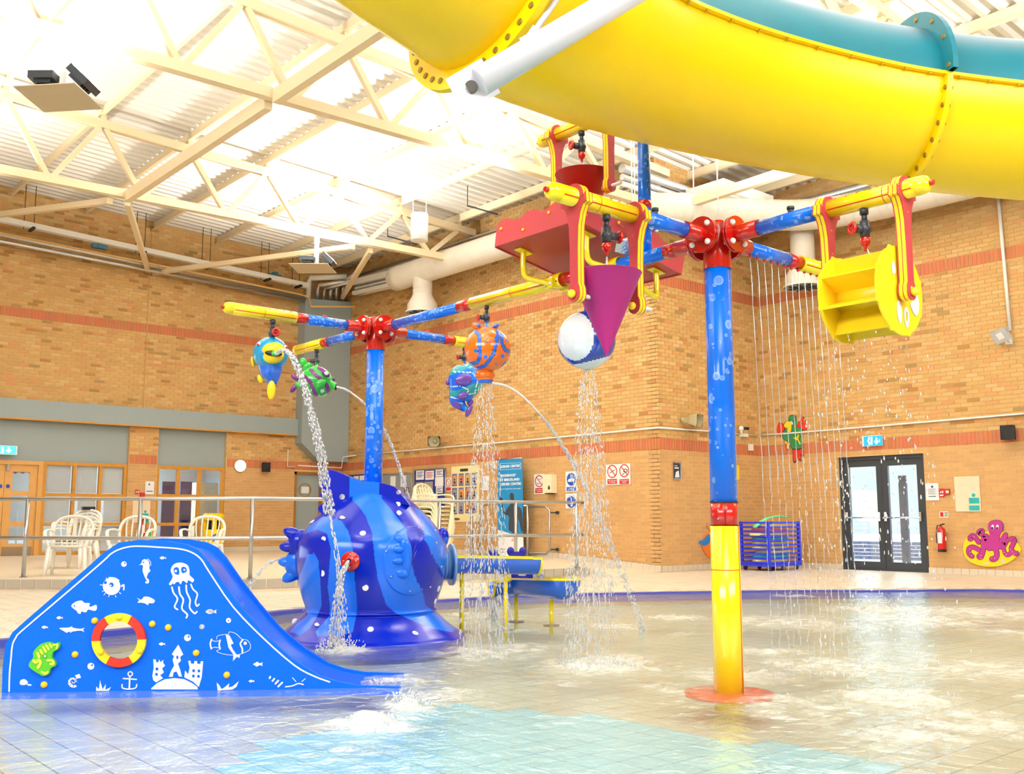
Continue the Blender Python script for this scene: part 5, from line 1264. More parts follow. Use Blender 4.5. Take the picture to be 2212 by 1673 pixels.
# white groove line and the pictures routed in the panel
RW = mat('routed_white', (214, 216, 222), .5); g_ = .0; TH = .003
m = MB(); ribbon(m, 'S', [(20, 1494), (21, 1455), (24, 1425), (27, 1395), (34.6, 1378), (49, 1362), (150, 1276), (223, 1213), (240, 1197), (262, 1186), (293, 1180.5), (346, 1183), (385, 1186), (412, 1193), (434, 1208), (452, 1236), (504, 1312), (569.6, 1380), (634.7, 1437), (675, 1460), (712, 1474)], 3.2, g_, TH, k=3); part('groove_line', m, RW, ts)
m = MB()
def K(l): return [(30+x/4.779, 1150+y/4.779) for x, y in l]           # from the enlarged view of the left half
def G(nm, outl, holes=(), lb=None, extra=None, k=3):
    mb = MB(); hs = [c2(K(h), 3)[::-1] for h in holes]; cut(mb, 'S', c2(K(outl), k), g_, TH, 0, hs)
    if extra:
        for e in extra: ribbon(mb, 'S', K(e[0]), e[1], g_, TH, k=4)
    return part(nm, mb, RW, ts, lb)
def circ(x, y, r, n=16): return [(x+r*math.cos(2*PI*k/n), y+r*math.sin(2*PI*k/n)) for k in range(n)]
G('jellyfish_picture', [(1620, 400), (1640, 345), (1690, 317), (1750, 320), (1800, 350), (1815, 410), (1815, 445), (1860, 490), (1845, 520), (1820, 505), (1800, 500), (1785, 530), (1765, 510), (1740, 505), (1725, 540), (1700, 515), (1675, 520), (1655, 540), (1640, 530), (1620, 550), (1602, 535), (1625, 500), (1640, 455)],
  [[(1650, 380), (1680, 362), (1705, 380), (1708, 435), (1680, 440), (1655, 420)], [(1728, 372), (1755, 358), (1782, 375), (1784, 408), (1750, 425), (1732, 415)]], 'smiling jellyfish picture',
  [([(1632, 570), (1650, 630), (1690, 690), (1660, 770), (1690, 800)], 3.4), ([(1705, 568), (1715, 640), (1750, 700), (1735, 790), (1790, 850), (1780, 885)], 3.6), ([(1780, 550), (1785, 620), (1820, 700), (1815, 780), (1865, 840), (1890, 822)], 3.4), ([(1828, 540), (1850, 590), (1895, 640), (1875, 720), (1890, 765), (1912, 745)], 3.2)])
G('jellyfish_eyes', circ(1672, 402, 13), (), None, [([(1760, 390), (1761, 391)], 4.6)])
G('seahorse_picture', [(1292, 345), (1318, 320), (1325, 295), (1350, 280), (1380, 290), (1398, 320), (1400, 370), (1385, 430), (1372, 470), (1395, 495), (1390, 528), (1360, 528), (1360, 510), (1378, 510), (1355, 470), (1330, 400), (1335, 350), (1312, 338)], [circ(1338, 312, 8, 8)], 'seahorse picture', [([(1380, 275), (1412, 310), (1412, 350)], 1.2), ([(1392, 380), (1404, 400), (1385, 418)], 2.4)])
G('pufferfish_picture', circ(1010, 560, 90, 26), [circ(945, 522, 17, 12), circ(1008, 545, 24, 14)], 'puffer fish picture', [([(985, 470), (1040, 475), (1085, 500)], 2.4), ([(1112, 560), (1135, 545), (1135, 595)], 3.2), ([(892, 545), (915, 547)], 1.4), ([(915, 615), (930, 605)], 1.4), ([(930, 650), (945, 632)], 1.4), ([(980, 668), (985, 650)], 1.4), ([(1055, 672), (1050, 655)], 1.4), ([(1105, 637), (1090, 625)], 1.4), ([(955, 475), (962, 492)], 1.4)])
G('pufferfish_eye', circ(1000, 552, 9, 10)); 
G('fish_picture', [(593, 765), (640, 720), (700, 708), (730, 732), (785, 735), (778, 765), (800, 770), (850, 752), (858, 790), (835, 815), (770, 800), (745, 830), (700, 820), (688, 845), (660, 835), (650, 815)], [circ(625, 763, 9, 8)], 'large pale fish picture')
G('fish_picture', [(1272, 680), (1315, 700), (1345, 668), (1400, 672), (1455, 705), (1440, 735), (1395, 735), (1385, 755), (1360, 740), (1325, 730), (1278, 728), (1295, 705)], (), 'fish picture facing right')
for cx_, cy_, s_ in ((1540, 267, 1), (474, 885, 1), (321, 983, 1), (1530, 1156, 1), (2030, 822, 1.5)):
    G('small_fish_picture', [(cx_-34*s_, cy_), (cx_-5*s_, cy_-17*s_), (cx_+18*s_, cy_-4*s_), (cx_+34*s_, cy_-12*s_), (cx_+28*s_, cy_), (cx_+34*s_, cy_+12*s_), (cx_+16*s_, cy_+6*s_), (cx_-8*s_, cy_+16*s_)])
G('long_fish_picture', [(470, 992), (530, 988), (575, 985), (600, 973), (610, 988), (690, 1000), (732, 988), (715, 1008), (728, 1032), (690, 1018), (600, 1030), (590, 1042), (575, 1028), (545, 1040), (520, 1025)], (), 'long slender fish picture')
for x, y, r in ((1137, 331, 28), (796, 1386, 35), (1793, 1092, 35), (1941, 978, 26)):
    G('bubble_picture', circ(x, y, r, 18), [circ(x+r*.35, y-r*.3, r*.3, 8)], 'bubble picture')
G('castle_picture', [(1600, 1495), (1625, 1430), (1655, 1380), (1640, 1320), (1655, 1280), (1630, 1262), (1698, 1163), (1750, 1265), (1718, 1290), (1725, 1330), (1695, 1360), (1720, 1430), (1735, 1495), (1705, 1490), (1680, 1440), (1650, 1450), (1640, 1495)], [[(1680, 1280), (1697, 1280), (1697, 1310), (1680, 1310)]], 'sandcastle tower picture', k=1)
G('castle_picture', [(1430, 1485), (1445, 1400), (1440, 1315), (1465, 1315), (1470, 1345), (1495, 1345), (1500, 1315), (1515, 1345), (1545, 1318), (1540, 1350), (1562, 1380), (1530, 1410), (1550, 1450), (1510, 1480), (1540, 1510), (1470, 1552), (1440, 1530)], [[(1465, 1402), (1490, 1402), (1490, 1427), (1465, 1427)], [(1462, 1458), (1485, 1458), (1485, 1482), (1462, 1482)]], 'left sandcastle wall picture', k=1)
G('castle_picture', [(1800, 1330), (1825, 1330), (1830, 1360), (1860, 1360), (1865, 1332), (1890, 1332), (1895, 1362), (1925, 1362), (1930, 1335), (1955, 1335), (1940, 1500), (1910, 1600), (1850, 1545), (1760, 1500), (1768, 1430), (1800, 1470), (1815, 1400)], [[(1845, 1420), (1868, 1420), (1868, 1445), (1845, 1445)], [(1900, 1422), (1922, 1422), (1922, 1447), (1900, 1447)], [(1843, 1475), (1865, 1475), (1865, 1500), (1843, 1500)], [(1895, 1478), (1918, 1478), (1918, 1503), (1895, 1503)]], 'right sandcastle wall picture', k=1)
G('sand_mound_picture', [(1420, 1612), (1480, 1560), (1560, 1520), (1660, 1508), (1760, 1520), (1840, 1560), (1895, 1600), (1900, 1625), (1420, 1625)], (), 'sand mound picture', k=1)
mb = MB(); ribbon(mb, 'S', K([(1198, 1490), (1192, 1618)]), 3.4, g_, TH); ribbon(mb, 'S', K([(1130, 1512), (1265, 1522)]), 2.8, g_, TH); ring(mb, 'S', 30+1202/4.779, 1150+1465/4.779, 6, 3.4, g_, TH, 0, 16); ribbon(mb, 'S', K([(1118, 1575), (1125, 1612), (1190, 1622), (1255, 1610), (1270, 1575)]), 2.6, g_, TH); part('anchor_picture', mb, RW, ts, 'anchor picture')
mb = MB(); ribbon(mb, 'S', K([(600, 1545), (615, 1560), (635, 1545), (620, 1520), (590, 1525), (580, 1555), (610, 1585)]), 1.4, g_, TH)
for k in range(8): a = 2*PI*k/9+1.2; cx_, cy_ = 613, 1548; rr = 62-3*k; cut(mb, 'S', K([(cx_+math.cos(a-.3)*rr, cy_+math.sin(a-.3)*rr), (cx_+math.cos(a+.3)*rr, cy_+math.sin(a+.3)*rr), (cx_+math.cos(a+.26)*36, cy_+math.sin(a+.26)*36), (cx_+math.cos(a-.26)*36, cy_+math.sin(a-.26)*36)]), g_, TH)
cut(mb, 'S', K([(632, 1480), (678, 1465), (695, 1505), (650, 1515)]), g_, TH); part('shell_picture', mb, RW, ts, 'spiral shell picture')
G('pebble_picture', [(62, 1555), (75, 1528), (110, 1520), (142, 1545), (140, 1570), (100, 1580), (70, 1575)], (), 'pebble picture', [([(148, 1578), (175, 1580)], 3.4)])
for bx_, l in ((0, [[(850, 1640), (852, 1595), (870, 1615), (880, 1625), (890, 1530), (910, 1600), (918, 1625), (950, 1570), (945, 1630), (1005, 1600), (980, 1640)]]),): cut(m2 := MB(), 'S', K(l[0]), g_, TH); part('weed_picture', m2, RW, ts, 'water weed picture')
def Q(l): return [(430+x/4.706, 1300+y/4.706) for x, y in l]
mb = MB(); ribbon(mb, 'S', Q([(180, 385), (190, 350), (270, 335), (300, 335), (310, 310), (370, 325), (420, 370), (440, 385), (490, 395), (522, 440), (515, 490), (450, 525), (400, 540), (320, 545), (230, 530), (180, 505), (215, 485)]), 1.0, g_, TH); part('clownfish_outline', mb, RW, ts, 'striped fish outline picture')
mb = MB(); cut(mb, 'S', Q([(272, 340), (310, 345), (352, 428), (322, 440), (345, 490), (385, 545), (418, 535), (412, 575), (385, 562), (345, 608), (350, 540), (300, 470), (285, 400)]), g_, TH); ribbon(mb, 'S', Q([(445, 390), (420, 430), (440, 480), (440, 525)]), 3.4, g_, TH); ribbon(mb, 'S', Q([(128, 385), (115, 430), (125, 480)]), 3.2, g_, TH); ribbon(mb, 'S', Q([(215, 395), (205, 440), (215, 480)]), 3.2, g_, TH); ribbon(mb, 'S', Q([(130, 395), (165, 405), (210, 398)]), 1.2, g_, TH); ribbon(mb, 'S', Q([(130, 475), (165, 465), (210, 475)]), 1.2, g_, TH); disc(mb, 'S', 430+470/4.706, 1300+425/4.706, 3.6, g_, TH); part('clownfish_stripes', mb, RW, ts)
for (cx_, cy_, s_) in ((130, 103, 1.4), (598, 638, 1.4), (533, 810, .85)):
    mb = MB(); cut(mb, 'S', Q([(cx_-36*s_, cy_), (cx_-5*s_, cy_-18*s_), (cx_+14*s_, cy_-6*s_), (cx_+36*s_, cy_-14*s_), (cx_+30*s_, cy_), (cx_+36*s_, cy_+13*s_), (cx_+16*s_, cy_+6*s_), (cx_-8*s_, cy_+18*s_)]), g_, TH); part('small_fish_picture', mb, RW, ts)
for x, y, r in ((300, 193, 26), (30, 257, 26)): mb = MB(); ring(mb, 'S', 430+x/4.706, 1300+y/4.706, r/4.706, 1.5, g_, TH, 0, 16); part('bubble_picture', mb, RW, ts, 'bubble picture')
mb = MB(); cut(mb, 'S', Q([(180, 825), (205, 850), (228, 890), (250, 880), (310, 832), (300, 875), (340, 865), (405, 810), (380, 870), (340, 895), (190, 905)]), g_, TH); part('weed_picture', mb, RW, ts, 'water weed picture')
mb = MB()
for i in range(4): x = 715+i*34; y = 770+i*22; w_ = 12+i*8; ribbon(mb, 'S', Q([(x-w_*.6+10, y+w_*.8), (x+w_*.8, y-w_*.3)]), 3.8, g_, TH)
ribbon(mb, 'S', Q([(880, 868), (950, 858), (1010, 835), (1060, 845)]), 2.6, g_, TH); ribbon(mb, 'S', Q([(950, 775), (985, 815)]), 1.6, g_, TH); ribbon(mb, 'S', Q([(1080, 785), (1045, 815)]), 1.6, g_, TH); part('snail_picture', mb, RW, ts, 'snail picture')
for i, (x, y) in enumerate(K([(836, 917), (1429, 951), (1593, 987), (632, 1266), (312, 1577), (1882, 1250)])+[(490, 1459)]):
    c = on('S', x, y, 0); mb = MB().sph(c, (.021, .021, .021), 14); part('knob', mb, mat('yellow_knob', (246, 190, 20), .35), ts, 'round yellow knob')
# life ring round the porthole
lr = None
for k in range(6):
    a0 = math.radians(-122+60*k)
    mb = MB(); ring(mb, 'S', 259, 1383, 58, 40.5, 0.001, .028, 0, 10, a0, a0+math.radians(60)); part('life_ring_segment', mb, M_['yelp'] if k % 2 == 0 else mat('ring_red', (206, 44, 24), .5), ts, 'yellow' if k % 2 == 0 else 'red')
for a in (-92, 28, 148): c = on('S', 259+49*math.cos(math.radians(a)), 1383+49*math.sin(math.radians(a)), .032); part('ring_knob', MB().sph(c, (.02,)*3, 12), M_['yelp'], ts)
mb = MB(); cut(mb, 'S', c2(K([(170, 1365), (185, 1330), (215, 1290), (215, 1240), (250, 1190), (300, 1150), (370, 1133), (430, 1150), (470, 1135), (487, 1160), (470, 1205), (420, 1235), (410, 1290), (440, 1330), (445, 1375), (395, 1400), (375, 1460), (320, 1482), (275, 1460), (225, 1430), (180, 1395)]), 3), 0.0, .025); cf = part('crayfish_plate', mb, mat('plate_green', (80, 184, 32), .5), ts, 'green crayfish shaped play plate')
mb = MB()
for l, w_ in (([(245, 1250), (260, 1290)], 5.5), ([(275, 1220), (295, 1255)], 5), ([(305, 1190), (330, 1235)], 5), ([(335, 1170), (362, 1210)], 4.5), ([(370, 1160), (390, 1190)], 4), ([(405, 1165), (450, 1165), (440, 1205)], 3.5), ([(205, 1330), (230, 1345), (255, 1320), (275, 1350), (250, 1400)], 6), ([(350, 1325), (400, 1330), (410, 1360), (380, 1362)], 5), ([(290, 1445), (325, 1460), (350, 1445)], 5)):
    ribbon(mb, 'S', K(l), w_, .025, .003)
part('yellow_markings', mb, mat('plate_yellow', (226, 206, 70), .5), cf); mb = MB().sph(on('S', 30+322/4.779, 1150+1283/4.779, .028), (.009,)*3, 8); part('bolt', mb, M_['chrome'], cf)
# ================================================================ RAILINGS
rl_ = thing('handrail', 'two bar stainless steel handrail along the raised platform edge', 'railing', (6.3, 12.6, ZP))
RP = [onz(-40, 1247, ZP), onz(50, 1248, ZP), onz(296, 1250, ZP), onz(540, 1251, ZP), onz(948, 1236, ZP), onz(1114, 1231, ZP), onz(1246, 1226, ZP)]
RP[0] = RP[1]+(RP[1]-RP[2])*1.0
i_ = 0
for p in RP[1:]:
    zt = 1.34 if p != RP[-1] else 1.34; m = MB().cyl(V((p.x, p.y, ZP)), V((p.x, p.y, 1.34)), .028, n=16); m.lathe([(.05, .012), (.05, 0)], (p.x, p.y, ZP), Z_, 16); m.cyl(V((p.x, p.y, ZP)), V((p.x, p.y, ZP+.012)), .05, n=16); part('post', m, M_['steel'], rl_)
mid_ = V((8.6, 12.42, 0))
path = [RP[0], RP[1], RP[2], RP[3], V((7.2, 12.55, 0)), RP[4], RP[5], RP[6], RP[6]+(RP[6]-RP[5]).normalized()*.18]
for nm, z in (('top_rail', 1.34), ('mid_rail', .80)): part(nm, MB().tube([V((p.x, p.y, z)) for p in path], .026, 14), M_['steel'], rl_)
# wall side ramp rail loops
X0_ = 14.2
r2 = thing('ramp_handrail', 'steel looped handrail beside the ramp in front of the blue banner', 'railing', onx_(1110, 1215, X0_))
def lx(x, y): return onx_(x, y, X0_)
for nm, l in (('loop', [(1037, 1200), (1037, 1098), (1046, 1092), (1140, 1093)]), ('loop', [(1140, 1203), (1140, 1093)]), ('loop', [(1142, 1096), (1180, 1095), (1187, 1103), (1187, 1190), (1180, 1198), (1142, 1199)]), ('loop', [(1019, 1200), (1019, 1095)])):
    part(nm, MB().tube([lx(*p) for p in l], .03 if len(l) == 2 else .024, 12), M_['steel'], r2)
m = MB(); 
for y in (1108, 1188): m.cyl(lx(1187, y), lx(1187, y)+X_*.2, .014, n=8); m.cyl(lx(1187, y)+X_*.2, lx(1187, y)+X_*.24, .035, n=12)
part('wall_bracket', m, M_['gry'], r2)
# ================================================================ GARDEN CHAIRS
def chair(name, label, m_, group, cat='chair'):
    t = thing(name, label, cat, (0, 0, 0), group); ORG[t.name] = V((0, 0, 0))
    mb = MB(); mb.grid([[V((x*(.23-.02*abs(y)), -.22+.44*(y+1)/2, .42-.012*(1-(x*x))-.015*(y+1)/2)) for x in [-1+.25*i for i in range(9)]] for y in [-1+.25*j for j in range(9)]]); mb.grid([[V((x*(.23-.02*abs(y)), -.22+.44*(y+1)/2, .395-.015*(y+1)/2)) for x in [1-.25*i for i in range(9)]] for y in [-1+.25*j for j in range(9)]])
    mb.tube([(-.235, -.2, .41), (.235, -.2, .41)], .018, 8); mb.tube([(-.235, -.2, .40), (-.22, .22, .385)], .018, 8); mb.tube([(.235, -.2, .40), (.22, .22, .385)], .018, 8)
    part('seat', mb, m_, t, local=True)
    mb = MB(); arch = [(-.25, .22, .44), (-.27, .27, .60), (-.255, .31, .72), (-.19, .335, .80), (-.09, .345, .835), (0, .348, .842), (.09, .345, .835), (.19, .335, .80), (.255, .31, .72), (.27, .27, .60), (.25, .22, .44)]
    mb.tube(crom(arch, 4), .042, 8, flat=.5)
    for k in range(-2, 3): mb.tube(crom([(k*.065, .22, .40), (k*.082, .27, .58), (k*.09+(.0), .32, .72), (k*.085, .342, .83-abs(k)*.018)], 3), .033, 6, flat=.3)
    part('backrest', mb, m_, t, local=True)
    for s_ in (-1, 1):
        mb = MB(); mb.tube(crom([(.265*s_, .26, .62), (.295*s_, .12, .645), (.305*s_, -.1, .64), (.30*s_, -.20, .60), (.27*s_, -.225, .48), (.25*s_, -.21, .41)], 4), .026, 8, flat=.55); part('armrest', mb, m_, t, local=True)
        for y0, y1 in ((-.2, -.25), (.2, .3)):
            mb = MB(); mb.cyl((.235*s_, y0, .41), (.27*s_, y1, 0), .034, .022, 8); part('leg', mb, m_, t, local=True)
    return t
def place(o, px, py, face, z=ZP, t=None):
    p = onz(px, py, z); o.location = p; o.rotation_euler = (0, 0, face); ORG[o.name] = V(p); return o
yc = math.atan2(-HF.y, -HF.x)-math.radians(-90)        # facing the camera
yc = math.atan2(HF.y, HF.x)-PI/2
c1 = chair('garden_chair', 'white plastic garden chair leftmost behind the rail, with others stacked behind it', M_['pchair'], 'white garden chairs behind the rail'); place(c1, 146, 1243, yc+.25)
dup(c1, onz(280, 1237, ZP), yc+.05, 'white plastic garden chair half hidden by the top left of the blue slide'); dup(c1, onz(436, 1235, ZP), yc+.1, 'white plastic garden chair nearest the yellow bin, behind the slide crest')
b_ = onz(157, 1228, ZP)
for k in range(3): dup(c1, b_+V((.012*k, .01*k, .055*k)), yc-.15, ('lowest', 'middle', 'topmost')[k]+' of three nested white chairs behind the leftmost chair').__setitem__('group', 'nested white chairs')
ry_ = yc-.15; q_ = b_+V((.024-.33*math.sin(ry_), .02+.33*math.cos(ry_), .985)); mb = MB().box(tuple(q_), (.2, .1, .055)); single('black_box', mb, M_['black'], 'small black box lying on top of the nested white chairs', 'box')
c2_ = chair('garden_chair', 'lowest cream chair of the stack beside the notice boards', M_['cream2'], 'stack of cream chairs'); p_ = onz(930, 1215, ZP); place(c2_, 930, 1215, yc+1.0)
od = ['second', 'third', 'fourth', 'fifth', 'sixth', 'seventh', 'eighth', 'ninth']
for k in range(8): dup(c2_, p_+ZZ*.078*(k+1)+RT*.012*k, yc+1.0, od[k]+' cream chair from the bottom of the stack by the notice boards')
# ================================================================ CEILING SERVICES
def pipe(name, label, pts, r, m_, cat='pipe', n=16, fl=1.0): return single(name, MB().tube(pts, r, n, flat=fl), m_, label, cat)
Yt = 23.4; zt = lambda x: 7.60-.042*(x-5.3)
tk = thing('cable_trunking', 'long white trunking hung on rods along the top of the left wall', 'trunking', (9, Yt, 7.4))
part('casing', hsec(MB(), (3.0, Yt, zt(3)), (12.9, Yt, zt(12.9)), .16, .12), M_['white'], tk)
for i, x in enumerate((5.96, 8.45, 10.1, 11.7, 12.6)):
    m = MB()
    for dx in (-.16, .05): m.cyl((x+dx, Yt, zt(x)-.1), (x+dx, Yt, zr(x)-.02), .008, n=6)
    m2_ = part('hanger_rod', m, M_['black'], tk, 'thin black hanger rods'); part('hanger_bar', MB().box((x, Yt-.05, zt(x)-.09), (.06, .34, .05)), M_['black'], m2_)
pipe('lagged_pipe', 'silver lagged pipe under the white trunking on the left wall', [(3, 23.62, 7.42), (12.9, 23.62, 7.03)], .06, M_['alu']); pipe('lagged_pipe', 'lower silver pipe running beside the lagged one, left wall', [(3, 23.7, 7.27), (13.0, 23.7, 6.93)], .045, M_['alu'])
pipe('gas_pipe', 'thin ochre pipe under the white trunking on the left wall', [(3, 23.45, 7.40), (12.7, 23.45, 7.03), (12.95, 23.4, 6.98), (13.0, 23.35, 6.72), (13.9, 22.6, 6.72)], .024, M_['copper'])
for x, y, lb in ((215, 533, 'small blue and grey junction valve on the left wall pipes, left one'), (593, 597, 'small blue and grey junction valve on the pipes nearer the corner')):
    p = ony_(x, y, 23.5); m = MB().box(tuple(p), (.34, .12, .1)); m.box((p.x, p.y-.02, p.z+.03), (.12, .12, .14)); single('pipe_valve', m, mat('blue_valve', (60, 120, 150), .5), lb, 'valve')
# risers above the corner casing
q0 = uv('L', 651, 800); xs0 = 12.98
poly = [(13.0, on('L', 655, 648, .35).z+.05), (14.44, 7.1), (14.44, 2.62), (13.55, 2.62), (13.0, 3.08)]
m = MB().prism([poly], (0, YL-.36, 0), X_, Z_, Y_, .36); single('corner_casing', m, M_['grypan'], 'tall grey boxed casing in the corner left of the middle wall', 'duct casing')
for i, (x, r, h_) in enumerate(((13.18, .075, 7.75), (13.46, .06, 7.6), (13.66, .045, 7.55), (13.86, .055, 7.6), (14.06, .055, 7.7), (14.26, .055, 7.75))):
    pipe('riser_pipe', ('wide white square riser', 'silver riser', 'thin silver riser', 'lagged riser', 'lagged riser', 'lagged riser')[i]+' above the grey casing, '+('first', 'second', 'third', 'fourth', 'fifth', 'sixth')[i]+' from left', [(x, YL-.18, 7.0), (x, YL-.18, h_-.25), (x, YL-.3, h_-.15), (13.95-.01*i, YL-.9-.1*i, h_-.1)], r, M_['white'] if i == 0 else M_['alu'])
for i in range(5): pipe('ceiling_pipe', ('lowest', 'second', 'third', 'fourth', 'topmost')[i]+' silver pipe of the bundle above the white duct, middle wall', [(14.28-.02*i, YL-.9, 7.30+.10*i), (14.28-.02*i, YR-.3, 7.22+.10*i)], (.05, .045, .05, .04, .03)[i], M_['alu'] if i % 2 == 0 else M_['white'])
ch = thing('air_beam', 'white slotted box channel fixed under the duct end on the middle wall', 'channel', (14.2, 22, 6.9)); pa, pb_ = onx_(768, 622, 14.1), onx_(880, 596, 14.1)
for i, (dz, w_) in enumerate(((.14, .16), (-.02, .06), (-.16, .10))): part('channel_rail', hsec(MB(), pa+ZZ*dz, pb_+ZZ*dz, .22 if i != 1 else .05, w_), M_['white'], ch)
part('support_arm', MB().frame_box(pa+V((.0, -.35, -.22)), X_, Y_, Z_, .04, .7, .04), M_['steel'], ch)
# spiral duct
DR = .30
dp = crom([(13.68, 20.35, 7.02), (13.68, 17, 7.02), (13.68, 14.6, 7.0), (13.78, 12.9, 6.98), (14.5, 11.9, 6.97), (15.6, 11.3, 6.96), (16.5, 10.6, 6.94), (16.9, 9.6, 6.92), (16.95, 8, 6.9), (16.95, 3, 6.88)], 8)
dct = thing('spiral_duct', 'large white spiral air duct running along the far walls near the roof', 'air duct', (14.5, 14, 6.7))
part('duct_run', MB().tube(dp, DR, 32), M_['duct'], dct)
m = MB()
for i in range(1, len(dp)-1):
    a = (V(dp[i+1])-V(dp[i])); L = a.length; a.normalize(); k = 0
    while k < L: 
        m.lathe([(DR+.0005, -.012), (DR+.006, 0), (DR+.0005, .012)], V(dp[i])+a*k, a, 28); k += .34
part('duct_seam', m, M_['duct'], dct)
m = MB(); m.sph((13.68, 20.35, 7.02), (DR, .1, DR), 24); part('end_cap', m, M_['duct'], dct)
def drop(x, y, px, yb, lb):
    d = thing('duct_outlet', lb, 'air outlet', (x, y, yb)); m = MB(); m.cyl((x, y, 6.95), (x, y, yb+.52), .235, n=28); part('drop_pipe', m, M_['duct'], d)
    m = MB(); m.lathe([(.235, .62), (.235, .5), (.36, .27), (.36, .12), (.40, .10), (.40, .06)], (x, y, yb), Z_, 32); part('diffuser', m, M_['duct'], d)
    m = MB(); m.cyl((x, y, yb+.07), (x, y, yb+.09), .39, n=32); q = part('grille', m, M_['grypan'], d)
    m = MB(); 
    for k in range(8): a = k*PI/4+.2; m.frame_box(V((x, y, yb+.055))+V((math.cos(a), math.sin(a), 0))*.18, V((math.cos(a), math.sin(a), 0)), V((-math.sin(a), math.cos(a), 0)), Z_, .26, .03, .03)
    part('vane', m, M_['gry'], q); return d
p = onx_(912, 682, 13.68); drop(p.x, p.y, 0, p.z, 'white round duct outlet dropping beside the middle wall'); p = onx_(1737, 628, 16.95); drop(16.95, p.y, 0, p.z, 'white round duct outlet seen behind the row of falling water strings')
# alcove pipes behind the pole
Y0_ = 12.2
for i, (z, r, m_) in enumerate(((7.55, .09, M_['alu']), (7.38, .06, M_['alu']), (7.25, .05, M_['white']))): pipe('ceiling_pipe', ('upper', 'middle', 'lower')[i]+' pipe of the bundle high in the right alcove', [(13.2, Y0_, z), (17.1, Y0_, z-.05), (17.4, Y0_-.3, z-.05), (17.4, 4, z-.1)], r, m_)
bxp = onx_(1465, 415, 15.4); m = MB().box((15.6, 11.55, 7.32), (1.6, .9, .22)); m.box((15.6, 11.55, 7.2), (1.4, .7, .03)); single('air_handling_box', m, M_['white'], 'white shallow air handling box in the right alcove ceiling', 'air unit')
m = MB()
for x, y in ((1496, 12.0), (1, 1)): pass
for i, (px, py0, py1) in enumerate(((1500, 400, 480), (1552, 380, 480), (1372, 300, 480), (1366, 300, 470))):
    a = dep(px, py1, 16.5); pipe('drop_rod', 'thin white hanging rod in front of the alcove ducts, '+('near the red hub', 'right one', 'beside the blue standpipe', 'left of the blue standpipe')[i], [a, V((a.x, a.y, zr(a.x)-.05))], .012, M_['white'], 'rod', 6)
# uplights on the trusses
def uplight(x, Y, zb_, label, rot, corners):
    t = thing('floodlight_cluster', label, 'floodlight', (x, Y, zb_-.7)); part('stem', MB().box((x, Y, zb_-.38), (.07, .07, .6)), M_['white'], t)
    a = math.radians(rot); e = V((math.cos(a), math.sin(a), 0)); g = V((-math.sin(a), math.cos(a), 0))
    cs_ = [onz(px, py, zb_-.72) for px, py in corners]; part('reflector_panel', MB().prism([[(q.x, q.y) for q in cs_]], (0, 0, zb_-.72), X_, Y_, Z_, .012), M_['beige'], t, 'flat beige baffle panel')
    for i, (sx, tl_) in enumerate(((-.18, 0), (.26, .75))):
        c = V((x, Y, zb_-.55))+e*sx; ax_ = (Z_*math.cos(tl_)+e*math.sin(tl_)).normalized(); sd_ = ax_.cross(g).normalized(); m = MB(); m.frame_box(c, sd_, g, ax_, .30, .36, .09)
        for k in range(5): m.frame_box(c-ax_*.06+g*(-.12+.06*k), sd_, g, ax_, .2, .012, .05)
        h_ = part('lamp_head', m, M_['gry'], t, 'dark finned lamp head'); part('lamp_glass', MB().frame_box(c+ax_*.048, sd_, g, ax_, .26, .32, .006), mat('lit_lamp_glass', (255, 250, 235), .3, emit=(255, 250, 236), estr=14), h_)
uplight(3.34, 12.2, 6.86, 'floodlight cluster with beige baffle panel hanging from the nearest truss, far left', -41, [(27, 187), (160, 180), (222, 236), (95, 243)]); uplight(10.06, 17.9, 6.95, 'floodlight cluster with beige baffle panel under the far truss', -41, [(623, 570), (707, 570), (727, 591), (645, 591)])
c = dep(906, 492, 19.6); lt = thing('pendant_canister', 'white cylindrical fitting hanging on wires under the roof', 'light fitting', c-ZZ*.28); part('canister', MB().cyl(c-ZZ*.27, c+ZZ*.27, .17, n=28), M_['white'], lt); part('wire', MB().cyl(c+ZZ*.27+RT*.13, V((c.x, c.y, zr(c.x)-.05))+RT*.13, .008, n=6), M_['white'], lt); part('wire', MB().cyl(c+ZZ*.27-RT*.13, V((c.x, c.y, zr(c.x)-.05))-RT*.13, .008, n=6), M_['white'], lt)
for i, (x0_, y0_, x1_, y1_, zt_) in enumerate(((1010, 447, 1075, 463, 0), (838, 512, 900, 528, 0))):
    tp = onz(x0_, (397, 472)[i], 8.25); dd = (tp-CAM).dot(FW); a = V((tp.x, tp.y, dep(x0_, y0_, dd).z)); b = dep(x1_, y1_, dd-.5); m = MB(); m.tube([a, b], .02, 6); m.cyl(a, V((tp.x, tp.y, zr(tp.x)-.02)), .01, n=6); single('unistrut_arm', m, M_['gry'], ('grey hanging strut above the red tray', 'grey hanging strut left of the white canister')[i], 'strut')
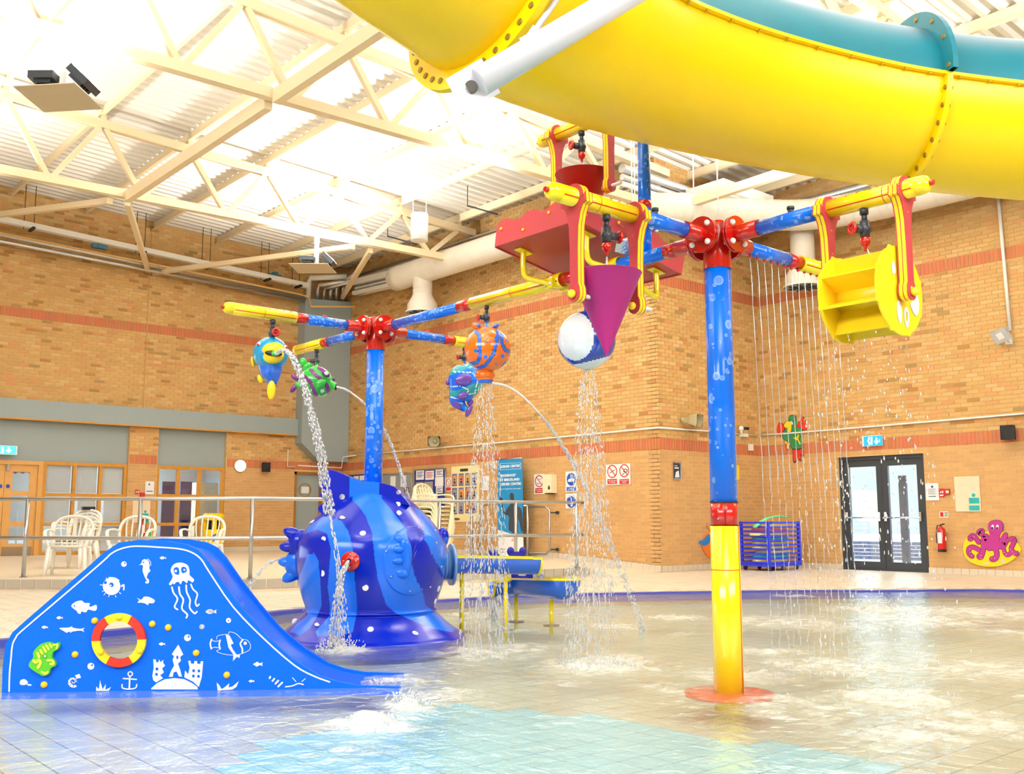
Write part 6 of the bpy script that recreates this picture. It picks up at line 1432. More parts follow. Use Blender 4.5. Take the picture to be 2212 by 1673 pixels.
# ================================================================ WALL FITTINGS
def rod(pl, pts, r, off, name, label, m_=None): return single(name, MB().tube([on(pl, x, y, off) for x, y in pts], r, 10), m_ or M_['white'], label, 'conduit')
rod('M', [(742, 986), (880, 974), (1060, 958.5), (1220, 944), (1423, 924)], .016, .035, 'wall_conduit', 'white conduit running the length of the middle wall')
rod('R', [(1425, 924.5), (1530, 932), (1634, 941)], .016, .03, 'wall_conduit', 'white conduit on the short return wall behind the pole')
rod('W', [(1634, 941), (1700, 937), (1800, 929), (2000, 912), (2260, 890)], .018, .03, 'wall_conduit', 'white conduit crossing the parrot on the right wall')
rod('L', [(622, 972), (621, 1008), (640, 1010)], .014, .03, 'wall_conduit', 'white conduit stepping round the foot of the grey corner casing')
single('wall_conduit', MB().tube([V((12.9, YL-.4, on('L', 640, 1008).z)), V((14.2, YL-.42, on('L', 640, 1008).z-.02)), V((14.25, YL-.42, on('L', 640, 1008).z+.28)), V((14.4, 23.2, on('L', 640, 1008).z+.31))], .014, 8), M_['white'], 'white conduit passing under the grey corner casing', 'conduit')
rod('W', [(2156, 425), (2168, 560), (2182, 715)], .03, .04, 'wall_conduit', 'vertical white pipe down the right wall to the floodlight')
fl_ = thing('wall_floodlight', 'silver floodlight tilted on the right wall below the vertical pipe', 'floodlight', on('W', 2172, 745, .1)); q = on('W', 2162, 725, .28); P, u, n = PL['W']; ax_ = (n*.8-Z_*.5-u*.1).normalized(); sd_ = (u*.93+Z_*.35).normalized(); sd_ = (sd_-ax_*sd_.dot(ax_)).normalized(); m = MB().frame_box(q, sd_, ax_.cross(sd_), ax_, .3, .24, .06); part('lamp_head', m, mat('silver_lamp', (196, 200, 206), .35, .3), fl_); part('lamp_glass', MB().frame_box(q+ax_*.033, sd_, ax_.cross(sd_), ax_, .12, .12, .004), M_['white'], fl_)
m = MB(); rect(m, 'W', 2174, 732, 2188, 745, 0, .06); m.tube([on('W', 2180, 740, .06), q], .015, 8); part('wall_box', m, M_['white'], fl_)
def horn(px, py, pl, sg, label):
    P, u, n = PL[pl]; c = on(pl, px, py, .25); t = thing('horn_speaker', label, 'speaker', c-ZZ*.15); ax_ = (n*.75+u*sg*.65-ZZ*.08).normalized(); e = ax_.cross(ZZ).normalized(); g = e.cross(ax_); m = MB()
    rows = []
    for d_, w_, h_ in ((.14, .16, .125), (.13, .165, .13), (-.02, .12, .095), (-.1, .07, .06), (-.16, .05, .05)):
        rows.append([c+ax_*d_+e*w_*a+g*h_*b for a, b in ((-1, -.8), (-.8, -1), (.8, -1), (1, -.8), (1, .8), (.8, 1), (-.8, 1), (-1, .8), (-1, -.8))])
    m.grid(rows, 0, False); m.cyl(c-ax_*.16, c-ax_*.24, .05, n=14); part('horn', m, mat('khaki_horn', (176, 166, 130), .5), t); m = MB(); m.lathe([(.14, .13), (.1, .10), (.045, .02), (.05, .04), (.035, .085), (.001, .09)], c, ax_, 24); part('horn_mouth', m, mat('khaki_horn_inner', (160, 150, 116), .5), t)
    m = MB(); m.cyl(c-ax_*.1, on(pl, px, py, .0)-ZZ*.05, .02, n=8); m.frame_box(on(pl, px, py+4, .01), u, ZZ, n, .05, .16, .02); part('bracket', m, M_['gry'], t)
horn(941, 954, 'M', .9, 'khaki horn loudspeaker on the middle wall above the notice boards'); horn(1497, 909, 'R', .35, 'khaki horn loudspeaker on the return wall left of the near pole')
def bspk(px0, py0, px1, py1, pl, label): m = MB(); rect(m, pl, px0, py0, px1, py1, .06, .14); P, u, n = PL[pl]; t = thing('wall_speaker', label, 'speaker', on(pl, (px0+px1)/2, py1, .1)); part('cabinet', m, M_['black'], t); m = MB(); rect(m, pl, px0+1.5, py0+1.5, px1-1.5, py1-1.5, .2, .006); part('grille', m, mat('speaker_grille', (34, 34, 36), .8), t); m = MB(); rect(m, pl, (px0+px1)/2-2, (py0+py1)/2-2, (px0+px1)/2+2, (py0+py1)/2+2, 0, .06); part('bracket', m, M_['gry'], t)
bspk(565.5, 1000, 579, 1020, 'L', 'small black loudspeaker right of the round lamp, left wall'); bspk(2168, 920, 2194, 951, 'W', 'black loudspeaker at the right edge on the right wall')
lm = thing('bulkhead_lamp', 'round glowing white bulkhead lamp on the left wall', 'lamp', on('L', 517.5, 1018, .05)); P, u, n = PL['L']; q = on('L', 517.5, 1007, 0); m = MB().cyl(q, q+n*.05, .15, n=32); part('base', m, M_['white'], lm); m = MB(); m.lathe([(.148, .0), (.14, .04), (.1, .075), (.001, .09)], q+n*.04, n, 32); part('diffuser', m, mat('lit_diffuser', (255, 255, 250), .4, emit=(255, 255, 250), estr=3.2), lm)
def exitsign(px0, py0, px1, py1, pl, off, label, mb_c, run=True):
    P, u, n = PL[pl]; t = thing('exit_sign', label, 'exit sign', on(pl, (px0+px1)/2, py1, off)); part('housing', rect(MB(), pl, px0, py0, px1, py1, off, .05), M_['white'], t)
    part('sign_face', rect(MB(), pl, px0+1, py0+1, px1-1, py1-1, off+.051, .003), mb_c, t)
    W_ = px1-px0; H_ = py1-py0; w = MB(); o_ = off+.055; X1 = px1-W_*.33; Ym = (py0+py1)/2
    cut(w, pl, [(X1-W_*.04, Ym-H_*.3), (X1+W_*.04, Ym-H_*.3), (X1+W_*.04, Ym), (X1+W_*.13, Ym), (X1, Ym+H_*.33), (X1-W_*.13, Ym), (X1-W_*.04, Ym)], o_, .002)
    if run:
        x = px0+W_*.27; disc(w, pl, x+1, py0+H_*.26, H_*.08, o_, .002, 0, 8); ribbon(w, pl, [(x-2, Ym-1), (x+1, Ym-H_*.12), (x-1, Ym+H_*.1), (x+2, Ym+H_*.18), (x+1, Ym+H_*.33)], H_*.1, o_, .002, k=2); cut(w, pl, [(px0+W_*.38, py0+H_*.15), (px0+W_*.46, py0+H_*.15), (px0+W_*.46, py1-H_*.15), (px0+W_*.38, py1-H_*.15)], o_, .002)
    part('pictogram', w, mat('lit_sign_white', (255, 255, 255), .4, emit=(255, 255, 255), estr=1.2), t, 'white running person and down arrow')
exitsign(1865, 941.5, 1907, 964.5, 'W', .0, 'lit blue exit sign with running person and arrow above the black doors', mat('lit_sign_blue', (20, 130, 200), .4, emit=(30, 140, 215), estr=.8))
exitsign(-16, 963, 36, 982.5, 'L', .10, 'lit green exit sign at the left edge over the wooden doors', mat('lit_sign_green', (60, 220, 190), .4, emit=(60, 220, 190), estr=1.0))
# notices
def board(name, label, cat, pl, x0_, y0_, x1_, y1_, m_, th=.012, off=0): t = thing(name, label, cat, on(pl, (x0_+x1_)/2, y1_, off)); part('panel', rect(MB(), pl, x0_, y0_, x1_, y1_, off, th), m_, t); return t
def prohib(t, pl, x, y, r, off, sy=1.0):
    m = MB(); ring(m, pl, x, y, r, r*.84, off, .002, 0, 24, sy=sy); ribbon(m, pl, [(x-r*.66, y-r*.66*sy), (x+r*.66, y+r*.66*sy)], r*.16, off, .0022, k=1); part('prohibition_ring', m, M_['signred'], t, 'red prohibition circle')
WT = mat('sign_white_text', (250, 250, 250), .5)
t = board('safety_sign', 'white no outdoor footwear sign left of the hand soap dispenser', 'sign', 'M', 1154, 1025, 1176, 1068, M_['white'], .004); prohib(t, 'M', 1164.8, 1040, 9, .005, 1.45); m = MB(); ribbon(m, 'M', [(1160, 1045), (1166, 1045)], 1.2, .0045, .002); ribbon(m, 'M', [(1165, 1036), (1169, 1035)], 1.2, .0045, .002); part('shoe_pictogram', m, M_['gry'], t); part('red_caption', rect(MB(), 'M', 1156.3, 1055, 1173.7, 1065.5, .005, .002), M_['signred'], t); text('No Outdoor\nFootwear', 'M', 1165, 1060.2, 2.6, .008, WT, t, wpx=15)
t = board('soap_dispenser', 'ivory paper towel dispenser between two wall signs', 'dispenser', 'M', 1184, 1026, 1203, 1066, M_['ivory'], .16); m = MB(); cut(m, 'M', c2([(1185.8, 1049), (1188, 1054), (1187.5, 1057.5), (1185.8, 1058.3), (1184.2, 1057.5), (1183.7, 1054)], 3), .16, .004); part('drop_window', m, M_['gry'], t, 'dark drop shaped window'); part('paper_slot', rect(MB(), 'M', 1186, 1066.4, 1199, 1068, .03, .11), M_['dark'], t)
for i, (y0_, y1_, lb) in enumerate(((1019, 1063, 'blue mandatory hand wash sign, upper one right of the dispenser'), (1067, 1099, 'blue mandatory sign below the hand wash sign, behind the rail'))):
    t = board('mandatory_sign', lb, 'sign', 'M', 1222, y0_, 1245.5, y1_, M_['white'], .004); cy_ = y0_+17 if i == 0 else y0_+17; m = MB(); disc(m, 'M', 1234, cy_, 9.6, .005, .002, 0, 28, 1.45); part('blue_disc', m, M_['signblue'], t); m = MB()
    if i == 0: cut(m, 'M', c2([(1227, 1038), (1231, 1034.5), (1240, 1035), (1241, 1040), (1228, 1041.5)], 3), .0072, .002); ribbon(m, 'M', [(1232.5, 1023), (1232.5, 1033)], .8, .0072, .002)
    else: ribbon(m, 'M', [(1234, 1077), (1234, 1094)], 2, .0072, .002); ribbon(m, 'M', [(1228, 1075), (1234, 1071), (1240, 1075)], 1.6, .0072, .002)
    part('pictogram', m, M_['white'], t)
    if i == 0: part('blue_caption', rect(MB(), 'M', 1224, 1052.5, 1244, 1061, .005, .002), M_['signblue'], t); text('Caution\nHot Water', 'M', 1234, 1056.8, 2.3, .008, WT, t, wpx=15)
t = board('safety_sign', 'wide white sign with no vaping and no camera circles, middle wall', 'sign', 'M', 1309.5, 1003, 1362, 1047.5, M_['white'], .004)
for x in (1322.5, 1348.5): prohib(t, 'M', x, 1019-(x-1322)*.06, 10.6, .006, 1.34)
m = MB(); ring(m, 'M', 1351, 1017.5, 4.6, 3, .0052, .002, 0, 12); ribbon(m, 'M', [(1345, 1025), (1348, 1024)], 1.6, .0052, .002); ribbon(m, 'M', [(1343, 1013), (1345, 1012)], 1.2, .0052, .002); ribbon(m, 'M', [(1318, 1022), (1327, 1016)], 1.3, .0052, .002); part('pictogram', m, M_['black'], t)
for x, s_ in ((1322.5, 'No Smoking\nor Vaping'), (1348.5, 'No Photography\nor Filming\nDevices')): part('red_caption', rect(MB(), 'M', x-10.2, 1035.5, x+10.2, 1046, .005, .002), M_['signred'], t); text(s_, 'M', x, 1040.8, 2.6 if x < 1340 else 1.9, .008, WT, t, wpx=17)
t = board('framed_poster', 'small silver framed dark poster on the corner of the return wall', 'poster', 'R', 1454, 999, 1471, 1036, M_['steel'], .02); part('print', rect(MB(), 'R', 1455.5, 1001, 1469.5, 1034, .021, .002), mat('poster_dark', (40, 44, 60), .5), t); m = MB(); rect(m, 'R', 1457, 1010, 1466, 1013, .024, .001); rect(m, 'R', 1457, 1006, 1463, 1007.5, .024, .001); cut(m, 'R', [(1458, 1032), (1460, 1020), (1466, 1017), (1468, 1032)], .024, .001); part('white_print', m, M_['paper'], t)
t = board('yellow_notice', 'narrow yellow notice just right of the near pole', 'sign', 'R', 1586, 1005, 1596.5, 1037, M_['yelp'], .006)
t = board('door_sensor', 'small white sensor box on the return wall', 'sensor', 'R', 1616, 960, 1623.5, 974, M_['white'], .05)
cm = thing('security_camera', 'white ball security camera on the return wall', 'camera', on('R', 1600, 940, .05)); q = on('R', 1601, 926, .14); m = MB().sph(q, .055, 16); m.cyl(q, q-ZZ*.1, .02, n=10); rect(m, 'R', 1597, 938, 1606, 945, 0, .12); part('housing', m, M_['white'], cm); m = MB().cyl(q+X_*.03-Y_*.03, q+X_*.14-Y_*.08, .03, n=12); part('lens', m, M_['black'], cm)
t = board('notice_board', 'blue pinboard covered with white sheets, middle wall', 'notice board', 'M', 895, 1013.5, 962, 1096, M_['navy'], .02)
part('frame', MB().tube([on('M', x, y, .02) for x, y in ((895, 1017), (962, 1013), (962, 1095), (895, 1097))], .016, 6, closed=True), M_['steel'], t)
for i, (a, b, c, d, mm) in enumerate(((899, 1017, 916, 1037, 'paper'), (919, 1017.5, 937.5, 1037, 'paper'), (941, 1015, 957, 1030, 'white'), (940, 1031, 958, 1051, 'white'), (942, 1051.5, 956.5, 1066, 'paper'), (898, 1042, 914.5, 1061, 'gp'), (917, 1041, 935, 1060.5, 'gp'), (897, 1065, 909, 1092, 'paper'), (931, 1067, 945, 1079, 'paper'))):
    f_ = MB(); rect(f_, 'M', a, b, c, d, .022+.001*i, .003); pp = part('pinned_sheet', f_, mat('grey_photo', (150, 150, 146), .6) if mm == 'gp' else M_[mm], t)
    if mm != 'gp' and i != 3: m = MB(); [rect(m, 'M', a+2, b+3+k*3.4, c-2-(k % 2)*3, b+4.4+k*3.4, .026+.001*i, .001) for k in range(int((d-b-4)/3.4))]; part('printing', m, (M_['navy'], M_['signred'], M_['navy'])[i] if i < 3 else M_['gry'], pp)
m = MB(); cut(m, 'M', [(911, 1080), (919, 1063), (926, 1078), (924, 1084), (912, 1085)], .03, .003); part('pinned_sheet', m, M_['white'], t)
t = board('safety_sign', 'narrow no diving sign between the blue and cream boards', 'sign', 'M', 963, 1032.5, 974.3, 1062, M_['white'], .004); prohib(t, 'M', 968.6, 1043, 4.9, .006, 1.8); part('red_caption', rect(MB(), 'M', 964, 1053.5, 973.5, 1060.5, .005, .002), M_['signred'], t)
t = board('photo_board', 'cream board with three rows of staff portrait photos', 'notice board', 'M', 975.5, 1007, 1035.5, 1128, mat('cream_board', (242, 226, 168), .5), .012); part('heading_plate', rect(MB(), 'M', 994, 1013, 1011, 1019, .013, .003), M_['gry'], t); m = MB(); disc(m, 'M', 986.5, 1122, 7, .013, .003, 0, 18, .38); part('oval_badge', m, mat('brown_badge', (96, 70, 50), .5), t)
PT = [(224, 150, 84), (196, 190, 184), (214, 130, 70), (150, 150, 160), (226, 170, 110)]
for r in range(3):
    for k in range(4):
        x = 982+k*14.2; y = 1037.5-k*.75+r*30.5-r*k*.2
        f_ = part('portrait', rect(MB(), 'M', x-5.4, y-13.5, x+5.4, y+13.5, .013, .003), mat('portrait_mount', (104, 116, 150), .5), t); part('photo_print', rect(MB(), 'M', x-4, y-9.5, x+4, y+9.5, .0165, .001), mat('photo_tint_%d' % ((r*3+k*2) % 5), PT[(r*3+k*2) % 5], .5, var=.3, scale=14), f_)
        m = MB(); disc(m, 'M', x, y-1, 1.8, .018, .001, 0, 8, 1.3); cut(m, 'M', [(x-2.6, y+8), (x-1.8, y+2.5), (x+1.8, y+2.5), (x+2.6, y+8)], .018, .001); part('figure_print', m, M_['navy'] if (r+k) % 2 else M_['gry'], f_)
t = board('wall_notice', 'white paper notice between the photo board and the banner', 'notice', 'M', 1042.5, 1029, 1056.5, 1060, M_['paper'], .004)
t = board('noticeboard_glazed', 'grey glazed notice board partly behind the far pole', 'notice board', 'M', 826, 1023.5, 890, 1090, mat('board_grey', (138, 146, 150), .5), .03)
for i, (a, b, c, d) in enumerate(((843.5, 1029.5, 854.5, 1052), (865.5, 1028, 877, 1052), (873, 1053, 884.5, 1075))): part('pinned_sheet', rect(MB(), 'M', a, b, c, d, .031, .003), M_['paper'] if i < 2 else mat('brown_print', (120, 96, 84), .5), t)
part('frame', MB().tube([on('M', x, y, .03) for x, y in ((826, 1026), (890, 1023), (890, 1088), (826, 1090))], .014, 6, closed=True), M_['steel'], t)
t = board('notice_board', 'small blue edged notice board left of the far pole', 'notice board', 'M', 748, 1026, 790, 1062, M_['navy'], .02)
for a, b, c, d in ((751, 1030, 761, 1040), (764, 1029, 775, 1036), (777, 1028, 788, 1038)): part('pinned_sheet', rect(MB(), 'M', a, b, c, d, .021, .003), M_['paper'], t)
# roll-up banner, standing in front of the wall
PL['B'] = (V((14.15, 0, 0)), V((0, -1, 0)), V((-1, 0, 0)))
bn = thing('roll_up_banner', 'tall blue leisure centre banner standing by the middle wall', 'banner', on('B', 1103, 1208)); BL_ = mat('banner_blue', (22, 136, 200), .5)
part('banner_sheet', cut(MB(), 'B', [(1075, 994), (1128.5, 991), (1130.5, 1162), (1076, 1145)], 0, .006), BL_, bn); part('banner_foot_print', cut(MB(), 'B', [(1076, 1145), (1130.5, 1162), (1131, 1206), (1076.5, 1206)], 0, .006), M_['paper'], bn, 'white lower part of the banner')
part('top_bar', MB().tube([on('B', 1074.5, 993.5), on('B', 1129, 990)], .014, 8), M_['steel'], bn); m = MB(); m.cyl(on('B', 1076, 1207), on('B', 1132, 1210), .04, n=10); part('base', m, M_['steel'], bn); part('support_pole', MB().cyl(on('B', 1103, 992)+X_*.03, on('B', 1103, 1206)+X_*.03, .008, n=6), M_['steel'], bn)
m = MB(); cut(m, 'B', c2([(1106, 1085), (1102, 1078), (1101, 1070), (1105, 1065), (1110, 1069), (1110.5, 1080), (1112, 1090), (1122, 1096), (1128, 1108), (1130, 1146), (1126, 1148), (1122, 1128), (1118, 1122), (1119, 1152), (1099, 1146), (1100, 1118), (1093, 1108), (1096, 1098)], 2), .007, .002); ribbon(m, 'B', [(1095, 1112), (1087, 1104), (1083, 1086), (1081, 1080)], 4, .007, .002); disc(m, 'B', 1082.5, 1079, 3.4, .007, .002); part('figure_print', m, mat('banner_figure', (52, 58, 70), .5), bn, 'dark silhouette of a man holding a dumbbell')
text('LEISURE CENTRE', 'B', 1102, 1008, 5.2, .007, WT, bn, wpx=41, bold=.02)
m = MB(); [ribbon(m, 'B', l, .6, .007, .002, sm=False) for l in ([(1081, 1002), (1125, 1000)], [(1081, 1015.5), (1125, 1013)], [(1081, 1002), (1081, 1015.5)], [(1125, 1000), (1125, 1013)])]; part('logo_frame', m, WT, bn)
for s_, y, wp in (('GOODBOOST', 1028, 34), ('AT BRECKLAND', 1037, 42), ('LEISURE CENTRE', 1046.3, 45)): text(s_, 'B', 1080+wp/2, y, 5.4, .007, WT, bn, wpx=wp, bold=.02)
text('Ask at reception for more details', 'B', 1102, 1056.5, 2.2, .007, WT, bn, wpx=45); text('LEX\nLEISURE', 'B', 1109, 1166.5, 2.6, .007, mat('coral_print', (226, 130, 110), .5), bn, wpx=10); text('Follow us\n\nLeisure', 'B', 1086, 1190, 2.4, .007, M_['gry'], bn, wpx=10)
# right wall items
t = board('wall_notice', 'white framed notice right of the black exit doors', 'notice', 'W', 2000, 1044.5, 2028, 1081.5, M_['paper'], .008); m = MB(); disc(m, 'W', 2013.5, 1052, 2.6, .009, .001); part('blue_dot', m, M_['signblue'], t); m = MB(); [rect(m, 'W', 2005, 1057+k*2.6, 2022-(k % 2)*4, 1057.8+k*2.6, .009, .001) for k in range(5)]; rect(m, 'W', 2006, 1072, 2022, 1073.6, .009, .001); part('printing', m, M_['gry'], t)
t = board('call_point', 'red fire call point and sign right of the exit doors', 'alarm', 'W', 2040.5, 1057, 2052.5, 1069, M_['signred'], .05); part('break_glass', rect(MB(), 'W', 2043, 1060.5, 2049.5, 1065.5, .051, .003), M_['white'], t); part('sign_plate', rect(MB(), 'W', 2028.5, 1056.5, 2040, 1074.5, .0, .004), M_['signred'], t); m = MB(); disc(m, 'W', 2032, 1064, 1.8, .005, .001); rect(m, 'W', 2035, 1061, 2038.5, 1066, .005, .001); rect(m, 'W', 2030, 1069, 2038, 1072, .005, .001); part('pictogram', m, M_['white'], t)
t = board('information_board', 'large pale wall sheet with a teal disc and two teal labels', 'notice', 'W', 2063, 1029.5, 2117.5, 1105.5, mat('cream_sheet', (236, 216, 186), .6), .006); m = MB(); disc(m, 'W', 2103, 1070.5, 4.2, .007, .001); part('teal_disc', m, M_['aqua'], t); part('teal_label', rect(MB(), 'W', 2093, 1076, 2115.5, 1088.5, .007, .001), M_['aqua'], t); part('teal_label', rect(MB(), 'W', 2093.5, 1092.5, 2116, 1103.5, .007, .001), M_['aqua'], t); m = MB(); [ribbon(m, 'W', l, .5, .007, .001) for l in ([(2070, 1046), (2090, 1050), (2104, 1058)], [(2072, 1062), (2080, 1070)], [(2076, 1034), (2104, 1034)])]; part('printing', m, M_['beige'], t)
t = board('safety_sign', 'small red and green fire action sign above the extinguisher, right wall', 'sign', 'W', 2029.5, 1105.5, 2049, 1119, M_['white'], .004); part('red_half', rect(MB(), 'W', 2031, 1107, 2038, 1117, .005, .001), M_['signred'], t); m = MB(); [rect(m, 'W', 2040, 1107.5+k*3.4, 2047.5, 1109.6+k*3.4, .005, .001, k % 2) for k in range(3)]; part('colour_rows', m, [M_['signred'], M_['green']], t)
def exting(px, y0_, y1_, pl, label, lean=0):
    P, u, n = PL[pl]; b = on(pl, px, y1_, .12); h_ = abs(on(pl, px, y0_, .12).z-b.z); r = h_*.145; t = thing('fire_extinguisher', label, 'fire extinguisher', b)
    m = MB(); m.lathe([(.001, .0), (r, .0), (r, h_*.12)], b, Z_, 24); part('skirt', m, M_['black'], t); m = MB(); m.lathe([(r*1.01, h_*.1), (r*1.01, h_*.74), (r*.8, h_*.82), (r*.35, h_*.86), (r*.3, h_*.9)], b, Z_, 24); part('cylinder', m, M_['red'], t)
    m = MB(); c = b+n*r*1.0; rows = [[b+(n*math.cos(a)+u*math.sin(a))*r*1.03+Z_*z*h_ for a in (-.5, -.25, 0, .25, .5)] for z in (.3, .5, .68)]; m.grid(rows); part('label_print', m, M_['paper'], t)
    m = MB(); m.tube([b+Z_*h_*.9, b+Z_*h_*.95, b+Z_*h_*.97+u*r*.9], r*.18, 8); m.tube([b+Z_*h_*.92, b+Z_*h_*.92-u*r*.9, b+Z_*h_*.6-u*r*1.25, b+Z_*h_*.3-u*r*1.2], r*.14, 8); part('valve_and_hose', m, M_['black'], t)
exting(2035.5, 1131, 1193, 'W', 'red fire extinguisher hanging on the right wall beside the octopus')
exting(307, 1120, 1166, 'L', 'red fire extinguisher on the brick pier behind the middle garden chair')
t = board('wall_notice', 'white notice on the brick pier between the timber windows', 'notice', 'L', 313.5, 1040.5, 332.5, 1068.5, M_['paper'], .008); m = MB(); disc(m, 'L', 322.5, 1047, 1.9, .009, .001); part('blue_dot', m, M_['signblue'], t); m = MB(); rect(m, 'L', 316, 1061, 330, 1062.6, .009, .001); part('printing', m, M_['gry'], t)
t = board('safety_sign', 'small red fire sign on the brick pier left of the notice', 'sign', 'L', 291.5, 1058.5, 301, 1068, M_['signred'], .004); m = MB(); disc(m, 'L', 294.5, 1063.5, 1.6, .005, .001); rect(m, 'L', 297.5, 1061, 300, 1066, .005, .001); part('pictogram', m, M_['white'], t)
t = board('call_point', 'red fire call point on the brick pier just above the top rail', 'alarm', 'L', 302, 1065, 311.5, 1074, M_['signred'], .05)
t = board('information_board', 'tall cream sheet with teal labels on the brick pier, behind the rail', 'notice', 'L', 286, 1077, 324, 1130, mat('cream_sheet', (236, 216, 186), .6), .006); part('teal_label', rect(MB(), 'L', 306, 1110, 321, 1119, .007, .001), M_['aqua'], t); part('teal_label', rect(MB(), 'L', 306, 1122, 321, 1130, .007, .001), M_['aqua'], t); m = MB(); disc(m, 'L', 314, 1106, 3, .007, .001); part('teal_disc', m, M_['aqua'], t)
t = board('safety_sign', 'little red and green sign low on the brick pier', 'sign', 'L', 319, 1138, 328, 1160, M_['white'], .004); part('red_half', rect(MB(), 'L', 320, 1139, 327, 1147, .005, .001), M_['signred'], t); part('green_half', rect(MB(), 'L', 320, 1150, 327, 1159, .005, .001), M_['green'], t)
# ---- cut-out characters on the walls
oc = thing('octopus_cutout', 'purple octopus cut-out on a yellow sand oval, right wall', 'wall cut-out', on('W', 2145, 1224)); O = lambda l: [(2060+x/12.868, 1110+y/12.868) for x, y in l]
sand = O([(385, 665), (320, 760), (285, 880), (275, 1000), (310, 1150), (400, 1290), (560, 1390), (750, 1450), (950, 1478), (1200, 1470), (1450, 1400), (1650, 1290), (1800, 1150), (1880, 1020), (1860, 930), (1800, 840), (1500, 560), (1250, 500), (900, 510), (600, 600)])
m = MB(); cut(m, 'W', c2(sand, 3), 0, .016); part('sand_board', m, M_['yelp'], oc, 'yellow sand board')
arms = [([(700, 1010), (620, 960), (520, 930), (440, 970), (420, 1080), (470, 1160), (520, 1190)], [120, 120, 130, 120, 110]), ([(700, 800), (650, 720), (580, 650), (500, 640), (470, 700)], [120, 130, 150, 150]), ([(760, 560), (790, 500), (750, 490), (700, 530)], [150, 150, 120]), ([(850, 700), (830, 850), (830, 1000), (790, 1120), (740, 1190)], [170, 120, 130, 190]), ([(900, 640), (960, 780), (990, 900), (990, 990)], [160, 130, 100]), ([(1150, 800), (1150, 950), (1200, 1080), (1200, 1180), (1140, 1260), (1070, 1265)], [150, 130, 130, 150, 140]), ([(1140, 640), (1140, 760)], [140, 140]), ([(1300, 940), (1300, 830), (1370, 720), (1440, 610)], [110, 130, 150]), ([(1430, 880), (1490, 760), (1600, 700), (1690, 740), (1640, 880), (1600, 990), (1680, 1090), (1750, 1110)], [90, 110, 130, 130, 120, 120, 130]), ([(1400, 800), (1400, 980), (1430, 1100), (1500, 1150), (1560, 1120)], [100, 90, 110, 120])]
mo = MB(); mp = MB()
for pts, wl_ in arms:
    ribbon(mo, 'W', O(pts), [w_/12.868+1.6 for w_ in wl_], .016, .006, k=3); ribbon(mp, 'W', O(pts), [w_/12.868 for w_ in wl_], .0175, .008, k=3)
hd = c2(O([(980, 420), (975, 300), (1040, 220), (1180, 185), (1310, 215), (1375, 320), (1360, 460), (1290, 600), (1270, 760), (1250, 1000), (900, 980), (880, 800), (1000, 640), (1000, 540)]), 3); hx, hy = 2060+1170/12.868, 1110+450/12.868
cut(mo, 'W', [(hx+(x-hx)*1.04, hy+(y-hy)*1.03) for x, y in hd], .016, .006); cut(mp, 'W', hd, .0175, .009)
part('outline', mo, M_['outl'], oc); part('octopus_body', mp, M_['octo'], oc)
m = MB()
for x in (1085, 1215): cut(m, 'W', c2(O([(x-40, 370), (x-20, 320), (x+15, 310), (x+35, 350), (x+30, 420), (x-20, 430)]), 3), .0275, .002)
part('eyes', m, M_['paper'], oc); m = MB()
for x in (1075, 1210): disc(m, 'W', 2060+x/12.868, 1110+402/12.868, 2.4, .03, .001, 0, 10)
ribbon(m, 'W', O([(1040, 520), (1090, 540), (1140, 500)]), .5, .0275, .001); part('pupils_and_smile', m, M_['outl'], oc)
m = MB()
for x, y in ((455, 990), (460, 1080), (500, 1165), (565, 645), (505, 725), (765, 500), (760, 1165), (765, 1255), (1055, 1240), (1140, 1240), (1400, 1085), (1460, 1140), (1575, 995), (1630, 1060), (1665, 1140)): disc(m, 'W', 2060+x/12.868, 1110+y/12.868, 1, .028, .001, 0, 8)
cut(m, 'W', c2(O([(840, 1390), (880, 1365), (910, 1350), (945, 1365), (985, 1395), (950, 1425), (880, 1425)]), 2), .017, .002); cut(m, 'W', O([(1360, 1230), (1385, 1295), (1470, 1320), (1400, 1350), (1440, 1410), (1370, 1375), (1290, 1410), (1330, 1345), (1270, 1300), (1345, 1295)]), .017, .002); part('suckers_and_shells', m, mat('pale_shell', (232, 204, 180), .5), oc)
pr_ = thing('parrot_cutout', 'green and red parrot cut-out high on the right wall', 'wall cut-out', on('W', 1715, 998)); O = lambda l: [(1660+x/12.868, 880+y/12.868) for x, y in l]
def pc_(nm, lst, m_, off, lb=None):
    mo_ = MB(); mp_ = MB()
    for pts in lst:
        l = c2(O(pts), 3); cx_ = sum(p[0] for p in l)/len(l); cy_ = sum(p[1] for p in l)/len(l); ex = max(abs(p[0]-cx_) for p in l); sc = 1+.8/max(3, ex)
        cut(mo_, 'W', [(cx_+(x-cx_)*sc, cy_+(y-cy_)*sc) for x, y in l], off, .008); cut(mp_, 'W', l, off+.004, .009)
    p_ = part(nm, mp_, m_, pr_, lb); part('outline', mo_, M_['outl'], p_)
pc_('feathers', [[(265, 710), (250, 600), (270, 500), (320, 440), (400, 480), (460, 600), (400, 680), (340, 720)], [(790, 610), (810, 480), (860, 380), (930, 300), (960, 280), (985, 320), (930, 450), (880, 560)], [(900, 560), (950, 470), (1040, 375), (1050, 420), (1000, 500), (1070, 460), (1080, 490), (1010, 560), (1090, 560), (1090, 600), (980, 630)], [(700, 1150), (780, 1130), (780, 1400), (760, 1500), (720, 1520), (690, 1450), (685, 1280)], [(790, 1130), (870, 1120), (890, 1300), (900, 1440), (880, 1475), (820, 1400), (790, 1280)], [(860, 1130), (930, 1160), (970, 1260), (975, 1350), (930, 1350), (880, 1250)]], mat('parrot_red', (220, 54, 34), .5), .0, 'red wing and tail feathers')
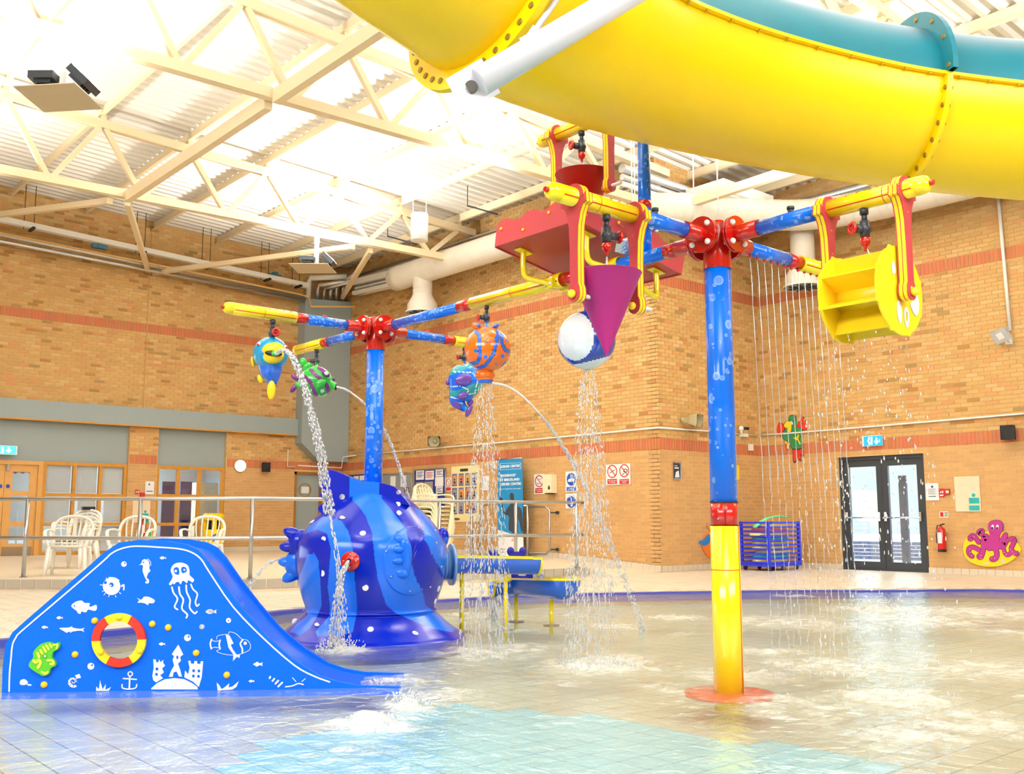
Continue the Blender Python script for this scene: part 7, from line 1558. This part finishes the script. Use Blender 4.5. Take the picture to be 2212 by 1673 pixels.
pc_('body', [[(570, 380), (580, 290), (630, 240), (740, 250), (780, 340), (790, 600), (860, 560), (930, 620), (940, 700), (900, 860), (940, 1000), (930, 1130), (700, 1160), (620, 1080), (560, 960), (440, 900), (400, 790), (440, 660), (560, 600), (640, 500)]], M_['parg'], .012, 'green body')
pc_('beak', [[(440, 540), (450, 470), (520, 400), (590, 400), (640, 460), (645, 600), (620, 690), (540, 690), (530, 630), (560, 570), (500, 575)], [(690, 840), (740, 860), (750, 800), (790, 850), (830, 750), (850, 790), (830, 890), (900, 1020), (870, 1040), (820, 930), (740, 900)], [(470, 930), (500, 950), (545, 1020), (610, 1010), (610, 1040), (560, 1055), (560, 1150), (520, 1155), (520, 1040), (470, 980)]], M_['yelp'], .026, 'yellow beak and feet')
m = MB(); cut(m, 'W', c2(O([(600, 395), (640, 390), (680, 440), (670, 490), (645, 480), (630, 420)]), 3), .034, .002); part('eye', m, M_['white'], pr_)
fx = thing('orange_fish_cutout', 'orange and blue cut-out half hidden behind the near pole', 'wall cut-out', on('R', 1535, 1205)); m = MB(); cut(m, 'R', c2([(1515, 1170), (1530, 1150), (1560, 1150), (1590, 1165), (1580, 1195), (1550, 1210), (1530, 1204), (1519, 1190)], 3), 0, .016); part('orange_board', m, mat('cutout_orange', (240, 130, 50), .5), fx); m = MB(); cut(m, 'R', c2([(1509, 1172), (1514, 1168), (1520, 1166), (1528, 1156), (1536, 1158), (1532, 1172), (1522, 1180), (1513, 1176)], 2), .017, .01); part('blue_board', m, mat('cutout_blue', (50, 130, 210), .5), fx); m = MB(); ribbon(m, 'R', [(1526, 1137), (1534, 1147)], 2.4, .0, .016); part('orange_spike', m, mat('cutout_orange', (240, 130, 50), .5), fx)
# ---- kickboard trolley
PT_ = onz(1655, 1227, .1); tr2 = thing('kickboard_trolley', 'indigo slatted trolley full of swimming floats in the alcove corner', 'trolley', PT_)
IND = mat('indigo_board', (36, 50, 220), .45); a_ = math.radians(0); W2, D2, ZB = 1.0, .62, .22
cx_, cy_ = 16.55, 11.55; n9 = 10
zt_ = 1.02
for sx in (-1, 1):
    for sy in (-1, 1): part('corner_post', MB().box((cx_+sx*W2/2, cy_+sy*D2/2, (ZB+zt_)/2), (.05, .05, zt_-ZB)), IND, tr2)
for k in range(n9):
    z = ZB+.03+k*.083
    for sy in (-1, 1): part('slat', MB().box((cx_, cy_+sy*(D2/2+.02), z), (W2, .014, .035)), IND, tr2)
    part('slat', MB().box((cx_-W2/2-.02, cy_, z), (.014, D2, .035)), IND, tr2)
part('base', MB().box((cx_, cy_, ZB-.02), (W2+.06, D2+.06, .05)), IND, tr2)
for sx in (-1, 0, 1):
    for sy in (-1, 1):
        m = MB(); m.cyl((cx_+sx*.45, cy_+sy*.27-.012, .15), (cx_+sx*.45, cy_+sy*.27+.012, .15), .055, n=16); m.box((cx_+sx*.45, cy_+sy*.27, .195), (.05, .04, .05)); part('castor', m, M_['gry'], tr2)
rf = random.Random(11); fc = [(240, 220, 150), (236, 214, 120), (40, 200, 220), (200, 190, 120), (226, 90, 110), (90, 220, 170), (60, 170, 190)]
nm_ = ['cream', 'yellow', 'turquoise', 'sand coloured', 'pink', 'mint', 'teal']
pos_ = ['at the bottom', 'second up', 'third up', 'fourth up', 'fifth up', 'sixth up', 'seventh up', 'eighth up', 'near the top']
for k in range(9):
    z = ZB+.05+k*.083; ci = (0, 2, 0, 1, 3, 6, 0, 4, 1)[k]; m = MB()
    l = [(.21*math.cos(a)*(1 if math.cos(a) > 0 else 1.1), .14*math.sin(a)) for a in [2*PI*j/18 for j in range(18)]]
    dx = rf.uniform(-.2, .2); m.prism([[(cx_+dx*.6-.04+x*2.0, cy_-.02+y*1.9) for x, y in l]], (0, 0, z-.012), X_, Y_, Z_, .045)
    single('swim_float', m, mat('float_%d' % ci, fc[ci], .6), '%s foam float lying in the trolley, %s' % (nm_[ci], pos_[k]), 'float', 'floats in the trolley')
m = MB(); m.tube(crom([(cx_-.62, cy_-.1, .92), (cx_-.3, cy_-.1, 1.06), (cx_+.1, cy_-.1, 1.12), (cx_+.42, cy_-.1, 1.10)], 6), [.05]*19, 12, flat=.35); single('pool_mat', m, mat('mint_foam', (110, 230, 160), .6), 'long mint green foam mat draped over the trolley top', 'float')
# ---- bin
b_ = ony_(458, 1200, 23.3); b_.z = ZP; bn_ = thing('litter_bin', 'yellow litter bin with hooded opening and navy base', 'bin', b_)
part('base', MB().lathe([(.001, 0), (.23, 0), (.24, .12)], b_, Z_, 24), M_['navy'], bn_); part('body', MB().lathe([(.24, .1), (.25, .5), (.235, .56)], b_, Z_, 32), M_['yelp'], bn_)
m = MB(); m.lathe([(.235, .78), (.25, .80), (.25, .92), (.2, .95), (.001, .95)], b_, Z_, 24)
for k in range(4): a = k*PI/2+.4+YAW; m.box((b_.x+.2*math.cos(a), b_.y+.2*math.sin(a), b_.z+.67), (.09, .09, .26))
part('hood', m, M_['yelp'], bn_); part('dark_inside', MB().cyl(b_+ZZ*.5, b_+ZZ*.8, .15, n=16), M_['dark'], bn_); q = b_+(CAM-b_).normalized()*.252+ZZ*.0; m = MB(); P, u, n = PL['L']; m.sph(V((b_.x-.02, b_.y-.238, b_.z+.36)), (.11, .03, .1), 16); part('round_badge', m, M_['signblue'], bn_, 'blue and white round badge')
m = MB(); m.sph(V((b_.x-.02, b_.y-.252, b_.z+.36)), (.08, .022, .06), 16); part('badge_centre', m, M_['white'], bn_)
# ================================================================ WATER
FOAM = [(1295, 1442, .42, 1), (1330, 1425, .3, .7), (1460, 1336, .35, .8), (2120, 1325, .9, .8), (1890, 1318, .55, 1), (1700, 1345, .9, .6), (2000, 1345, .8, .7), (800, 1566, .24, 1), (885, 1528, .22, .9), (960, 1500, .3, .5), (1230, 1560, .3, .25), (1790, 1440, .5, .7), (1600, 1460, .45, .6), (1930, 1510, .4, .8), (2080, 1560, .5, .5), (745, 1410, .24, 1), (1050, 1412, .5, .7), (1070, 1336, .35, 1), (1000, 1330, .3, .7), (1240, 1350, .35, .5), (760, 1625, .3, .3), (1330, 1355, .4, .5), (1130, 1400, .4, .5), (1700, 1530, .5, .45), (2150, 1450, .7, .5), (1450, 1490, .4, .35), (860, 1470, .25, .6)]
FM = [(onz(x, y, 0), r, a) for x, y, r, a in FOAM]
rf2 = random.Random(4)
for _ in range(46): FM.append((V((rf2.uniform(4.2, 13), rf2.uniform(-1.5, 8.6), 0)), rf2.uniform(.12, .4), rf2.uniform(.3, .62)))
wv = MB(); NR, NA = 430, 520; foamv = []
for i in range(NR):
    r = 1.0*(19.5/1.0)**(i/(NR-1)); row = []
    for j in range(NA):
        a = YAW+math.radians(54-104*j/(NA-1)); x, y = r*math.cos(a), r*math.sin(a)
        n1 = noise.noise(V((x*1.1, y*1.1, 0))); n2 = noise.noise(V((x*3.1, y*3.1+n1, 2.2))); n3 = noise.noise(V((x*8+n2, y*8, 5.1)))
        near_ = 1.0 if r > 3 else r/3
        calm = .5+.6*min(1, max(0, (x*.9+y*-.2-1.0)/4))     # the corner by the slide is calmer
        f = 0
        for p, rr, am in FM:
            dx, dy = x-p.x, y-p.y
            if abs(dx) < rr*2 and abs(dy) < rr*2:
                e = (dx*dx+dy*dy)/(rr*rr)
                if e < 4: f = max(f, am*math.exp(-e*1.1))
        brk = .5+.5*noise.noise(V((x*6.5, y*6.5, 9)))+.35*noise.noise(V((x*17, y*17, 4)))
        fo = max(0, min(1, f*1.9*brk))
        h = (.009*n1+.0065*n2+.0035*n3)*calm+fo*(.022+.02*n3)
        if f > .85: h += .03*f*(.6+n3)
        if not inpool(x, y): h = -.05
        row.append((x, y, h)); foamv.append(fo)
    wv.v += row
for i in range(NR-1):
    for j in range(NA-1):
        k = i*NA+j; wv.f.append((k, k+NA, k+NA+1, k+1)); wv.sm.append(True); wv.mi.append(0); wv.cs.append(None)
wmat = bpy.data.materials.new('pool_water'); wmat.use_nodes = True; nt = wmat.node_tree; nt.nodes.clear(); Nn = nt.nodes.new; Lk = nt.links.new
out = Nn('ShaderNodeOutputMaterial'); tr_ = Nn('ShaderNodeBsdfTransparent'); tr_.inputs[0].default_value = (.87, .96, .94, 1)
rf_ = Nn('ShaderNodeBsdfRefraction'); rf_.inputs['IOR'].default_value = 1.12; rf_.inputs['Color'].default_value = (.86, .95, .93, 1); rf_.inputs['Roughness'].default_value = 0.0
df = Nn('ShaderNodeBsdfDiffuse'); df.inputs[0].default_value = lin(190, 198, 184)
gl = Nn('ShaderNodeBsdfGlossy'); gl.inputs['Roughness'].default_value = .07; gl.inputs[0].default_value = (1, 1, 1, 1)
fr = Nn('ShaderNodeFresnel'); fr.inputs[0].default_value = 1.33
tc = Nn('ShaderNodeTexCoord'); mp = Nn('ShaderNodeMapping'); Lk(tc.outputs['Object'], mp.inputs[0])
n1 = Nn('ShaderNodeTexNoise'); n1.inputs['Scale'].default_value = 9; n1.inputs['Detail'].default_value = 5; n1.inputs['Distortion'].default_value = .6; Lk(mp.outputs[0], n1.inputs['Vector'])
n2 = Nn('ShaderNodeTexNoise'); n2.inputs['Scale'].default_value = 34; n2.inputs['Detail'].default_value = 3; Lk(mp.outputs[0], n2.inputs['Vector'])
b1 = Nn('ShaderNodeBump'); b1.inputs['Strength'].default_value = .6; b1.inputs['Distance'].default_value = .035; Lk(n1.outputs[0], b1.inputs['Height'])
b2 = Nn('ShaderNodeBump'); b2.inputs['Strength'].default_value = .35; b2.inputs['Distance'].default_value = .008; Lk(n2.outputs[0], b2.inputs['Height']); Lk(b1.outputs[0], b2.inputs['Normal'])
for s_ in (gl, fr, rf_): Lk(b2.outputs[0], s_.inputs['Normal'])
m0 = Nn('ShaderNodeMixShader'); m0.inputs[0].default_value = .0; Lk(tr_.outputs[0], m0.inputs[1]); Lk(rf_.outputs[0], m0.inputs[2])
m1 = Nn('ShaderNodeMixShader'); m1.inputs[0].default_value = .15; Lk(m0.outputs[0], m1.inputs[1]); Lk(df.outputs[0], m1.inputs[2])
m2 = Nn('ShaderNodeMixShader'); fm_ = Nn('ShaderNodeMath'); fm_.operation = 'MULTIPLY'; Lk(fr.outputs[0], fm_.inputs[0]); fm_.inputs[1].default_value = .38; Lk(fm_.outputs[0], m2.inputs[0]); Lk(m1.outputs[0], m2.inputs[1]); Lk(gl.outputs[0], m2.inputs[2])
fd = Nn('ShaderNodeBsdfPrincipled'); fd.inputs['Base Color'].default_value = (.80, .82, .78, 1); fd.inputs['Roughness'].default_value = .35; b3 = Nn('ShaderNodeBump'); b3.inputs['Strength'].default_value = .8; b3.inputs['Distance'].default_value = .03; Lk(n2.outputs[0], b3.inputs['Height']); Lk(b3.outputs[0], fd.inputs['Normal'])
at = Nn('ShaderNodeAttribute'); at.attribute_name = 'foam'; n3 = Nn('ShaderNodeTexNoise'); n3.inputs['Scale'].default_value = 20; n3.inputs['Detail'].default_value = 6; n3.inputs['Roughness'].default_value = .7; Lk(mp.outputs[0], n3.inputs['Vector'])
ma = Nn('ShaderNodeMath'); ma.operation = 'MULTIPLY_ADD'; Lk(at.outputs['Fac'], ma.inputs[0]); ma.inputs[1].default_value = 1.5; Lk(n3.outputs[0], ma.inputs[2])
mr = Nn('ShaderNodeMapRange'); Lk(ma.outputs[0], mr.inputs[0]); mr.inputs[1].default_value = .74; mr.inputs[2].default_value = 1.7; mr.inputs[3].default_value = 0; mr.inputs[4].default_value = .62
m3 = Nn('ShaderNodeMixShader'); Lk(mr.outputs[0], m3.inputs[0]); Lk(m2.outputs[0], m3.inputs[1]); Lk(fd.outputs[0], m3.inputs[2]); Lk(m3.outputs[0], out.inputs[0])
me = wv.mesh('pool_water', wmat); a_ = me.attributes.new('foam', 'FLOAT', 'POINT'); a_.data.foreach_set('value', foamv)
wo = bpy.data.objects.new('pool_water', me); COL.objects.link(wo); props(wo, 'shallow rippling pool water with patches of white foam', 'water', None, 'stuff')
# droplets and jets
DROP = bpy.data.materials.new('water_drops'); DROP.use_nodes = True; nt = DROP.node_tree; nt.nodes.clear(); Nn = nt.nodes.new; Lk = nt.links.new
out = Nn('ShaderNodeOutputMaterial'); tr_ = Nn('ShaderNodeBsdfTransparent'); gl = Nn('ShaderNodeBsdfGlossy'); gl.inputs['Roughness'].default_value = .08; df = Nn('ShaderNodeBsdfDiffuse'); df.inputs[0].default_value = (.9, .92, .95, 1)
ma_ = Nn('ShaderNodeMixShader'); ma_.inputs[0].default_value = .5; Lk(gl.outputs[0], ma_.inputs[1]); Lk(df.outputs[0], ma_.inputs[2]); mb_ = Nn('ShaderNodeMixShader'); mb_.inputs[0].default_value = .66; Lk(tr_.outputs[0], mb_.inputs[1]); Lk(ma_.outputs[0], mb_.inputs[2]); Lk(mb_.outputs[0], out.inputs[0])
rw = random.Random(21)
def drop_(mb, p, d, L, r):
    p = V(p); d = V(d).normalized(); h = V((0, 0, 1)) if abs(d.z) < .9 else V((1, 0, 0)); e = d.cross(h).normalized(); g = d.cross(e); b = len(mb.v)
    for z, q in ((-.55, .55), (.25, 1.0)):
        for k in range(5): a = 2*PI*k/5; mb.v.append(tuple(p+d*z*L+(e*math.cos(a)+g*math.sin(a))*r*q))
    mb.v.append(tuple(p-d*L)); mb.v.append(tuple(p+d*L*.8))
    for k in range(5):
        k2 = (k+1) % 5
        for f in ((b+k, b+k2, b+5+k2, b+5+k), (b+10, b+k2, b+k), (b+11, b+5+k, b+5+k2)): mb.f.append(f); mb.sm.append(True); mb.mi.append(0); mb.cs.append(None)
def jet(name, label, path, n, r0, r1, spread, solid=0.0, L=.016, rr=.005):
    """path: list of (px,py,t) or 3-D points; droplets thicken into a stream near the start"""
    P = [dep(*p) if p[0] > 60 else V(p) for p in path]; C = [V(q) for q in crom([tuple(p) for p in P], 12)]; m = len(C); mb = MB()
    if solid > 0:
        k = max(3, int(m*solid)); mb.tube([c+V((rw.uniform(-1, 1), rw.uniform(-1, 1), rw.uniform(-1, 1)))*r0*.12 for c in C[:k]], [r0*(1-.3*i/k) for i in range(k)], 8)
    for i in range(n):
        s_ = rw.random(); s_ = solid*.7+(1-solid*.7)*s_; q = s_*(m-1); j = min(int(q), m-2); c = C[j].lerp(C[j+1], q-j); d = C[j+1]-C[j]; sp_ = r0*.6+(spread)*s_
        a = rw.uniform(0, 2*PI); w_ = sp_*math.sqrt(rw.random()); c = c+(RT*math.cos(a)+HF*math.sin(a))*w_+Z_*rw.uniform(-.01, .01)
        drop_(mb, c, d, L*rw.uniform(.6, 1.5), rr*rw.uniform(.6, 1.3))
    return single(name, mb, DROP, label, 'water jet', None, 'stuff')
jet('water_jet', 'thick stream arcing from the yellow lipped blue fish down to the big fish', [(597, 764, 8.62), (612, 757, 8.55), (629, 768, 8.5), (646, 803, 8.47), (663, 855, 8.44), (679, 920, 8.42), (694, 985, 8.4), (703, 1050, 8.4), (712, 1110, 8.4)], 900, .022, .02, .04, .12, .018, .009)
jet('water_jet', 'thin stream arcing from the green fish past the far pole', [(727, 836, 9.8), (747, 842, 9.8), (770, 857, 9.8), (795, 880, 9.75), (818, 910, 9.7), (838, 945, 9.7), (856, 990, 9.65), (872, 1040, 9.6), (884, 1085, 9.6)], 420, .011, .01, .012, .42, .016, .006)
jet('water_jet', 'thin stream arcing right from the teal fish behind the orange one', [(1062, 828, 9.2), (1095, 835, 9.2), (1130, 858, 9.2), (1175, 905, 9.25), (1213, 960, 9.3), (1238, 1002, 9.3), (1268, 1060, 9.35), (1300, 1130, 9.4), (1330, 1200, 9.4), (1352, 1260, 9.4), (1378, 1330, 9.4), (1392, 1372, 9.4)], 620, .012, .012, .035, .38, .017, .006)
def spray(name, label, x, y, t, x1, y1, w0, w1, n, lean=0):
    mb = MB(); s = t/FPX
    for i in range(n):
        q = rw.random()**.85; a = rw.uniform(0, 2*PI); w_ = math.sqrt(rw.random()) if rw.random() < .55 else rw.choice((.55, .8, 1.0)); a = a if w_ < .5 else round(a/(2*PI/14))*2*PI/14
        ww_ = (w0+(w1-w0)*q**.8)*w_; c = dep(x+(x1-x)*q, y, t); c.z = dep(x, y, t).z-(dep(x, y, t).z)*q
        c = c+(RT*math.cos(a)+HF*math.sin(a))*ww_*s; drop_(mb, c, Z_*-1+RT*math.cos(a)*.12, rw.uniform(.010, .026)*(.8+q*.6), rw.uniform(.0028, .0052))
    return single(name, mb, DROP, label, 'water jet', None, 'stuff')
spray('water_spray', 'falling shower of drops under the orange puffer fish', 1048, 832, 7.9, 1050, 0, 14, 62, 1500); spray('water_spray', 'falling shower of drops under the beach ball', 1270, 800, 7.4, 1272, 0, 14, 66, 1700)
mb = MB()
for k in range(14):
    X = 5.11+.36+k*.08; ph = rw.uniform(0, 6); vx = rw.uniform(.015, .05)
    z = 2.79; P = []
    while z > 1.3: q = (2.79-z); P.append((X+vx*q*.4+.0015*math.sin(z*21+ph), 3.9-.02*q+.0015*math.sin(z*17+ph*2), z)); z -= .045
    mb.tube(P, [.0026+.0008*math.sin(i*1.3+ph) for i in range(len(P))], 6)
    z = 1.45
    while z > .02: q = 2.79-z; drop_(mb, (X+vx*q*.4+rw.uniform(-.006, .006), 3.9-.02*q+rw.uniform(-.006, .006), z), -Z_, rw.uniform(.02, .05), rw.uniform(.002, .004)); z -= rw.uniform(.03, .075)
single('water_strings', mb, DROP, 'row of thin water strings falling from the back arm of the near tower', 'water jet', None, 'stuff')
mb = MB()
for i in range(520): q = rw.random(); drop_(mb, (5.11+rw.uniform(-.22, .26)*(1+q*.5), 2.92+rw.uniform(-.28, .26)*(1+q*.5), 2.08-q*2.0), -Z_, rw.uniform(.006, .018), rw.uniform(.0025, .006))
single('water_drips', mb, DROP, 'scattered drips falling below the yellow paddle wheel', 'water jet', None, 'stuff')
jet('water_jet', 'white water jet falling from the red nozzle on the big fish', [tuple(NZ), (748, 1222, 8.5), (738, 1245, 8.42), (730, 1290, 8.36), (725, 1340, 8.33), (720, 1398, 8.3)], 420, .012, .01, .05, .15, .02, .007)
jet('water_jet', 'loose drops running down in front of the big fish', [(712, 1112, 8.4), (725, 1180, 8.32), (735, 1260, 8.25), (742, 1340, 8.2), (748, 1405, 8.15)], 200, .01, .01, .05, 0, .022, .006)
jet('water_jet', 'thin stream squirting left from behind the lobed tail fin', [(606, 1208, 8.9), (585, 1215, 8.8), (560, 1237, 8.75), (535, 1275, 8.7), (520, 1315, 8.7)], 150, .008, .008, .03, .3, .014, .005)
for i, (a, b, lb) in enumerate(((tuple(H1-X_*1.03-Z_*.27), (4.08, 3.9, 2.30), 'thin water jet filling the magenta cone'), (tuple(ua+Y_*.62-Z_*.27), (5.13, 5.15, 3.45), 'thin water jet filling the red cone'), (tuple(H1-Y_*1.04-Z_*.27), (5.12, 2.83, 2.50), 'thin water jet hitting the paddle wheel'))):
    single('water_jet', MB().tube([a, (V(a)+V(b))/2+V((.002, 0, 0)), b], [.005, .0055, .007], 8), DROP, lb, 'water jet', None, 'stuff')
mb = MB()
for i in range(300): q = rw.random(); c = dep(1066+rw.uniform(-9, 9), 1286, 10.55); c.z *= (1-q); drop_(mb, c, -Z_, rw.uniform(.015, .04), rw.uniform(.004, .01))
single('water_fall', mb, DROP, 'short curtain of water falling off the lower chute end', 'water jet', None, 'stuff'); mb = MB()
for i in range(160): q = rw.random(); c = dep(1166+rw.uniform(-9, 9), 1240, 10.3); c.z -= q*.13; drop_(mb, c, -Z_, rw.uniform(.01, .03), rw.uniform(.004, .009))
single('water_fall', mb, DROP, 'water spilling from the upper chute into the lower chute', 'water jet', None, 'stuff')
mb = MB()
for (x, y, r, h, n_) in ((735, 1408, .2, .14, 260), (885, 1525, .14, .10, 200), (800, 1566, .16, .06, 160), (1890, 1316, .35, .18, 320), (1295, 1440, .3, .06, 160), (1066, 1336, .2, .06, 120), (830, 1478, .1, .04, 50)):
    p = onz(x, y, 0)
    for i in range(n_): a = rw.uniform(0, 2*PI); q = rw.random()**.6*r; hh = rw.random()**2*h*(1-q/r*.6); drop_(mb, (p.x+q*math.cos(a), p.y+q*math.sin(a), hh+.01), (math.cos(a)*.4, math.sin(a)*.4, 1), rw.uniform(.005, .016), rw.uniform(.003, .007))
single('splash', mb, DROP, 'splashes of droplets thrown up where jets hit the pool', 'water splash', None, 'stuff')
